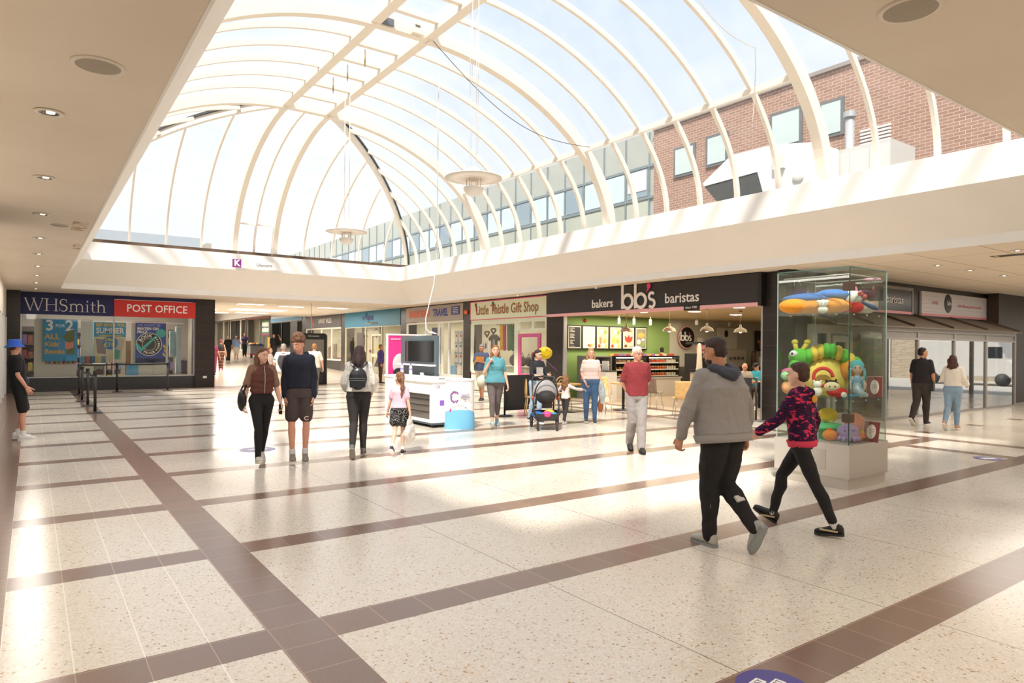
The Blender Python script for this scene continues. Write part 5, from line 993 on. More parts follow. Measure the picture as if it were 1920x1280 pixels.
# ================================================================ THINGS ON THE CONCOURSE
# queue posts with belts
def qpost(x, y, label):
    t = thing('queue_post', label, 'queue post', (x, y, 0)); MB().lathe([(.175, 0), (.175, .012), (.09, .035), (.04, .045), (.001, .045)], (0, 0, 0), 24).build('base', mat('#2e2b2a', .4), t); MB().cyl((0, 0, .03), .034, .92, 16, smooth=True).build('post', mat('#2c2928', .4), t); MB().cyl((0, 0, .93), .045, .08, 16).build('head', M_BLACK, t); return t
QP = [(1.27, 19.1, 'nearest black queue post of the left row'), (1.25, 21.36, 'second nearest black queue post of the left row'), (1.22, 23.25, 'third black queue post of the left row'), (1.29, 26.2, 'farthest black queue post of the left row'), (2.45, 27.1, 'black queue post standing under the summer poster'), (4.05, 27.2, 'black queue post standing under the book promise poster')]
for q in QP: qpost(*q)
def belt(a, b, label, sag=.08):
    m = MB(); pts = [Vector((a[0], a[1], .975)).lerp(Vector((b[0], b[1], .975)), k/12)-Vector((0, 0, sag*math.sin(math.pi*k/12))) for k in range(13)]
    m.sweep(pts, .006, .05, Vector((b[1]-a[1], a[0]-b[0], 0)).normalized()); m.build('queue_belt', M_BLACK, label=label, cat='belt', recenter=True)
belt(QP[0], QP[1], 'black belt sagging between the two nearest queue posts', .12); belt(QP[1], QP[2], 'black belt between the second and third queue posts', .12); belt(QP[2], QP[3], 'black belt between the third and the farthest queue post'); belt(QP[3], QP[4], 'black belt under the middle window, left half', .02); belt(QP[4], QP[5], 'black belt under the windows, right half', .02)
# barrier post by the gift shop
t = thing('barrier_post', 'slim black barrier post left of the bentwood chairs', 'barrier post', (9.35, 13.4, 0)); MB().lathe([(.2, 0), (.2, .015), (.03, .03), (.001, .03)], (0, 0, 0), 22).build('base', mat('#393634', .5), t); MB().cyl((0, 0, .02), .024, 1.0, 12, smooth=True).build('post', M_BLACK, t)
t = thing('banner_barrier', 'black canvas barrier behind the mother with the pushchair', 'barrier', (9.4, 13.5, 0)); MB().box((.03, -.01, .12), (1.5, .01, .98)).build('banner', mat('#2b2827', .7), t); MB().tube([(1.55, 0, 0), (1.55, 0, 1.0)], .02, 10).build('post', M_BLACK, t)
# floor stickers
def sticker(x, y, rx, rz, label, txt=True, col='#51478c'):
    t = thing('floor_sticker', label, 'floor sticker', (x, y, .002), rz)
    m = MB(); m.add([(rx*math.cos(a*2*math.pi/40), rx*math.sin(a*2*math.pi/40), .001) for a in range(40)], [tuple(range(40))]); m.build('disc', mat(col, .4), t)
    if txt:
        for (a, b, w_, s) in ((-.04, .07, .12, 'STAY'), (.01, .0, .15, 'APART'), (.0, -.07, .10, '2M')):
            MB().box((a-w_/2, b-.028, .001), (a+w_/2, b+.028, .0025)).build('label_patch', M_WHT, t); o = text(s, .045, (a, b, .003), 'U', '#6a5f80', t, world=False, ext=.0005)
    else:
        MB().box((-rx*.55, -rx*.25, .001), (rx*.55, rx*.25, .0025)).build('label_patch', M_WHT, t)
sticker(2.97, 1.94, .175, R_(8), 'round purple stay apart sticker at the bottom edge of the floor'); sticker(12.04, 4.2, .2, R_(-30), 'small purple and white floor sticker at the right', False); sticker(2.95, 11.1, .27, 0, 'pale violet floor sticker behind the girl\'s feet', False, '#a8a3c9'); sticker(3.0, 24.3, .25, 0, 'pale violet floor sticker near the queue posts', False, '#a8a3c9')
# touch screen totem up the hall
t = thing('information_totem', 'tall black information totem with rounded top', 'totem', (10.05, 29.0, 0), R_(-28)); m = MB(); pts = [(-.55, 0, 0), (.55, 0, 0), (.55, 0, 2.1)]+[(.55-.12+.12*math.cos(a), 0, 2.1+.12*math.sin(a)) for a in (R_(30), R_(60), R_(90))]+[(-.43+.12*math.cos(a), 0, 2.1+.12*math.sin(a)) for a in (R_(90), R_(120), R_(150))]+[(-.55, 0, 2.1)]
m.poly(pts, 0, (0, .18, 0)); m.build('casing', M_BLACK, t); MB().box((-.43, -.008, .55), (.43, 0, 1.95)).build('screen', mat('#8d8880', .2), t); MB().box((-.02, -.012, .9), (.03, -.008, 1.3)).build('poster_line', M_OFF, t); text('Information', .1, (0, -.01, 2.1), 'S', '#d8d6d0', t, world=False)
MB().box((-.4, -.012, .05), (.4, -.002, .45)).build('grille', mat('#3a3735', .6), t)
t = thing('hanging_cable', 'thin cord hanging over the black totem', 'cable', (9.6, 28.0, 2.2)); MB().tube([(0, 0, 0), (0, 0, 1.27)], .012, 6).build('cord', mat('#c9b894', .6), t)
t = thing('white_bollard', 'small white ticket stand left of the black totem', 'stand', (9.2, 29.3, 0)); MB().box((-.12, -.08, 0), (.12, .08, 1.25)).build('panel', M_WHT, t); MB().box((-.16, -.14, 0), (.16, .14, .04)).build('base', M_OFF, t)
# ---- charity kiosk
K = thing('kiosk_counter', 'white kiosk counter with a dark glossy front panel', 'counter', (6.67, 12.15, 0))
m = MB(); m.box((0, .05, .10), (1.0, 1.75, .16)); m.box((0, 0, .1), (1.0, .1, .95)); m.box((0, .1, .68), (.04, 1.75, .93)); m.box((0, 1.65, .1), (1.0, 1.75, .93)); m.box((.9, .1, .1), (.95, 1.65, .93)); m.build('carcass', mat('#f7f5f2', .35), K)
MB().box((-.03, -.02, .93), (1.0, 1.77, .98)).build('worktop', mat('#fbf9f6', .3), K); MB().box((.03, .1, .16), (.05, 1.65, .68)).build('front_panel', mat('#5d564f', .06, spec=.9), K)
for z in (.30, .43, .56): MB().box((.02, .1, z), (.03, 1.65, z+.014)).build('panel_stripe', M_BLACK, K)  # thin dark stripes across the front panel
for x, y in ((.1, .12), (.9, .12), (.1, 1.6), (.9, 1.6), (.5, .9)): MB().cyl((x, y, 0), .05, .1, 12).build('castor', M_BLACK, K)
MB().box((-.005, -.01, .06), (1.0, 1.75, .1)).build('skirt', mat('#4a5058', .4), K)
MB().box((-.004, -.004, .45), (.0, .0, .5)).build('corner_bead', M_WHT, K)
text('CR', .09, (6.8, 12.145, .84), 'S', '#b9a3c9', K); MB().box((.18, -.004, .45), (.28, 0, .56)).build('violet_block', mat('#8f5fc4', .5), K)
MB().box((.42, 1.75, .1), (.95, 3.15, .93)).build('rear_carcass', mat('#f7f5f2', .35), K); MB().box((.40, 1.77, .93), (.95, 3.17, .98)).build('rear_worktop', mat('#fbf9f6', .3), K)
# oval promotional counter wrapped in printed fabric
K = thing('promotion_counter', 'white oval fabric counter with charity logo and blue wave', 'counter', (7.13, 11.82, 0), R_(-32))
m = MB(); n = 44
def ov(z, k=1): return [(.30*k*math.cos(a*2*math.pi/n), .24*k*math.sin(a*2*math.pi/n), z) for a in range(n)]
rings = [(0.0, 1.03), (.03, 1.02), (.3, .985), (.7, .975), (.96, .99), (1.0, 1.0)]; vs = []
for z, k in rings: vs += ov(z, k)
fs = [(i*n+j, i*n+(j+1) % n, (i+1)*n+(j+1) % n, (i+1)*n+j) for i in range(len(rings)-1) for j in range(n)]
m.add(vs, fs, 0, True); m.build('fabric_wrap', nodemat('fabric_wave', lambda nt, L, pos, b: (lambda s, w1, a, g, mx: (L(pos, s.inputs[0]), L(s.outputs['X'], w1.inputs[0]), L(w1.outputs[0], a.inputs[0]), L(s.outputs['Z'], g.inputs[0]), L(a.outputs[0], g.inputs[1]), L(g.outputs[0], mx.inputs[0]), mx.outputs[0])[-1])(N(nt, 'ShaderNodeSeparateXYZ'), N(nt, 'ShaderNodeMath', operation='MULTIPLY_ADD', i_1=3.0, i_2=.75), N(nt, 'ShaderNodeMath', operation='SINE'), N(nt, 'ShaderNodeMath', operation='LESS_THAN'), (lambda mm: (mm.inputs[1].__setattr__('default_value', srgb('#f6f4f3')), mm.inputs[2].__setattr__('default_value', srgb('#7cc4ea')), mm)[-1])(N(nt, 'ShaderNodeMixRGB'))), .5) if False else mat('#f6f4f3', .5), K)
def ovp(a, z, k): return Vector((.30*k*math.cos(a), .24*k*math.sin(a), z))
m = MB(); A0, A1, NN = R_(-178), R_(-2), 40; vs = []
for i in range(NN+1):
    u = i/NN; a = A0+(A1-A0)*u; top = .31+.09*math.sin(u*2.6+.2)-.12*max(0, u-.75); vs += [ovp(a, .004, 1.035), ovp(a, max(top*.5, .1), 1.015), ovp(a, top, 1.0)]
m.add(vs, [(3*i, 3*i+3, 3*i+4, 3*i+1) for i in range(NN)]+[(3*i+1, 3*i+4, 3*i+5, 3*i+2) for i in range(NN)], 0, True); m.build('blue_wave_print', mat('#7cc4ea', .5), K)
MB().cyl((0, 0, .985), .31, .03, 44, sy=.8).build('top', mat('#fbfaf7', .4), K)
def onov(x, z, off=.012): return Vector((x, -.24*.98*math.sqrt(max(0, 1-(x/.296)**2))-off, z))
random.seed(3)
for i in range(46):
    a = R_(45+270*i/45); r_ = .085+random.uniform(-.018, .018); p = onov(-.09+r_*math.cos(a), .66+r_*1.15*math.sin(a)); MB().ell(p, (.011, .004, .011), n=8).build('logo_dot', mat(['#4b3f9c', '#e0409a', '#7d6fc9', '#3d3a8c'][i % 4], .5), K)
for s_, z in (('CANCER', .70), ('RESEARCH', .655), ('UK', .61)):
    o = text(s_, .052, onov(.11, z, .02), 'S', '#8d84a3', K, world=False, squash=.9); o.rotation_euler = (R_(90), 0, R_(14))
text('Together we will beat cancer', .03, onov(.0, .5, .012), 'S', '#b7b0c0', K, world=False)
MB().ell(onov(-.17, .385, .0), (.035, .006, .035), n=14).build('pink_dot', mat('#ee4c8b', .5), K); MB().ell(onov(.12, .44, .003), (.012, .004, .012), n=10).build('small_dot', mat('#6a6a9a', .5), K)
# screen board behind the kiosk
K = thing('screen_board', 'grey display board with a wide dark screen above the kiosk', 'display board', (7.78, 14.0, 0)); MB().box((0, 0, .0), (.08, 1.85, 1.93)).build('board', mat('#5f6d73', .5), K); MB().box((-.03, .1, 1.30), (0, 1.55, 1.80)).build('screen', mat('#2a2523', .08, spec=.8), K); MB().box((-.14, -.01, 1.20), (0, 1.86, 1.235)).build('shelf', M_WHT, K)
for i, y in enumerate((14.5, 14.95)):
    t = thing('water_bottle', ['clear water bottle with purple cap, right one on the kiosk', 'clear water bottle with purple cap, left one on the kiosk'][i], 'bottle', (7.3, y-.15, .98)); MB().lathe([(.038, 0), (.04, .01), (.04, .12), (.036, .14), (.04, .16), (.036, .21), (.016, .24), (.014, .25)], (0, 0, 0), 14).build('body', mat('#e3e8ee', .15, alpha=.75), t); MB().cyl((0, 0, .25), .017, .03, 12).build('cap', mat('#7a58b8', .5), t); MB().cyl((0, 0, .13), .041, .035, 14).build('label_band', mat('#9a7fd0', .5), t)
t = thing('paper_cup', 'white cup on the kiosk worktop', 'cup', (7.25, 13.7, .98)); MB().lathe([(.03, 0), (.04, .09), (.036, .09), (.028, .01), (.001, .01)], (0, 0, 0), 14).build('body', M_WHT, t); MB().tube([(.038, 0, .07), (.06, 0, .05), (.034, 0, .025)], .006, 6).build('handle', M_WHT, t)
t = thing('phone', 'black phone lying at the front of the kiosk worktop', 'phone', (7.1, 12.45, .98), R_(50)); MB().box((-.06, -.09, 0), (.06, .09, .012)).build('body', M_BLACK, t, bevel=.004); MB().box((-.05, -.08, .012), (.05, .08, .0135)).build('screen', mat('#2b2a2a', .1), t)
t = thing('paper_tray', 'flat white tray at the right end of the kiosk', 'tray', (7.45, 12.6, .98)); MB().box((-.18, -.28, 0), (.18, .28, .015)).build('base', mat('#eceae6', .4), t); MB().box((-.18, -.28, .015), (-.165, .28, .03)).build('lip', M_WHT, t)
# pink poster stand with its white frame
K = thing('poster_stand', 'tall pink poster stand in a white frame behind the kiosk', 'poster stand', (7.49, 16.0, 0)); MB().box((0, 0, .08), (1.05, .04, 1.95)).build('poster', mat('#ee3f92', .4), K)
m = MB(); m.box((-.04, -.01, .04), (0, .05, 1.99)); m.box((1.05, -.01, .04), (1.09, .05, 1.99)); m.box((-.04, -.01, 1.95), (1.09, .05, 1.99)); m.box((-.04, -.01, .04), (1.09, .05, .08)); m.build('frame', M_WHT, K); MB().box((-.06, -.16, 0), (.1, .2, .04)).build('foot', mat('#bcbcba', .4), K); MB().box((.95, -.16, 0), (1.1, .2, .04)).build('foot', mat('#bcbcba', .4), K)
text('RACE FOR LIFE', .06, (7.70, 15.99, 1.85), 'S', '#ffe9f3', K, squash=.7); text('RACE', .22, (7.71, 15.99, .70), 'S', '#ffffff', K, squash=.6, bold=.01); text('FOR', .13, (7.65, 15.99, .9), 'S', '#ffffff', K, squash=.7)
MB().ell((.33, -.004, 1.2), (.2, .006, .28), n=20).build('portrait_print', mat('#e9e3e3', .5), K); MB().ell((.3, -.01, .98), (.16, .006, .13), n=16).build('stripe_print', mat('#3b3438', .5), K)
# white power cable dropping from the roof
t = thing('power_cable', 'white coiled power cable dropping from the rooflight to the kiosk', 'cable', (7.75, 13.9, 2.0))
pts = [(.62, 1.1, 6.5), (.6, 1.1, 5.9), (.58, 1.08, 2.3)]+[(.58+.02*math.cos(k), 1.1+.10*math.cos(k*1.0), 2.15+.16*math.sin(k*1.0)) for k in [i*.7 for i in range(22)]]+[(.55, 1.05, 1.7), (.42, .95, 1.2), (.2, .75, .75), (.02, .6, .35), (.0, .55, .1), (.05, .45, .0), (.05, .1, -.03), (.05, .35, .02), (.05, .8, -.02), (.05, .5, -.05)]
MB().tube(pts, .011, 6).build('wire', mat('#f3f0ea', .5), t)
# ---- glass display case
CS = thing('display_case', 'tall glass display case of soft toys on a silver plinth', 'display case', (8.3, 4.64, 0))
MS = mat('#cfc8bf', .3, metal=.35); m = MB(); m.box((-.44, -.47, .0), (.44, .47, .50)); m.build('plinth', MS, CS); m = MB(); m.box((-.46, -.49, .13), (.46, .49, .53)); m.build('plinth_cover', MS, CS)
m = MB(); m.box((-.464, -.2, .2), (-.46, .25, .45)); m.build('access_hatch', mat('#c4bdb4', .3, metal=.35), CS); m = MB(); m.box((-.466, .18, .2), (-.46, .184, .45)); m.build('seam', M_DGREY, CS)
GLC = glass((.93, .97, .95), .05, .28, .01)
for nm, a, b in (('glass_pane', (-.44, -.47, .53), (-.432, .47, 2.64)), ('glass_pane', (.432, -.47, .53), (.44, .47, 2.64)), ('glass_pane', (-.44, -.47, .53), (.44, -.462, 2.64)), ('glass_pane', (-.44, .462, .53), (.44, .47, 2.64)), ('glass_lid', (-.44, -.47, 2.632), (.44, .47, 2.642))): MB().box(a, b).build(nm, GLC, CS)
ME = mat('#2c5446', .15, alpha=.9); ME2 = mat('#bcd8cc', .2, alpha=.6)
for x, y, mm in ((-.44, -.47, ME), (-.44, .47, ME2), (.44, -.47, ME2), (.44, .47, ME2)): MB().box((x-.005, y-.005, .53), (x+.005, y+.005, 2.64)).build('glass_edge', mm, CS)
for a, b in (((-.44, -.475, 2.635), (.44, -.465, 2.648)), ((-.445, -.47, 2.635), (-.435, .47, 2.648))): MB().box(a, b).build('glass_edge', mat('#4e6e62', .2), CS)
for z in (1.065, 2.10):
    MB().box((-.42, -.45, z), (.42, .45, z+.008)).build('glass_shelf', glass((.9, .95, .93), .08, .3), CS)
    for x, y in ((-.42, -.3), (-.42, .3), (.3, -.45), (-.3, -.45), (0, -.45)): MB().ell((x, y, z-.02), .012, n=8).build('shelf_stud', M_ALU, CS)
MB().tube([(-.38, -.42, 2.56), (.38, -.42, 2.56), (.38, .42, 2.56), (-.38, .42, 2.56), (-.38, -.42, 2.56)], .009, 6).build('light_rail', mat('#d6d2ca', .3, metal=.5), CS)
for z in (.80, 2.36): MB().box((-.47, -.50, z), (-.37, -.40, z+.10)).build('lock_block', mat('#5a4a40', .4, metal=.4), CS)
# soft toys
PL = lambda c, v=.08: mat(c, .95, var=v, vs=20, bump=.3, bs=90)
def toy(name, label, loc, parts, rz=0, cat='soft toy'):
    t = thing(name, label, cat, loc, rz)
    for nm, mb, mt_ in parts: mb.build(nm, mt_, t)
    return t
# view axis of the case runs from -x-y; toys face that way (rz turns local -Y to face the hall)
RV = R_(-55)
Z1, Z2, Z0 = 1.075, 2.11, .53
b1 = MB(); b1.ell((0, 0, .09), (.42, .2, .09)); b1.ell((-.25, 0, .1), (.2, .2, .1)); b1.ell((.18, -.03, .1), (.18, .19, .1)); b2 = MB(); b2.ell((.0, .04, .2), (.40, .16, .07)); b2.ell((.18, .0, .24), (.2, .14, .07))
toy('orange_plush', 'big orange plush lying on the top shelf with blue fleece on its back', (8.10, 4.72, Z2), [('body', b1, PL('#f09a32')), ('blue_back', b2, PL('#4a86d8'))], RV)
toy('bear', 'tiny white bear propped against the big orange plush', (7.93, 4.54, Z2), [('body', MB().ell((0, 0, .04), (.06, .05, .045)), PL('#efeae0')), ('head', MB().ell((0, -.01, .115), (.055, .05, .05)).ell((-.05, 0, .14), (.025, .015, .02)).ell((.05, 0, .14), (.025, .015, .02)), PL('#f3eee6')), ('eyes', MB().ell((-.02, -.058, .12), .006, n=8).ell((.02, -.058, .12), .006, n=8), M_BLACK)], RV)
toy('red_white_plush', 'white plush with red trousers at the front of the top shelf', (8.36, 4.40, Z2), [('body', MB().ell((0, 0, .08), (.13, .09, .08)), PL('#d02626')), ('head', MB().ell((0, 0, .20), (.12, .09, .09)), PL('#f1edea')), ('bow', MB().ell((.08, -.06, .24), (.04, .02, .03)).ell((.13, -.05, .21), (.03, .02, .03)), mat('#d96b66', .6))], RV)
toy('pink_plush', 'pink pig plush with pointed ears at the right of the top shelf', (8.60, 4.37, Z2), [('body', MB().ell((0, 0, .13), (.16, .11, .13)), PL('#f4dccb')), ('crown', MB().ell((0, 0, .23), (.13, .1, .08)), PL('#f1a9bd')), ('ear', MB().cyl((-.1, 0, .28), .03, .08, 10, r2=.004), PL('#ee8ea8')), ('ear', MB().cyl((.1, 0, .28), .03, .08, 10, r2=.004), PL('#ee8ea8')), ('sash', MB().ell((.03, -.06, .11), (.13, .06, .035), rot=Matrix.Rotation(R_(25), 3, 'Y')), PL('#44628f'))], RV)
for i, (x, y, lb) in enumerate(((7.98, 4.92, 'clear acrylic sign holder hanging at the left of the case top'), (8.55, 4.25, 'clear acrylic box with pink slip at the right of the case top'))):
    t = thing('acrylic_holder', lb, 'sign holder', (x, y, Z2+.16 if i else Z2+.1), RV); MB().box((-.12, -.01, 0 if i else -.09), (.12, .01, .26)).build('sheet', glass((.86, .85, .86), .18, .3), t)
    if i: MB().ell((0, 0, .27), (.1, .02, .02)).build('pink_slip', mat('#f0b9c8', .6), t)
    else: MB().tube([(-.03, 0, .26), (-.03, 0, .34)], .004, 5).build('hook', M_ALU, t); MB().tube([(.05, 0, .26), (.02, 0, .34)], .004, 5).build('hook', M_ALU, t)
toy('leaflet', 'purple card behind the blue fleece on the top shelf', (8.02, 4.9, Z2), [('sheet', MB().add([(-.16, 0, .14), (.16, .05, .17), (.1, .08, .3), (-.1, .02, .32)], [(0,1,2,3)]), mat('#5b3f86', .5)), ('stand', MB().box((-.01, .03, 0), (.01, .05, .2)), M_ALU)], RV, cat='card')
# giant caterpillar of the middle shelf
t = thing('caterpillar_plush', 'giant green and yellow striped caterpillar plush on the middle shelf', 'soft toy', (8.25, 4.66, Z1), RV)
MB().ell((-.33, 0, .49), (.13, .1, .11)).ell((-.36, -.02, .36), (.1, .09, .12)).build('head', PL('#6cc04a'), t); MB().ell((-.40, -.08, .53), (.05, .03, .04)).build('eye', M_WHT, t); MB().ell((-.42, -.108, .53), (.014, .008, .018), n=8).build('pupil', M_BLACK, t)
for x, dx in ((-.36, -.02), (-.30, .06)): MB().tube([(x, 0, .56), (x+dx, 0, .66)], .028, 8).ell((x+dx*1.1, 0, .68), (.042, .035, .035), n=12).build('antenna', PL('#e3cf52'), t)
N_ = 9
for k in range(N_):
    u = k/(N_-1); a = Vector((-.22+.56*u, .02, .50+.09*math.sin(math.pi*min(u*1.05, 1))-.10*u*u)); MB().ell(a, (.062, .13, .10)).build('segment', PL(['#6cc04a', '#f0cf5a'][(k//1) % 2 if k not in (2, 3) else (0 if k == 3 else 1)]), t)
MB().ell((.0, .05, .24), (.28, .12, .25)).build('yellow_belly', PL('#f4d76a'), t); MB().ell((.27, -.02, .34), (.13, .1, .14)).build('orange_wing', PL('#f0a030'), t); MB().ell((.27, -.11, .36), (.05, .02, .05)).build('red_spot', PL('#d9482b'), t)
MB().tube([(-.06+.11*math.cos(a), -.14, .24+.11*math.sin(a)) for a in [k*2*math.pi/20 for k in range(19)]], .022, 8).build('red_ring', PL('#d8372c'), t)
toy('ladybird_plush', 'small red ladybird plush in front of the caterpillar', (8.06, 4.46, Z1), [('body', MB().ell((.04, 0, .06), (.13, .08, .06)), PL('#cf2b22')), ('face', MB().ell((-.03, -.03, .13), (.09, .06, .06)), PL('#efd9b0')), ('hood', MB().ell((-.03, .01, .16), (.08, .06, .05)).ell((-.09, 0, .2), .015, n=8).ell((.02, 0, .21), .015, n=8), PL('#33211d')), ('eyes', MB().ell((-.06, -.088, .135), .009, n=8).ell((.0, -.088, .135), .009, n=8), M_BLACK), ('paw', MB().ell((.1, -.07, .035), .035), PL('#f1ece2'))], RV)
t = thing('mermaid_doll', 'soft mermaid doll with turquoise plaits on the middle shelf', 'doll', (8.33, 4.32, Z1), RV)
MB().ell((0, 0, .36), (.065, .055, .075)).tube([(0, 0, .3), (0, 0, .27)], .022, 8).build('head', mat('#e9c3a9', .7), t); MB().ell((0, .02, .385), (.085, .07, .075)).build('hair', PL('#5cc3cf'), t)
for s_ in (-1, 1):
    m = MB()
    for k in range(8): m.ell((.075*s_+.008*s_*math.sin(k), -.01, .34-.032*k), (.02, .02, .02), n=8)
    m.build('plait', PL('#6fcbd6'), t); MB().ell((.026*s_, -.053, .365), (.011, .006, .012), n=8).build('eye', mat('#3b5a86', .3), t); MB().tube([(.05*s_, 0, .25), (.09*s_, -.02, .16), (.07*s_, -.05, .09)], .016, 8).build('arm', mat('#e9c3a9', .7), t)
MB().ell((0, 0, .2), (.055, .04, .08)).build('bodice', mat('#8fb9d6', .4, metal=.2), t); MB().tube([(0, 0, .16), (.0, -.03, .09), (.05, -.07, .04), (.11, -.09, .03)], [.05, .06, .045, .02], 12).build('tail', mat('#bcd2de', .35, metal=.3, var=.15, vs=30), t); MB().ell((-.1, -.06, .02), (.12, .04, .018)).build('fin', mat('#3f9fc9', .5), t)
def card(loc, rz, label, tilt=0):
    t = thing('framed_card', label, 'card', loc, rz); t.rotation_euler = (0, R_(tilt), rz); MB().box((-.085, -.006, 0), (.085, .006, .25)).build('card', mat('#8c4a47', .4), t); MB().box((-.09, .0, -.0), (.09, .008, .256)).build('backing', mat('#d9cdbf', .4), t); MB().ell((0, -.007, .125), (.05, .003, .09), n=22).build('oval_print', mat('#f1e6dc', .5), t)
    for k in range(3): MB().box((-.03, -.0115, .11+.02*k), (.03, -.0105, .115+.02*k)).build('print_line', mat('#b58a86', .5), t)
card((8.52, 4.20, Z1), RV, 'maroon card with white oval on the middle shelf'); card((8.42, 4.20, Z0), RV-.1, 'tilted maroon card with white oval on the plinth of the case', 6)
toy('reflection_plush', 'pink and green plush standing in for a reflection at the left end of the middle shelf', (7.95, 4.98, Z1), [('body', MB().ell((0, 0, .1), (.11, .09, .1)), PL('#d8a070')), ('head', MB().ell((0, 0, .25), (.12, .1, .08)), PL('#8fc08a')), ('cap', MB().ell((0, .02, .29), (.11, .09, .06)), PL('#d8709a')), ('eyes', MB().ell((-.04, -.1, .25), .014, n=8).ell((.04, -.1, .25), .014, n=8), M_BLACK)], RV)  # solid toy added in place of a pink reflection in the case glass
toy('white_bear_plush', 'small cream bear plush beside the ladybird', (7.96, 4.62, Z1), [('body', MB().ell((0, 0, .06), (.06, .05, .06)), PL('#efe6d6')), ('head', MB().ell((0, 0, .15), (.05, .045, .045)).ell((-.04, 0, .19), .016, n=8).ell((.04, 0, .19), .016, n=8), PL('#f3ebde'))], RV)
toy('green_cushion', 'round green cushion under the yellow block in the case', (8.2, 4.62, Z0), [('cushion', MB().ell((0, .02, .15), (.24, .17, .06)), PL('#5cbf7a')), ('stand', MB().cyl((0, .02, 0), .1, .12, 16), PL('#4aa36a'))], RV)
toy('yellow_block_plush', 'plain golden yellow block shaped plush on the green cushion', (8.22, 4.63, Z0+.21), [('body', MB().ell((0, 0, .09), (.12, .08, .095)), PL('#e3bb2a')), ('foot', MB().ell((.03, -.05, .015), (.03, .03, .02)), PL('#c9c03a'))], RV)
toy('orange_ball_plush', 'orange round plush left of the purple octopus', (8.08, 4.52, Z0), [('body', MB().ell((0, 0, .07), (.09, .08, .07)), PL('#f08a2e')), ('tuft', MB().ell((0, 0, .14), (.03, .03, .02)), PL('#e0702a'))], RV)
t = thing('octopus_plush', 'lilac octopus plush at the front of the case plinth', 'soft toy', (8.2, 4.36, Z0), RV); MB().ell((0, 0, .12), (.13, .1, .1)).build('head', PL('#bfa0d8'), t)
for k in range(7): a = math.pi*(1+k/6); MB().tube([(.09*math.cos(a), .07*math.sin(a), .06), (.14*math.cos(a), .12*math.sin(a), .025)], [.03, .022], 8).build('tentacle', PL('#c9aee0'), t)
MB().ell((-.045, -.088, .14), .011, n=8).ell((.05, -.086, .14), .011, n=8).build('eyes', M_BLACK, t)
toy('peach_plush', 'large peach round plush at the right of the case plinth', (8.50, 4.42, Z0), [('body', MB().ell((0, 0, .17), (.13, .12, .17), rot=Matrix.Rotation(R_(-15), 3, 'Y')), PL('#ee9070')), ('leaf', MB().tube([(-.05, 0, .32), (-.11, 0, .37)], .012, 6), mat('#7a5a34', .7))], RV)
toy('orange_fish_plush', 'bright orange plush fin behind the tilted card', (8.32, 4.30, Z0), [('body', MB().ell((0, .03, .06), (.09, .05, .06)), PL('#f0702a')), ('fin', MB().ell((.05, .03, .11), (.03, .015, .03)), PL('#e9c43a'))], RV)
# ---- smiley balloon
t = thing('balloon', 'yellow foil balloon with purple ribbon beside the mother', 'balloon', (9.55, 12.1, 1.40)); MB().ell((0, 0, .14), (.17, .10, .145), n=28, rot=Matrix.Rotation(R_(-35), 3, 'Z')).build('envelope', mat('#f2cf1d', .18, metal=.15), t); MB().cyl((.03, .0, -.02), .012, .03, 8).build('neck', mat('#9a5fb8', .5), t)
MB().tube([(.03, 0, -.01), (.1, -.03, -.1), (.19, -.08, -.19), (.27, -.12, -.27)], .006, 6).build('ribbon', mat('#9a5fb8', .5), t)
MB().tube([(-.06, -.10, .20), (-.03, -.115, .215), (.0, -.12, .205)], .005, 5).build('wink_print', M_BLACK, t); MB().tube([(.04, -.125, .18), (.07, -.12, .17), (.10, -.11, .18)], .006, 5).build('smile_print', M_BLACK, t)
# ---- pushchair
PR_ = thing('pushchair', 'black three in one pushchair with grey hood', 'pushchair', (8.60, 10.85, 0), R_(-33)); BK = mat('#2a2827', .5)
for sx in (-1, 1):
    for y, r_ in ((-.36, .10), (.34, .14)):
        x = sx*(.19 if y < 0 else .27); w_ = MB(); w_.tube([(x+r_*0, y+r_*.8*math.cos(a), r_+r_*.8*math.sin(a)) for a in [k*2*math.pi/18 for k in range(19)]], r_*.2, 8); o = w_.build('tyre', mat('#373331', .7), PR_); MB().lathe([(r_*.65, -.015), (r_*.6, .0), (.02, .02), (.001, .02)], (x, y, r_), 16, axis=(sx, 0, 0)).build('wheel_hub', mat('#54504d', .5), PR_)
    MB().tube([(.27*sx, .34, .14), (.26*sx, .0, .42), (.25*sx, -.25, .36), (.19*sx, -.36, .2)], .016, 8).build('lower_frame', BK, PR_)
    MB().tube([(.25*sx, -.30, .32), (.26*sx, .1, .62), (.25*sx, .5, .98)], .017, 8).build('side_frame', BK, PR_); MB().ell((.265*sx, .08, .62), (.03, .04, .05)).build('joint', mat('#c9562f', .5) if sx else BK, PR_)
    MB().tube([(.19*sx, -.36, .2), (.19*sx, -.33, .34)], .024, 8).build('fork', BK, PR_)
MB().tube([(-.25, .5, .98), (-.22, .58, 1.03), (0, .61, 1.05), (.22, .58, 1.03), (.25, .5, .98)], .02, 8).build('handlebar', BK, PR_)
m = MB(); m.add([(-.2, -.34, .2), (.2, -.34, .2), (.23, .28, .2), (-.23, .28, .2), (-.23, -.38, .34), (.23, -.38, .34), (.26, .32, .36), (-.26, .32, .36)], [(3,2,1,0),(0,1,5,4),(1,2,6,5),(2,3,7,6),(3,0,4,7)]); m.build('basket', mat('#3a3634', .7), PR_, solid=.008)
m = MB(); m.ell((0, .05, .66), (.21, .3, .16)); m.build('seat', mat('#33302f', .7), PR_)
def hood(u, v):
    a = math.pi*v; b_ = R_(10+95*u); r_ = .255; return (r_*math.cos(a), .18-.30*math.cos(b_)*1.0*math.sin(a)**.6, .68+.31*math.sin(b_)*math.sin(a)**.8)
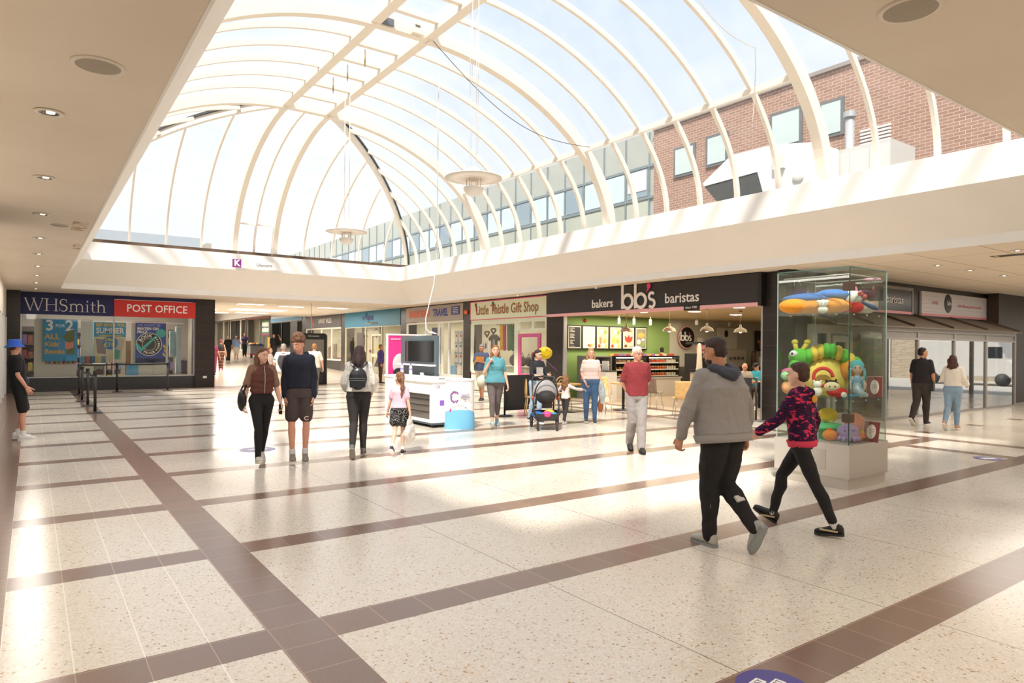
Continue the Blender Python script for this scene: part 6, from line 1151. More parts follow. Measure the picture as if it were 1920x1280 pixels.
m = MB(); m.grid(hood, 10, 18); m.build('hood', mat('#a7a3a0', .8, var=.1, vs=60), PR_, solid=.012)
MB().tube([(.24*math.cos(a), -.06-.06*math.sin(a), .66+.36*math.sin(a)) for a in [math.pi*k/16 for k in range(17)]], .014, 8).build('hood_bow', BK, PR_)
MB().tube([(-.1, -.1, .70), (0, -.14, .60), (.1, -.1, .70)], .012, 6).build('harness', mat('#4a4745', .6), PR_); MB().ell((-.08, -.03, .74), (.05, .05, .09)).build('liner', mat('#d8d2ca', .7), PR_)
import random as _r
for i, (x, y, z, c_, lb) in enumerate(((-.1, -.22, .33, '#2a7fd0', 'blue carrier bag'), (.13, -.2, .33, '#3fa8c8', 'turquoise patterned packet'), (.0, -.3, .36, '#e0458f', 'pink packet'), (.06, -.12, .38, '#e9d23a', 'yellow packet'), (-.18, -.05, .34, '#2368b8', 'dark blue packet'))):
    q = Matrix.Rotation(R_(-33), 3, 'Z') @ Vector((x, y, 0)); tt = thing('shopping_packet', lb+' in the basket under the pushchair', 'packet', (8.60+q.x, 10.85+q.y, z-.11), R_(-33)); MB().ell((0, 0, .07), (.11, .10, .07), n=12).build('bag', mat(c_, .5, bump=.6, bs=20), tt)
# trolley of cleaning goods up the ramp
t = thing('stock_trolley', 'grey wheeled stock trolley loaded with yellow and red bags', 'trolley', (12.5, 47.8, .84)); m = MB(); m.box((-.42, -.4, .2), (.42, .4, .85)); m.build('body', mat('#8b8d8e', .5), t)
MB().box((-.44, -.42, .2), (.44, .42, .28)).build('bumper', mat('#b03a3a', .5), t); MB().box((-.45, -.43, .83), (.45, .43, .9)).build('rim', mat('#3a4f7a', .5), t)
for x in (-.33, .33): MB().cyl((x, -.3, .0), .08, .2, 12).build('castor', M_BLACK, t)
for k, (x, c_) in enumerate(((-.28, '#e0c040'), (-.08, '#c23a3a'), (.12, '#e3b23c'), (.3, '#3a5a9e'))): MB().ell((x, 0, .93), (.16, .3, .09), n=12).build('sack', mat(c_, .6), t)
# ================================================================ PEOPLE
def cap(mb, p0, p1, r0, r1, n=12, sq=1, axis=None):
    p0, p1 = Vector(p0), Vector(p1); d = (p1-p0); L_ = d.length; d = d.normalized() if L_ > 1e-6 else Vector((0, 0, 1)); pts, rs = [], []
    for a in (80, 60, 35, 15): pts.append(p0-d*r0*math.sin(R_(a))); rs.append(r0*math.cos(R_(a)))
    pts.append(p0); rs.append(r0); pts.append(p1); rs.append(r1)
    for a in (15, 35, 60, 80): pts.append(p1+d*r1*math.sin(R_(a))); rs.append(r1*math.cos(R_(a)))
    return mb.tube(pts, rs, n)
def chain(mb, pts, rs, n=12):
    for i in range(len(pts)-1): cap(mb, pts[i], pts[i+1], rs[i], rs[i+1], n)
def loft(mb, rings, n=20, e=.85):
    vs = []
    for c, ax, ay in rings:
        for j in range(n):
            t = 2*math.pi*j/n; ct, st_ = math.cos(t), math.sin(t); vs.append(c+ax*(math.copysign(abs(ct)**e, ct))+ay*(math.copysign(abs(st_)**e, st_)))
    k = len(rings); fs = [tuple(range(n-1, -1, -1)), tuple(range((k-1)*n, k*n))]+[(i*n+j, i*n+(j+1) % n, (i+1)*n+(j+1) % n, (i+1)*n+j) for i in range(k-1) for j in range(n)]
    return mb.add(vs, fs, 0, True)
def remesh(mb, name, material, parent, vox, smooth=2, disp=0, dscale=8, label=None, extra=None, mats=None, seed=0):
    me = bpy.data.meshes.new('tmp'); me.from_pydata([tuple(v) for v in mb.v], [], mb.f)
    bm = bmesh.new(); bm.from_mesh(me); bmesh.ops.recalc_face_normals(bm, faces=bm.faces[:]); bm.to_mesh(me); bm.free()
    o = bpy.data.objects.new('tmp', me); COL.objects.link(o)
    m = o.modifiers.new('r', 'REMESH'); m.mode = 'VOXEL'; m.voxel_size = vox; m.use_smooth_shade = True
    if smooth: s = o.modifiers.new('s', 'SMOOTH'); s.factor = .5; s.iterations = smooth
    dg = bpy.context.evaluated_depsgraph_get(); me2 = bpy.data.meshes.new_from_object(o.evaluated_get(dg)); bpy.data.objects.remove(o); bpy.data.meshes.remove(me)
    if disp:
        me2.update(); co = [v.co.copy() for v in me2.vertices]; no = [v.normal.copy() for v in me2.vertices]; sv = Vector((seed*3.1, seed*1.7, seed))
        for v, c, n_ in zip(me2.vertices, co, no): v.co = c+n_*disp*(noise.noise((c+sv)*dscale)+.5*noise.noise((c+sv)*dscale*2.3))
    if extra is not None:
        bm = bmesh.new(); bm.from_mesh(me2); t2 = bpy.data.meshes.new('t'); t2.from_pydata([tuple(v) for v in extra.v], [], extra.f); bm.from_mesh(t2); bm.to_mesh(me2); bm.free(); bpy.data.meshes.remove(t2)
    me2.materials.clear(); me2.materials.append(material); me2.polygons.foreach_set('use_smooth', [True]*len(me2.polygons)); me2.name = name
    ob = bpy.data.objects.new(name, me2); COL.objects.link(ob); ob.parent = parent
    if label: ob['label'] = label
    return ob
def hand(mb, w, d, up, thumb, s, curl=25, side=1):
    """w wrist, d finger direction, up palm normal (palm faces along up), thumb direction"""
    d = d.normalized(); th = (thumb-d*thumb.dot(d)).normalized(); n = d.cross(th).normalized()
    if n.dot(up) < 0: n = -n
    loft(mb, [(w-d*.01*s, th*.026*s, n*.02*s), (w+d*.03*s, th*.036*s, n*.016*s), (w+d*.07*s, th*.042*s, n*.014*s), (w+d*.092*s, th*.04*s, n*.011*s)], 14, .8)
    for i, (o, L_) in enumerate(((.031, .072), (.0105, .080), (-.0105, .074), (-.031, .058))):
        p = w+d*.086*s+th*o*s; dd = d.copy()
        for j, f_ in enumerate((.42, .32, .26)):
            q = Matrix.Rotation(R_(curl*(1+.15*i)), 3, d.cross(n)); dd = (q @ dd).normalized(); p2 = p+dd*L_*f_*s; cap(mb, p, p2, (.0088-.001*j)*s, (.0082-.001*j)*s, 8); p = p2
    p = w+d*.022*s+th*.03*s; dd = (d*.7+th*.75+n*.25).normalized()
    for j, L_ in enumerate((.038, .03, .024)): p2 = p+dd*L_*s; cap(mb, p, p2, (.0115-.0012*j)*s, (.0105-.0012*j)*s, 8); p = p2; dd = (dd+d*.45+n*.15).normalized()
SK = {'fair': '#e6b79c', 'tan': '#c98f6d', 'pink': '#e3a68c', 'brown': '#9c6646'}
PEO = []
def person(label, pos, t, h, sex='m', fat=1.0, skin='fair', top=None, bottom=None, shoes='#dddddd', hair=('short', '#3a2a20'), legs=None, arms=None, head=(0, 0), lean=0, feet=(0, 0), z=0, hs=1.0, vox=.012, sole='#f0ede6', seat=None, twist=0, curl=(25, 25), face=True, group=None, footyaw=(0, 0), socks=None):
    """legs/arms: {'L':(v1,v2),'R':(v1,v2)} with vectors (outward, forward, up)"""
    psi = math.atan2(pos[0], pos[1]); tw = Vector((-math.sin(psi), -math.cos(psi), 0)); rt = Vector((math.cos(psi), -math.sin(psi), 0)); fc = tw*math.cos(R_(t))+rt*math.sin(R_(t)); rz = math.atan2(fc.y, fc.x)+math.pi/2
    root = thing('person', label, 'person', (pos[0], pos[1], z), rz, group)
    s = h/(.96+.52+.25*hs); S = lambda a: a*s
    fem = sex == 'f'; X = Vector((1, 0, 0)); F_ = Vector((0, -1, 0)); U = Vector((0, 0, 1))
    legs = legs or {'L': ((.02, .0, -1), (.0, .0, -1)), 'R': ((.02, 0, -1), (0, 0, -1))}; arms = arms or {'L': ((.15, 0, -1), (.08, .1, -1)), 'R': ((.15, 0, -1), (.08, .1, -1))}
    V = lambda v, sd, xx=X, ff=F_, uu=U: (xx*(v[0]*sd)+ff*v[1]+uu*v[2]).normalized()
    J = {}
    P0 = Vector((0, 0, 0)); lowest = 0
    for k, sd in (('L', 1), ('R', -1)):
        hip = P0+X*sd*S(.085 if not fem else .088)+U*S(-.02); kn = hip+V((legs[k][0][0]-.05, *legs[k][0][1:]), sd)*S(.435); an = kn+V(legs[k][1], sd)*S(.425); J['hip'+k], J['knee'+k], J['ank'+k] = hip, kn, an
        fp = feet[0 if k == 'L' else 1]; low = an.z-S(.08)*math.cos(R_(fp))-S(.19)*math.sin(R_(max(fp, 0)))-S(.07)*math.sin(R_(max(-fp, 0))); lowest = min(lowest, low)
    off = Vector((0, 0, -lowest if seat is None else seat)); P0 = P0+off
    for k in list(J): J[k] = J[k]+off
    q = Matrix.Rotation(R_(lean), 3, 'X'); U2 = q @ U; F2 = q @ F_; tq = Matrix.Rotation(R_(twist), 3, U2); X2 = tq @ X; F3 = tq @ F2
    T_ = lambda a: P0+U2*S(a)
    sw = .150 if not fem else .135; fw = fat; fg = .6+.4*fat
    for k, sd in (('L', 1), ('R', -1)):
        sh = T_(.447)+X2*sd*S(sw*(1+.35*(fat-1))); el = sh+V(arms[k][0], sd, X2, F3, U2)*S(.275); wr = el+V(arms[k][1], sd, X2, F3, U2)*S(.245); J['sh'+k], J['el'+k], J['wr'+k] = sh, el, wr
    nb = T_(.52); C = T_(.54)+U2*S(.155*hs); hq = Matrix.Rotation(R_(head[0]), 3, U2) ; HF = hq @ F3; HX = hq @ X2; pq = Matrix.Rotation(R_(head[1]), 3, HX); HF = (pq @ HF).normalized(); HU = (pq @ U2).normalized(); H = S(hs)
    C = nb+(U2*.6+HU*.4).normalized()*H*.13+HF*H*.012
    # body profile: (height, half width, half depth)
    if fem: PRF = [(-.09, .12, .09), (-.03, .165*fw, .115*fw), (.05, .16*fw, .11*fw), (.13, .132*fw, .098*fw), (.22, .128*fw, .096*fw), (.32, .138*fw, .112*fw), (.40, .134*fg, .10*fg), (.445, .120*fg, .082*fg), (.48, .085, .062), (.52, .05, .05)]
    else: PRF = [(-.09, .12, .09), (-.03, .16*fw, .11*fw), (.05, .155*fw, .108*fw), (.14, .148*fw, .108*fw), (.24, .152*fw, .11*fw), (.34, .158*fw, .115*fw), (.41, .156*fg, .106*fg), (.45, .142*fg, .09*fg), (.485, .10, .07), (.52, .058, .055)]
    def torso(mb, o, z0=-.2, z1=.6, flare=0):
        r_ = []
        for a, b, c_ in PRF:
            if z0 <= a <= z1: cc = T_(a)+F3*S((.015 if fem and .28 < a < .4 else 0)+(.04*(fat-1) if .0 < a < .3 else 0)); r_.append((cc, X2*(S(b)+o+flare*max(0, .2-a)), F3*(S(c_)+o+flare*max(0, .2-a))))
        loft(mb, r_)
    thr = (.086*(.45+.55*fat) if not fem else .097*(.5+.5*fat)); 
    def legm(mb, k, o, f0=0, f1=1, o2=None, loose=0):
        o2 = o if o2 is None else o2; hip, kn, an = J['hip'+k], J['knee'+k], J['ank'+k]
        pr = [(0, thr), (.25, .075*(.45+.55*fat)), (.5, .054*(.7+.3*fat)), (.64, .057*(.7+.3*fat)), (.8, .045), (1, .036)]
        def at(u): return hip.lerp(kn, u*2) if u <= .5 else kn.lerp(an, (u-.5)*2)
        def rr(u):
            for (a, b), (c_, d) in zip(pr[:-1], pr[1:]):
                if a <= u <= c_: return b+(d-b)*(u-a)/(c_-a)
            return pr[-1][1]
        us = sorted(set([f0, f1]+[a for a, _ in pr if f0 < a < f1])); pts = [at(u) for u in us]; rs = [S(rr(u))+o+(o2-o)*u/max(f1, .01)+loose*max(0, u-.3) for u in us]
        back = -F_*S(.012)
        pts = [p+(back if abs(u-.64) < .01 else Vector((0, 0, 0))) for p, u in zip(pts, us)]; chain(mb, pts, rs, 14)
    def armm(mb, k, o, f1=1, n=12):
        sh, el, wr = J['sh'+k], J['el'+k], J['wr'+k]; af = .85+.15*fat if not fem else .8+.12*fat
        pts = [sh, sh.lerp(el, .5), el]; rs = [.05*af, .045*af, .037*af]
        if f1 <= .5: pts = [sh, sh.lerp(el, f1*2)]; rs = [.05*af, (.05-.018*f1)*af]
        elif f1 >= 1: pts += [el.lerp(wr, .35), wr]; rs += [.038*af, .026]
        else: pts += [el.lerp(wr, (f1-.5)*2)]; rs += [.036*af]
        chain(mb, pts, [S(r)+o for r in rs], n)
    M_SK = mat(SK[skin], .55, var=.03, vs=6)
    mb = MB(); torso(mb, -.004)
    for k in 'LR': legm(mb, k, -.004 if bottom else 0); armm(mb, k, -.003 if (top and top.get('sleeve', .5) > .9) else 0)
    cap(mb, nb-U2*S(.03), C-HU*H*.04-HF*H*.02, S(.052 if not fem else .045)*(.7+.3*fat), S(.05 if not fem else .043)*(.7+.3*fat))
    rot = Matrix((HX, -HF, HU)).transposed(); E_ = lambda x, f, u, r, m_=mb: m_.ell(C+HX*x*H+HF*f*H+HU*u*H, (r[0]*H, r[1]*H, r[2]*H), rot=rot, n=16)
    E_(0, -.012, .028, (.073, .09, .088)); E_(0, .015, -.03, (.06, .07, .08)); E_(0, .045, -.085, (.03, .032, .027)); E_(.035, .035, -.03, (.025, .03, .035)); E_(-.035, .035, -.03, (.025, .03, .035)); E_(0, .068, .035, (.05, .018, .03))
    cap(mb, C+HF*.082*H+HU*.012*H, C+HF*.102*H-HU*.024*H, .008*H, .0125*H, 8); E_(0, .083, -.056, (.022, .01, .012))
    for sx in (-1, 1): E_(.074*sx, -.008, -.005, (.012, .022, .03))
    ex = MB()
    for i, (k, sd) in enumerate((('L', 1), ('R', -1))):
        el, wr = J['el'+k], J['wr'+k]; d = (wr-el).normalized(); inw = -X2*sd; th = F3+d*.2 if abs(d.dot(F3)) < .8 else U2
        if abs(d.dot(F3)) >= .8: inw = -X2*sd*1.0-U2*.3
        hand(ex, wr+d*S(.012), d, inw, th, s*1.0, curl[i])
    body = remesh(mb, 'body', M_SK, root, min(vox, .012), 2, extra=ex)
    if face:
        mw = MB(); mi = MB(); mbw = MB()
        for sx in (-1, 1):
            pc = C+HX*.030*sx*H+HF*.0815*H+HU*.008*H; mw.ell(pc-HF*.001*H, (.0135*H, .0075*H, .0058*H), rot=rot, n=10); mi.ell(pc+HF*.0045*H, (.0062*H, .003*H, .0056*H), rot=rot, n=8)
            mbw.tube([C+HX*.014*sx*H+HF*.092*H+HU*.028*H, C+HX*.032*sx*H+HF*.0885*H+HU*.034*H, C+HX*.05*sx*H+HF*.074*H+HU*.028*H], .0032*H, 6)
        mw.build('eyes', mat('#e9e4dc', .3), root); mi.build('irises', mat('#3a2a20', .3), root); hb = '#8d857a' if hair[0] == 'bald' else hair[1]; mbw.build('eyebrows', mat(hb, .8), root)
        ml = MB(); ml.tube([C+HX*(-.022)*H+HF*.083*H-HU*.056*H, C+HF*.0925*H-HU*.0545*H, C+HX*.022*H+HF*.083*H-HU*.056*H], [.0025*H, .0052*H, .0025*H], 8); ml.build('lips', mat('#b5655a' if not fem else '#c0605f', .5), root)
    # ---- hair
    st_, hc = hair[0], hair[1]; mbh = MB(); M_H = mat(hc, .6, var=.3, vs=40, bump=.4, bs=120); EH = lambda x, f, u, r: E_(x, f, u, r, mbh)
    hd = .006; hv = .008
    if st_ == 'bald':
        EH(.045, -.04, .0, (.035, .055, .045)); EH(-.045, -.04, .0, (.035, .055, .045)); EH(0, -.072, .0, (.055, .03, .05)); hd = .002
    elif st_ not in ('hat',):
        EH(0, -.022, .052, (.077, .088, .078)); EH(0, -.042, .01, (.074, .066, .082)); EH(0, .016, .088, (.060, .047, .032))
    if st_ == 'curly':
        rnd = random.Random(5)
        for i in range(80):
            a, b = rnd.uniform(0, 2*math.pi), rnd.uniform(.1, 1.6); EH(.082*math.cos(a)*math.sin(b), -.018+.086*math.sin(a)*math.sin(b)*1.0, .065+.092*math.cos(b), (.026, .026, .028))
        hd = .008
    if st_ in ('long', 'wavy', 'bob'):
        ln = hair[2] if len(hair) > 2 else .35; bd = hair[3] if len(hair) > 3 else 0
        for sx in (-1, 1):
            chain(mbh, [C+HX*.064*sx*H-HF*.02*H+HU*.04*H, C+HX*.074*sx*H-HF*.025*H-HU*.06*H, C+HX*.085*sx*H-HF*(.02+bd*.3)*H-HU*min(.14, ln)*H, C+HX*(.09+.02*(st_ != 'bob'))*sx*H-HF*(.03+bd)*H-HU*ln*H*.9], [.027*H, .028*H, .032*H, .016*H])
        chain(mbh, [C-HF*.06*H+HU*.02*H, C-HF*.075*H-HU*.09*H, C-HF*(.085+bd)*H-HU*ln*.6*H, C-HF*(.09+bd)*H-HU*ln*H], [.07*H, .072*H, .068*H, .03*H])
        for sx in (-1, 1): chain(mbh, [C+HX*.05*sx*H-HF*.05*H, C+HX*.06*sx*H-HF*(.07+bd)*H-HU*ln*.6*H, C+HX*.05*sx*H-HF*(.08+bd)*H-HU*ln*H], [.05*H, .05*H, .02*H])
        hd = .014 if st_ == 'wavy' else .007
    if st_ == 'pony':
        ln = hair[2] if len(hair) > 2 else .3; sx = hair[3] if len(hair) > 3 else 0
        chain(mbh, [C-HF*.09*H+HU*.05*H, C-HF*.125*H+HX*sx*.3*H+HU*.0*H, C-HF*.13*H+HX*sx*.7*H-HU*ln*.5*H, C-HF*.105*H+HX*sx*H-HU*ln*H], [.024*H, .03*H, .036*H, .012*H])
    if st_ != 'hat': remesh(mbh, 'hair', M_H, root, hv, 1, disp=hd, dscale=22 if st_ != 'wavy' else 12, seed=len(PEO))
    else:
        m = MB(); Rm = lambda x, f, u: C+HX*x*H+HF*f*H+HU*u*H
        if hair[2] == 'bucket':
            m.M = Matrix.Translation(C+HU*.035*H-HF*.005*H) @ rot.to_4x4(); m.lathe([(.155*H, -.035*H), (.15*H, -.028*H), (.102*H, .012*H), (.092*H, .085*H), (.075*H, .1*H), (.001, .103*H)], (0, 0, 0), 28); m.build('bucket_hat', mat(hc, .8), root)
        else:
            m.M = Matrix.Translation(C+HU*.04*H-HF*.01*H) @ rot.to_4x4(); m.ell((0, 0, .01*H), (.082*H, .1*H, .078*H)); m.ell((0, -.1*H, -.005*H), (.06*H, .06*H, .012*H)); m.build('cap', mat(hc, .8), root)
        h2 = MB(); E_(0, -.045, -.01, (.07, .05, .05), h2); remesh(h2, 'hair', mat('#6b4a34' if hair[2] == 'bucket' else '#8d877f', .7), root, .01, 1, disp=.003, dscale=20)
    if st_ == 'short' and len(hair) > 2 and hair[2] == 'beard':
        mq = MB(); E_(0, .033, -.07, (.055, .056, .045), mq); remesh(mq, 'beard', M_H, root, .008, 1, disp=.002, dscale=30)
    # ---- clothes
    if bottom:
        o = bottom.get('off', .008); ln = bottom.get('len', 1.0); mb2 = MB(); torso(mb2, o, -.2, bottom.get('waist', .14))
        if bottom.get('skirt'):
            kz = bottom['skirt']; mid = (J['kneeL']+J['kneeR'])/2; an = (J['ankL']+J['ankR'])/2; loft(mb2, [(T_(.08), X*S(.165), F_*S(.12)), (T_(-.06), X*S(.185), F_*S(.145)), (Vector((mid.x, mid.y, mid.z)), X*S(.17*kz), F_*S(.15*kz)), (Vector((an.x, an.y, an.z+S(.05))), X*S(.15*kz), F_*S(.15*kz))])
        else:
            for k in 'LR': legm(mb2, k, o, 0, ln, bottom.get('off2', o), bottom.get('loose', 0))
        remesh(mb2, bottom.get('name', 'trousers'), bottom['mat'], root, vox, 2, disp=bottom.get('fold', .004), dscale=9, seed=len(PEO)+1)
    if top:
        o = top.get('off', .012); o = max(o, (bottom or {}).get('off', 0)+.009); mb2 = MB(); torso(mb2, o, top.get('hem', -.04), .52, top.get('flare', 0))
        if not top.get('sleeveless'):
            for k in 'LR': armm(mb2, k, o*top.get('so', .75), top.get('sleeve', .28))
        else:
            for k in 'LR': cap(mb2, T_(.47)+X2*(1 if k == 'L' else -1)*S(.10), J['sh'+k], S(.045), S(.047))
        if top.get('hood'): chain(mb2, [T_(.475)+X2*S(.015)+F3*S(.085), T_(.50)+X2*S(.07)+F3*S(.045), T_(.515)+X2*S(.085)-F3*S(.035), T_(.48)-F3*S(.10), T_(.515)-X2*S(.085)-F3*S(.035), T_(.50)-X2*S(.07)+F3*S(.045), T_(.475)-X2*S(.015)+F3*S(.085)], [S(.018), S(.028), S(.038), S(.05), S(.038), S(.028), S(.018)])
        if top.get('collar'): chain(mb2, [T_(.53)+X2*S(.05)+F3*S(.02), T_(.54)-F3*S(.05), T_(.53)-X2*S(.05)+F3*S(.02)], [S(.018)]*3)
        remesh(mb2, top.get('name', 'shirt'), top['mat'], root, vox, 2, disp=top.get('fold', .006), dscale=8, seed=len(PEO)+2)
        if top.get('hoodcol'):
            mq = MB(); chain(mq, [T_(.495)+X2*S(.075)+F3*S(.045), T_(.51)+X2*S(.095)-F3*S(.03), T_(.47)+X2*S(.05)-F3*S(.125), T_(.44)-F3*S(.14), T_(.47)-X2*S(.05)-F3*S(.125), T_(.51)-X2*S(.095)-F3*S(.03), T_(.495)-X2*S(.075)+F3*S(.045)], [S(.026), S(.042), S(.052), S(.055), S(.052), S(.042), S(.026)]); remesh(mq, 'hood', top['hoodcol'], root, .009, 1, disp=.01, dscale=10)
        if top.get('band'):
            mq = MB(); h0 = top.get('hem', -.04); torso(mq, o+.004, h0-.001, h0+.001) if False else loft(mq, [(T_(h0-.03)+F3*S(.03*(fat-1)), X2*(S(.160*fw)+o-.006), F3*(S(.114*fw)+o-.004)), (T_(h0+.035)+F3*S(.03*(fat-1)), X2*(S(.164*fw)+o+.006), F3*(S(.118*fw)+o+.008))], 28, .95); mq.build('waistband', top['band'], root)
    # ---- shoes
    for i, k in enumerate('LR'):
        if shoes is None: break
        an = J['ank'+k]; fp = feet[i]; fy = footyaw[i]; ff = Matrix.Rotation(R_(fy), 3, 'Z') @ F_; qq = Matrix.Rotation(R_(fp), 3, ff.cross(U)*-1) if False else Matrix.Rotation(R_(-fp), 3, ff.cross(U)); fd = (qq @ ff).normalized(); fu = (qq @ U).normalized(); fx = fd.cross(fu)
        SE = [(-.072, .022, .06), (-.06, .034, .085), (-.025, .038, .10), (.02, .037, .092), (.06, .041, .072), (.105, .045, .056), (.15, .042, .046), (.185, .03, .036), (.2, .012, .026)]
        mbs = MB(); loft(mbs, [(an+fd*S(a)+fu*S(-.062+c_/2), fx*S(b), fu*S(c_/2)) for a, b, c_ in SE], 16, .8); sh = mbs.build('shoe', mat(shoes if isinstance(shoes, str) else shoes[i], .6), root)
        mso = MB(); out = [(-.078, .0), (-.068, .03), (-.02, .038), (.05, .040), (.11, .048), (.16, .043), (.195, .026), (.206, 0)]; pts = [(a, b) for a, b in out]+[(a, -b) for a, b in reversed(out[1:-1])]; mso.poly([an+fd*S(a)+fx*S(b)-fu*S(.08) for a, b in pts], 0, fu*S(.024)); mso.build('sole', mat(sole, .6), sh)
        if socks: ms = MB(); cap(ms, an+U*S(.0), an.lerp(J['knee'+k], .16), S(.042), S(.042)); ms.build('sock', mat(socks, .8), root)
    J = {k: root.matrix_basis @ v if False else (Matrix.Rotation(rz, 3, 'Z') @ v)+Vector(root.location) for k, v in J.items()}
    Rz = Matrix.Rotation(rz, 3, 'Z'); J['C'] = Rz @ C+Vector(root.location); J['X'] = Rz @ X2; J['F'] = Rz @ F3; J['U'] = Rz @ U2; J['P0'] = Rz @ P0+Vector(root.location); J['s'] = s; J['rz'] = rz; J['root'] = root
    J['T'] = lambda a, x=0, f=0: J['P0']+J['U']*a*s+J['X']*x*s+J['F']*f*s
    PEO.append(J); return J
def cloth(c, v=.05, vs=20, bump=.25, bs=25, r=.85): return mat(c, r, var=v, vs=vs, bump=bump, bs=bs)
def pattern(name, fn, rough=.85): return nodemat(name, fn, rough, .3)
def noisepat(sc, stops, dist=0, const=True, stretch=(1, 1, 1), det=2):
    def fn(nt, L, pos, b):
        mp = N(nt, 'ShaderNodeMapping'); mp.inputs['Scale'].default_value = stretch; L(pos, mp.inputs[0]); n = N(nt, 'ShaderNodeTexNoise', i_Scale=sc, i_Detail=det, i_Distortion=dist); L(mp.outputs[0], n.inputs['Vector']); r = ramp(nt, stops, const); L(n.outputs['Fac'], r.inputs[0]); return r.outputs[0]
    return fn
def stripes(axis, per, c1, c2, frac=.5, wob=0):
    def fn(nt, L, pos, b):
        s = N(nt, 'ShaderNodeSeparateXYZ'); L(pos, s.inputs[0]); m = N(nt, 'ShaderNodeMath', operation='FRACT'); d = N(nt, 'ShaderNodeMath', operation='DIVIDE'); d.inputs[1].default_value = per; L(s.outputs[axis], d.inputs[0]); L(d.outputs[0], m.inputs[0]); r = ramp(nt, [(0, c1), (frac, c2)], True); L(m.outputs[0], r.inputs[0]); return r.outputs[0]
    return fn
def dots(sc, c1, c2, th):
    def fn(nt, L, pos, b):
        v = N(nt, 'ShaderNodeTexVoronoi', i_Scale=sc); L(pos, v.inputs['Vector']); r = ramp(nt, [(0, c2), (th, c1)], True); L(v.outputs['Distance'], r.inputs[0]); return r.outputs[0]
    return fn
WALK = lambda a=.25, b=.3: {'L': ((.0, a, -1), (.0, -.02, -1)), 'R': ((.0, -b*.5, -1), (.0, -b*1.6, -1))}
WALKR = lambda a=.25, b=.3: {'R': ((.0, a, -1), (.0, -.02, -1)), 'L': ((.0, -b*.5, -1), (.0, -b*1.6, -1))}
BLK = cloth('#1f1d1e', .1); 
# boy leaning at the left edge
p = person('person in blue bucket hat, black tee and shorts leaning at the left edge', (-.17, 14.35), 100, 1.72, 'm', .92, 'pink', dict(mat=cloth('#1c1b1c'), sleeve=.33, hem=-.05, off=.018, name='tee_shirt'), dict(mat=BLK, len=.46, off=.016, off2=.026, name='shorts', waist=.05), '#efefec', ('hat', '#2456b8', 'bucket'), {'L': ((.04, .25, -1), (0, -.25, -1)), 'R': ((.04, .12, -1), (0, .0, -1))}, {'L': ((.12, -.15, -1), (.05, .55, -1)), 'R': ((.12, -.1, -1), (.05, .45, -1))}, (25, 5), -6, socks='#efefec')
t = thing('belt_bag', 'navy belt bag with red logo worn by the boy in the bucket hat', 'bag', p['T'](.06, .10, .03)); MB().ell((0, 0, 0), (.15, .12, .09)).build('pouch', mat('#232a52', .6), t); MB().ell((.0, -.115, .02), (.04, .01, .03)).build('logo', mat('#c9304a', .5), t); MB().tube([(.0, .1, .05), (-.05, .1, .25), (-.1, .05, .4)], .012, 6).build('strap', M_BLACK, t)
# girl in brown gilet
gil = cloth('#643a30', .06)
p = person('person with long brown hair in a brown padded gilet and black leggings', (2.6, 9.6), 12, 1.60, 'f', .95, 'fair', dict(mat=cloth('#8d6a58'), sleeve=.42, hem=.1, off=.018, so=1.4, name='tee_shirt'), dict(mat=BLK, off=.005, name='leggings', waist=.15, fold=.002), '#d8d1c4', ('long', '#6a452f', .40, -.03), WALKR(.28, .35), {'L': ((.28, .0, -1), (.22, .35, -1)), 'R': ((.3, -.05, -1), (.15, .15, -1))}, (22, 4), 2, (35, -12), vox=.010, sole='#e6e0d4', curl=(35, 30))
g_ = MB(); s = p['s']
T = p['T']
def ringw(a, b, c_, o=0): return (T(a, 0, .01)-p['root'].location, p['X']*(b*s+o), p['F']*(c_*s+o))
Rinv = Matrix.Rotation(-p['rz'], 3, 'Z')
def gilet(parent, P_, prof, mtl, name, vox=.010, disp=.01):
    m = MB(); TT = P_['T']; RI = Matrix.Rotation(-P_['rz'], 3, 'Z'); loc = Vector(P_['root'].location); s_ = P_['s']
    loft(m, [(RI @ (TT(a, 0, f0)-loc), (RI @ P_['X'])*b*s_, (RI @ P_['F'])*c_*s_) for a, b, c_, f0 in prof]); return remesh(m, name, mtl, parent, vox, 1, disp=disp, dscale=14)
gilet(p['root'], p, [(.09, .145, .12, .01), (.13, .165, .135, .01), (.17, .150, .125, .01), (.2, .17, .14, .01), (.25, .158, .13, .01), (.29, .175, .15, .015), (.34, .162, .14, .015), (.38, .172, .145, .01), (.43, .150, .118, 0), (.465, .115, .095, 0), (.49, .085, .088, 0), (.52, .078, .084, 0)], gil, 'gilet')
RIg = Matrix.Rotation(-p['rz'], 3, 'Z'); MB().tube([RIg @ (T(a, .01, f)-Vector(p['root'].location)) for a, f in ((.10, .142), (.2, .158), (.3, .172), (.38, .165), (.45, .12), (.50, .10))], .005, 6).build('zip', mat('#b9aca2', .5), p['root'], label='pale zip down the front')
t = thing('shoulder_bag', 'black shoulder bag under the arm of the girl in the brown gilet', 'bag', T(-.02, -.27, -.03)); MB().ell((0, 0, .0), (.055, .12, .15)).build('body', mat('#1f1d1e', .5), t); MB().tube([Vector((0, -.08, .12)), T(.46, -.14, .02)-Vector(t.location), Vector((0, .1, .12))], .012, 6).build('strap', mat('#1f1d1e', .5), t)
w_ = p['wrL']; t = thing('phone', 'dark phone in the hand of the girl in the brown gilet', 'phone', w_+p['F']*.02+Vector((0, 0, -.17)), p['rz']+.3); MB().box((-.01, -.035, 0), (.004, .035, .14)).build('body', mat('#2a2626', .3), t); MB().box((-.012, -.03, .01), (-.01, .03, .13)).build('screen', mat('#3a3a40', .1), t)
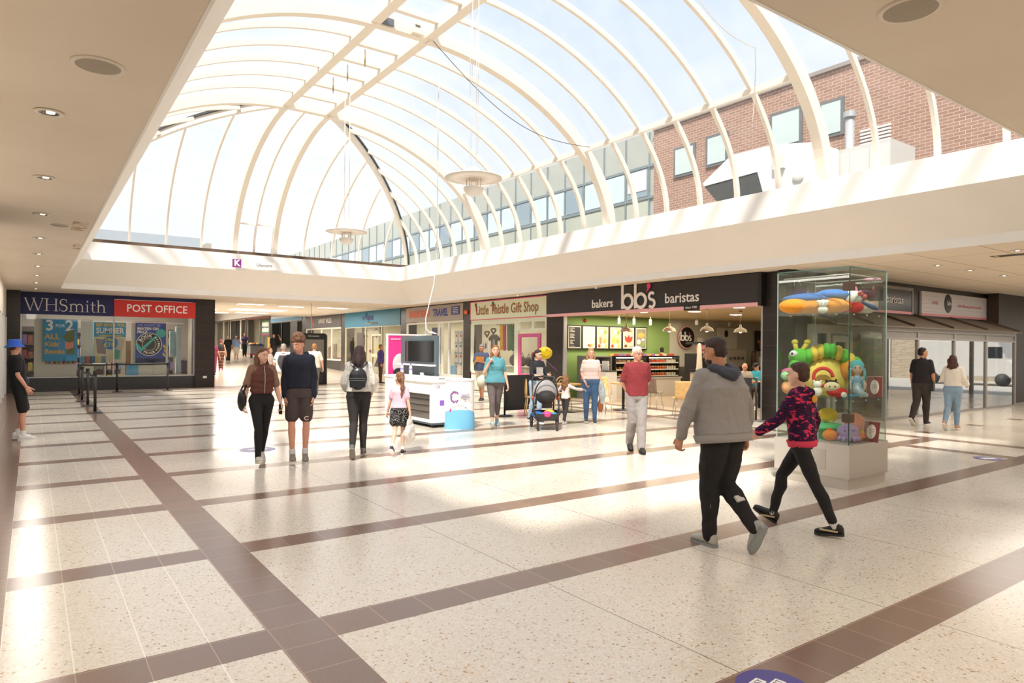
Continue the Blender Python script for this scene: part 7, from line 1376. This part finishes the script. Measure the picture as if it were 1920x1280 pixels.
# guy in navy hoodie
NAVY = cloth('#1c2030', .06)
p = person('person with curly hair in a navy hoodie and brown shorts', (3.12, 9.6), 3, 1.77, 'm', .9, 'pink', dict(mat=NAVY, sleeve=1, hem=-.02, off=.016, so=.7, hood=1, hoodcol=NAVY, name='hoodie', fold=.009), dict(mat=cloth('#4f4240'), len=.37, off=.022, off2=.034, name='shorts', waist=.05, fold=.006), '#8a8076', ('curly', '#6e4c34'), {'L': ((.08, .05, -1), (-.03, -.05, -1)), 'R': ((.08, .12, -1), (-.03, -.02, -1))}, {'L': ((.17, -.1, -1), (-.02, .22, -1)), 'R': ((.17, -.1, -1), (-.02, .22, -1))}, (-38, 14), 0, (8, 2), vox=.010, socks='#e8e6e0')
t_ = p['root']; RI = Matrix.Rotation(-p['rz'], 3, 'Z'); loc = Vector(t_.location)
q_ = RI @ (p['kneeL']+p['F']*.09+Vector((0, 0, .09))-loc); MB().tube([q_+Vector((.03*math.cos(a), 0, .025*math.sin(a))) for a in [R_(40)+k*R_(280)/12 for k in range(13)]], .006, 6).build('shorts_logo', mat('#efe9e6', .5), t_, label='small white looped logo'); MB().ell(q_, (.012, .008, .01), n=8).build('shorts_logo', mat('#c92f3a', .5), t_, label='small red logo centre')
for sx in (-1, 1): a = RI @ (p['T'](.44, .03*sx, .125)-loc); MB().tube([a, a+Vector((.005*sx, -.02, -.08)), a+Vector((.004*sx, -.02, -.15-.03*sx))], .004, 5).build('drawcord', NAVY, t_)
# woman with backpack seen from behind
p = person('person with long dark hair seen from behind, striped blouse and black leggings', (4.0, 9.55), 176, 1.64, 'f', 1.12, 'fair', dict(mat=pattern('blouse', noisepat(16, [(0, '#dcd8d0'), (.46, '#a9a59e'), (.52, '#e2ded6')], 1.2, True, (2.2, 2.2, .5))), sleeve=.92, hem=.02, off=.022, so=1.3, name='blouse', fold=.01), dict(mat=cloth('#2a2524', .08), off=.008, name='leggings', waist=.1, fold=.003), '#6b6560', ('long', '#3a2522', .25, .0), WALKR(.2, .45), {'L': ((.32, .05, -1), (-.1, 1.0, -.55)), 'R': ((.32, .05, -1), (-.1, 1.0, -.55))}, (0, 8), 2, (48, 0), vox=.011, face=False, sole='#8a8378')
bp = thing('backpack', 'small black leather backpack on the woman seen from behind', 'backpack', p['T'](.12, 0, -.19), p['rz']); KB = mat('#202326', .35)
m = MB(); m.ell((0, .0, .13), (.135, .07, .17)); remesh(m, 'body', KB, bp, .008, 2); MB().box((-.115, .04, .0), (.115, .105, .12)).build('front_pocket', KB, bp, bevel=.02); MB().box((-.12, .03, .115), (.12, .11, .14)).build('pocket_flap', KB, bp, bevel=.01); MB().tube([(-.03, -.02, .3), (0, -.01, .35), (.03, -.02, .3)], .008, 6).build('handle', KB, bp)
for sx in (-1, 1): MB().sweep([Vector((.04*sx, -.0, .27)), Vector((.075*sx, -.005, .32)), Vector((.10*sx, -.04, .365)), Vector((.115*sx, -.10, .375)), Vector((.115*sx, -.16, .355))], .03, .01, Vector((1, 0, 0))).build('shoulder_strap', KB, bp)
# girl in pink with ponytail
p = person('person, a girl with a ponytail in pink top and dotted shorts', (4.62, 9.45), 168, 1.27, 'f', .9, 'fair', dict(mat=cloth('#e3bccb'), sleeve=.3, hem=.05, off=.014, name='tee_shirt'), dict(mat=pattern('dotshort', dots(70, '#1c1a1c', '#d8d2cc', .28)), len=.26, off=.016, off2=.04, name='shorts', waist=.14), '#2b2527', ('pony', '#7d5535', .36, .02), WALKR(.15, .55), {'L': ((.3, .15, -1), (.3, .25, -1)), 'R': ((.25, -.1, -1), (.15, .1, -1))}, (42, 0), 2, (30, 0), hs=1.22, vox=.010, socks='#f0ece8', face=True)
w_ = p['wrR']; t = thing('carrier_bag', 'grey plastic carrier bag held by the girl in pink', 'bag', w_+Vector((0, 0, -.46))-p['F']*.01, p['rz']+R_(70))
m = MB(); m.ell((0, 0, .15), (.15, .07, .15)); m.ell((0, 0, .27), (.08, .03, .12)); remesh(m, 'bag', mat('#d5d0c8', .45, var=.05, vs=14, bump=.8, bs=14), t, .008, 1, disp=.02, dscale=9); MB().tube([(-.04, 0, .33), (-.015, 0, .42), (.015, 0, .42), (.04, 0, .33)], .008, 6).build('handle', mat('#d5d0c8', .5), t); text('NEW LOOK', .035, (0, -.078, .17), 'S', '#77736d', t, world=False)
# teal woman
p = person('person with auburn hair in a teal tee and grey cropped leggings', (7.85, 11.6), 5, 1.68, 'f', 1.14, 'fair', dict(mat=cloth('#5b9aa6'), sleeve=.36, hem=-.07, off=.018, flare=.10, name='tee_shirt', fold=.009), dict(mat=cloth('#6c6260'), len=.83, off=.007, name='leggings', fold=.003), '#8fa5b0', ('bob', '#9a5a30', .15), WALKR(.22, .3), {'L': ((.22, -.05, -1), (.25, .15, -1)), 'R': ((.35, .1, -1), (-.45, .5, 1.0))}, (0, -2), 0, (25, -8), sole='#b8b3ac', curl=(25, 60))
t = thing('shoulder_bag', 'cream shoulder bag behind the woman in the teal tee', 'bag', p['T'](.02, -.26, -.1)); MB().ell((0, 0, -.02), (.14, .08, .12)).build('body', mat('#e3d9c4', .6), t); MB().tube([Vector((0, 0, .08)), p['T'](.3, -.22, -.02)-Vector(t.location), p['T'](.5, -.12, .04)-Vector(t.location)], .014, 6).build('strap', mat('#eee6d4', .6), t)
# man behind
p = person('person with grey hair looking down in a blue and orange tee', (11.2, 17.3), -20, 1.74, 'm', 1.1, 'tan', dict(mat=cloth('#55607c'), sleeve=.36, hem=-.05, off=.02, name='tee_shirt'), dict(mat=cloth('#cdbfa6'), len=.52, off=.03, name='shorts'), '#4a4240', ('short', '#8d8781'), WALK(.2, .2), {'L': ((.2, .15, -1), (-.4, .9, .25)), 'R': ((.2, .15, -1), (-.4, .9, .25))}, (20, 22), 0, (0, 12))
MB().box((-.12, -.20, 0), (.14, -.17, .16)).build('chest_print', mat('#e08a2e', .6), p['root']).location = (0, 0, p['P0'].z+.24)
# mother
p = person('person with a red ponytail in a black print top pushing the pushchair', (9.12, 11.85), 28, 1.62, 'f', 1.0, 'fair', dict(mat=cloth('#26252a'), sleeve=.72, hem=-.02, off=.016, name='top'), dict(mat=pattern('wornjean', noisepat(5, [(.3, '#8fb1cf'), (.6, '#b9d0e2'), (.75, '#dfe8ee')], 0, False)), off=.008, name='jeans'), '#3a3638', ('pony', '#3a2422', .2, 0), WALK(.1, .25), {'L': ((.25, .45, -1), (-.2, 1.0, .0)), 'R': ((.25, .45, -1), (-.2, 1.0, -.1))}, (25, 10), 4)
RI = Matrix.Rotation(-p['rz'], 3, 'Z'); a = RI @ (p['T'](.3, 0, .135)-Vector(p['root'].location)); MB().box(a+Vector((-.08, -.012, -.12)), a+Vector((.08, 0, .06))).build('chest_print', mat('#b9b6b0', .6, var=.3, vs=60), p['root'])
m = MB(); H_ = p['s']; c0 = RI @ (p['C']-Vector(p['root'].location)); chain(m, [c0+Vector((-.02, .10, .06))*H_, c0+Vector((-.05, .17, .02))*H_, c0+Vector((-.06, .17, -.13))*H_, c0+Vector((-.05, .14, -.2))*H_], [.03*H_, .04*H_, .035*H_, .012*H_]); remesh(m, 'ponytail', mat('#8c2c25', .6, var=.2, vs=40), p['root'], .009, 1, disp=.008, dscale=20, label='dyed red ponytail')
# small girl
p = person('person, a small girl with loose brown hair and arms held out', (9.5, 11.3), 150, 1.08, 'f', .9, 'fair', dict(mat=cloth('#ead6d2', .12, 40), sleeve=.95, hem=-.04, off=.014, name='top'), dict(mat=cloth('#3a3637'), off=.008, name='leggings'), '#d9cdc8', ('wavy', '#8a5e3c', .3, .0), WALK(.15, .3), {'L': ((.7, .1, -.8), (.8, .2, -.5)), 'R': ((.9, .3, -.4), (.8, .5, -.1))}, (10, 0), 0, hs=1.3, vox=.010, face=True)
# striped woman
p = person('person with fair hair in a pink striped tee and blue jeans', (10.1, 11.15), 4, 1.63, 'f', 1.28, 'fair', dict(mat=pattern('pinkstripe', stripes('Z', .028, '#f4ece4', '#e9b8a8', .62)), sleeve=.36, hem=-.02, off=.018, name='tee_shirt', fold=.008), dict(mat=cloth('#4a6b92', .15, 6), off=.012, name='jeans'), '#3e4a52', ('bob', '#b98a52', .17), {'L': ((.06, .12, -1), (.0, .0, -1)), 'R': ((.08, -.02, -1), (.0, -.12, -1))}, {'L': ((.2, 0, -1), (.15, .25, -1)), 'R': ((.25, .05, -1), (-.3, .5, -.8))}, (5, 4), 0, (8, 0), sole='#ecebe6')
t = thing('jacket', 'pale blue jacket hanging over the arm of the woman in stripes', 'clothing', p['wrL']+Vector((0, 0, -.42))); m = MB(); chain(m, [Vector((0, 0, .42)), Vector((.03, .0, .2)), Vector((.06, .02, .02))], [.06, .09, .05]); remesh(m, 'cloth', mat('#c3cfd4', .8, bump=.6, bs=14), t, .01, 1, disp=.02, dscale=9)
t = thing('handbag', 'tan leather handbag carried by the woman in stripes', 'bag', p['wrL']+Vector((0, 0, -.62))-p['F']*.08); m = MB(); m.ell((0, 0, .14), (.08, .05, .15)); remesh(m, 'body', mat('#a8653a', .5), t, .01, 1); MB().tube([(-.03, 0, .27), (0, 0, .52), (.03, 0, .27)], .008, 6).build('handle', mat('#8c5230', .5), t)
# red tee man
p = person('person with white hair and glasses in a dark red tee and grey trousers', (7.87, 7.6), 12, 1.68, 'm', .97, 'pink', dict(mat=cloth('#8c3137', .04), sleeve=.40, hem=-.07, off=.018, name='tee_shirt', fold=.009), dict(mat=cloth('#a29c9a', .05), off=.022, off2=.03, name='trousers', fold=.007), '#26221f', ('short', '#e3ddd4'), {'L': ((.0, .16, -1), (.0, .03, -1)), 'R': ((.0, -.10, -1), (.0, -.55, -1))}, {'L': ((.2, -.30, -1), (-.5, -.35, -.9)), 'R': ((.28, -.25, -1), (-.45, -.35, -.9))}, (20, 2), 0, (0, 20), vox=.010, sole='#1c1a19')
RI = Matrix.Rotation(-p['rz'], 3, 'Z'); c0 = RI @ (p['C']-Vector(p['root'].location)); hq = Matrix.Rotation(R_(20), 3, 'Z'); gm = MB()
for sx in (-1, 1):
    gm.tube([c0+hq @ Vector((.031*sx+.024*math.cos(a), -.098+.0, .006+.016*math.sin(a)))*p['s'] for a in [k*2*math.pi/14 for k in range(15)]], .0022, 5); gm.tube([c0+hq @ Vector((.055*sx, -.094, .012))*p['s'], c0+hq @ Vector((.078*sx, -.0, .01))*p['s']], .0022, 5)
gm.build('glasses', mat('#3a3432', .4), p['root'])
# big man in grey hoodie
GREY = cloth('#9b9692', .05, 30)
p = person('person, a broad bearded man in a grey hoodie seen from behind', (4.72, 3.56), 226, 1.77, 'm', 1.42, 'tan', dict(mat=GREY, sleeve=1, hem=-.06, off=.026, name='hoodie', fold=.012, hoodcol=cloth('#4a4c58', .08), band=mat('#a39e9a', .9)), dict(mat=cloth('#1f1c1c', .12), off=.014, off2=.02, name='joggers', fold=.008), ('#b9b5ac', '#a5a59f'), ('short', '#3a2822', 'beard'), {'L': ((.02, .22, -1), (.0, -.04, -1)), 'R': ((.0, .10, -1), (.0, -1.0, -.9))}, {'L': ((.45, .30, -1), (.1, .45, -1)), 'R': ((.3, -.15, -1), (.1, .3, -1))}, (22, 4), 8, (0, 62), vox=.009, sole='#8f9492', curl=(30, 30))
RI = Matrix.Rotation(-p['rz'], 3, 'Z'); loc = Vector(p['root'].location); a = RI @ (p['kneeR'].lerp(p['ankR'], .36)-loc); b_ = RI @ (p['kneeR'].lerp(p['ankR'], .48)-loc); bk_ = Vector((.035, .055, .045)); MB().bar(a+bk_, b_+bk_, .08, .02, up=(0, 1, .6)).build('reflective_patch', mat('#cfcac6', .5), p['root'])
a = RI @ (p['ankL'].lerp(p['kneeL'], .58)-loc); MB().box(a+Vector((-.05, .045, 0)), a+Vector((.05, .068, .04))).build('reflective_patch', mat('#cfcac6', .5), p['root'])
# boy in camouflage hoodie
CAMO = pattern('camo', noisepat(17, [(0, '#22102a'), (.38, '#3d173e'), (.47, '#281230'), (.54, '#5c1a48'), (.585, '#d8365c'), (.66, '#ef4460'), (.73, '#331439')], .6, True, (1, 1, 1.9)))
p = person('person, a boy in a pink and purple camouflage hoodie and black jeans', (5.78, 3.50), 250, 1.585, 'm', .92, 'fair', dict(mat=CAMO, sleeve=1, hem=-.03, off=.026, hood=1, name='hoodie', fold=.010, band=mat('#e0415e', .9)), dict(mat=cloth('#1e1b1c', .15), off=.006, off2=.006, name='jeans', fold=.006), '#1f1c1c', ('short', '#4a3022'), {'R': ((.02, .62, -1), (.0, .22, -1)), 'L': ((.03, -.40, -1), (.0, -.50, -1))}, {'R': ((.25, -.25, -1), (.0, .35, -1)), 'L': ((.25, .65, -1), (.0, .95, -.6))}, (-2, -2), 3, (5, -26), hs=1.08, vox=.009, sole='#2b2826', socks='#d9d6d0')
RI = Matrix.Rotation(-p['rz'], 3, 'Z'); loc = Vector(p['root'].location); a = RI @ (p['T'](.42, .02, -.15)-loc); MB().ell(a, (.07, .012, .035), n=12).build('hood_print', mat('#d89a2a', .8), p['root'], label='mustard yellow hood print')
for k in 'LR': a = RI @ (p['ank'+k]-loc); MB().box(a+Vector((-.048, -.12, -.035)), a+Vector((.048, .03, -.022))).build('shoe_stripe', mat('#cdb88e', .6), p['root'], label='beige lettered stripe along the shoe')
# pair at the right
p = person('person in a black polo and dark trousers walking by the lean-to', (16.2, 6.95), 160, 1.73, 'm', 1.05, 'tan', dict(mat=cloth('#242022'), sleeve=.38, hem=-.05, off=.02, name='polo_shirt', collar=1), dict(mat=cloth('#3f3833', .1), off=.02, name='work_trousers'), '#33201c', ('short', '#221a18'), WALKR(.2, .5), {'L': ((.25, .1, -1), (.1, .4, -1)), 'R': ((.25, .0, -1), (.0, .3, -1))}, (-45, 0), 2, (40, 0))
t = thing('tool_pouch', 'dark tool pouch on the belt of the man in the black polo', 'pouch', p['T'](-.05, -.19, .0)); MB().box((-.05, -.06, -.14), (.05, .06, .08)).build('pouch', M_BLACK, t, bevel=.01); MB().box((-.03, -.065, .05), (.03, -.06, .07)).build('clip', mat('#4aa04a', .5), t)
p = person('person with wavy brown hair in a white jacket and blue jeans', (15.75, 6.15), 165, 1.56, 'f', 1.05, 'fair', dict(mat=cloth('#e6e0d6'), sleeve=.95, hem=.0, off=.03, name='jacket'), dict(mat=cloth('#8aa5bd', .15, 8), off=.012, name='jeans'), '#cf9a72', ('wavy', '#4a2a22', .28, .0), WALKR(.2, .45), {'L': ((.35, .1, -1), (.0, .9, .0)), 'R': ((.3, .1, -1), (.0, .8, -.3))}, (-10, 0), 2, (40, 0), face=False)
# up the hall
person('person in a long patterned skirt and black top walking away up the ramp', (7.95, 36.9), 178, 1.60, 'f', 1.25, 'tan', dict(mat=cloth('#2a2020'), sleeveless=1, hem=.08, off=.012, name='vest_top'), dict(mat=pattern('aztec', stripes('Z', .16, '#7a4a3a', '#3a2c2a', .55)), off=.01, skirt=.8, name='long_skirt', waist=.12), '#c04a6a', ('short', '#7a2430'), None, {'L': ((.2, 0, -1), (.15, .1, -1)), 'R': ((.3, 0, -1), (.2, .1, -1))}, (0, 0), 0, z=.36, vox=.016, face=False)
person('person in a magenta dress half hidden behind the dark pillar', (7.02, 34.2), 175, 1.66, 'f', 1.15, 'tan', dict(mat=cloth('#8c2f4e'), sleeve=.3, hem=0, off=.014, name='top'), dict(mat=cloth('#8c2f4e'), off=.01, skirt=.95, name='dress_skirt', waist=.12), '#3a2a2a', ('short', '#33241e'), None, {'L': ((.35, 0, -1), (.3, .2, -1)), 'R': ((.35, 0, -1), (.3, .2, -1))}, (0, 0), 0, z=.23, vox=.016, face=False)
person('person with grey hair all in black walking away up the ramp', (9.98, 44.4), 175, 1.58, 'm', 1.1, 'tan', dict(mat=BLK, sleeve=.4, hem=-.05, off=.03, name='top'), dict(mat=BLK, off=.03, name='trousers'), '#6a5a4a', ('short', '#c9c5bf'), None, {'L': ((.3, 0, -1), (.3, .1, -1)), 'R': ((.15, 0, -1), (.1, .1, -1))}, z=.68, vox=.018, face=False)
person('person in pale blue shirt and cream shorts with a hand at the face', (10.65, 45.2), 5, 1.56, 'm', 1.2, 'tan', dict(mat=cloth('#92aedb'), sleeve=.4, hem=-.08, off=.035, name='shirt'), dict(mat=cloth('#dcd2c0'), len=.5, off=.03, name='shorts'), '#7a6a5a', ('short', '#e3dfd9'), WALK(.2, .3), {'L': ((.3, .4, -1), (-.5, .3, 1)), 'R': ((.3, 0, -1), (.1, .3, -.6))}, z=.72, vox=.018, face=False)
person('person in purple top standing behind the stock trolley', (12.1, 49.0), 0, 1.66, 'f', 1.1, 'tan', dict(mat=cloth('#3f2f55'), sleeve=.4, hem=-.05, off=.02, name='top'), dict(mat=BLK, off=.02, name='trousers'), '#222222', ('short', '#4a3024'), None, {'L': ((.2, .5, -1), (0, .8, -.4)), 'R': ((.3, .5, -1), (0, .8, -.4))}, z=.88, vox=.018, face=False)
person('person, a bald man in black tee with a hand raised to the head', (12.6, 43.8), -8, 1.76, 'm', 1.15, 'pink', dict(mat=BLK, sleeve=.4, hem=-.05, off=.02, name='tee_shirt'), dict(mat=cloth('#33302f'), off=.02, name='trousers'), '#222222', ('bald', '#b9a79a'), None, {'L': ((1, .3, -.2), (-.35, .3, 1)), 'R': ((.2, 0, -1), (.1, .1, -1))}, z=.65, vox=.016, face=False)
person('person with brown hair mostly hidden behind the girl in the gilet', (7.1, 25.2), 70, 1.60, 'f', 1.0, 'fair', dict(mat=cloth('#d8c0b0'), sleeve=.6, hem=-.05, off=.02, name='top'), dict(mat=cloth('#5a5550'), off=.02, name='trousers'), '#444444', ('bob', '#8a5a38', .2), vox=.014)
p = person('person in cream shorts wearing a dark grey rucksack, walking away', (6.27, 20.8), 180, 1.73, 'm', 1.15, 'pink', dict(mat=cloth('#e9e6e0'), sleeve=.4, hem=-.05, off=.02, name='tee_shirt', band=mat('#e9e6e0', .9)), dict(mat=cloth('#ded2bc'), len=.5, off=.03, name='shorts'), '#6a6058', ('short', '#b5a99c'), WALK(.2, .3), {'L': ((.35, 0, -1), (.1, .3, -1)), 'R': ((.35, 0, -1), (.1, .3, -1))}, vox=.014, face=False)
for k in 'LR': RI = Matrix.Rotation(-p['rz'], 3, 'Z'); loc = Vector(p['root'].location); a = RI @ (p['el'+k].lerp(p['sh'+k], .3)-loc); b_ = RI @ (p['el'+k].lerp(p['sh'+k], .42)-loc); MB().tube([a, b_], .075, 14).build('sleeve_band', mat('#3f9f7a', .8), p['root'], label='green sleeve band')
bp = thing('rucksack', 'dark grey rucksack on the man in cream shorts', 'backpack', p['T'](.04, 0, -.2), p['rz']); m = MB(); m.ell((0, 0, .2), (.17, .09, .25)); remesh(m, 'body', mat('#4b4548', .7, bump=.5, bs=20), bp, .014, 2, disp=.01); MB().box((-.1, .0, .38), (.1, .07, .42)).build('top_handle', mat('#d9d6d2', .6), bp)
person('person in a cream tee with pink cuffs behind the curly haired man', (7.75, 22.3), 172, 1.74, 'm', 1.15, 'pink', dict(mat=cloth('#e3d6c4'), sleeve=.4, hem=-.05, off=.03, name='tee_shirt'), dict(mat=cloth('#6a6258'), off=.02, name='trousers'), '#444444', ('short', '#a5744a'), None, {'L': ((.35, 0, -1), (.1, .3, -1)), 'R': ((.35, 0, -1), (.1, .3, -1))}, vox=.014, face=False)
person('person in purple top and brown trousers half behind the pink poster stand', (12.75, 28.0), 90, 1.76, 'm', 1.05, 'tan', dict(mat=cloth('#4a3a7a'), sleeve=.9, hem=-.05, off=.02, name='jumper'), dict(mat=cloth('#4a3430'), off=.025, name='trousers'), '#2a2422', ('short', '#7a5a48'), vox=.014, face=False)
# cafe staff and customers
person('person with dark bun behind the tall food cabinet, back to us', (18.9, 17.0), 180, 1.70, 'f', 1.0, 'fair', dict(mat=BLK, sleeve=.4, hem=-.05, off=.02, name='top'), dict(mat=BLK, off=.02, name='trousers'), '#222222', ('short', '#231a18'), z=.012, vox=.014, face=False)
person('person in black serving behind the cafe till', (18.6, 15.0), 15, 1.64, 'm', 1.0, 'tan', dict(mat=BLK, sleeve=.9, hem=-.05, off=.02, name='top'), dict(mat=BLK, off=.02, name='trousers'), '#222222', ('short', '#2a1f1b'), None, {'L': ((.2, .4, -1), (-.2, 1, -.1)), 'R': ((.2, .4, -1), (-.2, 1, .1))}, (-20, 10), z=.012, vox=.014)
SIT = {'L': ((.12, 1, -.05), (0, .05, -1)), 'R': ((.12, 1, -.05), (0, .05, -1))}; ASIT = {'L': ((.15, .4, -1), (-.2, 1, .1)), 'R': ((.15, .4, -1), (-.2, 1, .1))}
for (x, y, lb, tc_, hr, tt) in ((17.1, 12.2, 'person, a bald older man in grey seated in the cafe', '#b9b4ac', ('bald', '#c9c5bf'), 10), (17.9, 12.25, 'person in turquoise shirt and black cap seated in the cafe', '#2aa3bd', ('hat', '#2a211f', 'cap'), -50)):
    person(lb, (x, y), tt, 1.70, 'm', 1.1, 'pink', dict(mat=cloth(tc_), sleeve=.4, hem=-.05, off=.025, name='shirt'), dict(mat=cloth('#4a4744'), off=.02, name='trousers'), '#2a2622', hr, SIT, ASIT, (0, 14), 8, z=.012, seat=.50, vox=.012)
    c0 = thing('cafe_chair', 'cafe chair under the '+('bald man' if 'bald' in lb else 'man in turquoise'), 'chair', (x, y, .012), PEO[-1]['rz']); MB().box((-.22, -.22, .38), (.22, .22, .405)).build('seat', mat('#7d6655', .5), c0); MB().box((-.2, .24, .42), (.2, .26, .85)).build('backrest', mat('#7d6655', .5), c0)
    for sx in (-1, 1):
        for sy in (-1, 1): MB().tube([(.18*sx, .2*sy, .385), (.2*sx, .22*sy, 0)], .01, 6).build('leg', M_ALU, c0)
t = thing('cafe_table', 'small cafe table before the two seated men', 'table', (16.75, 11.45, .012)); MB().cyl((0, 0, .72), .33, .03, 24).build('top', mat('#b08850', .5), t); MB().cyl((0, 0, 0), .04, .72, 12).build('column', M_BLACK, t)
t = thing('beer_glass', 'small amber glass on the table of the seated men', 'glass', (16.7, 11.5, .762)); MB().cyl((0, 0, 0), .03, .1, 12, r2=.036).build('drink', mat('#d9a94a', .2), t); MB().cyl((0, 0, .1), .036, .015, 12).build('froth', M_WHT, t)
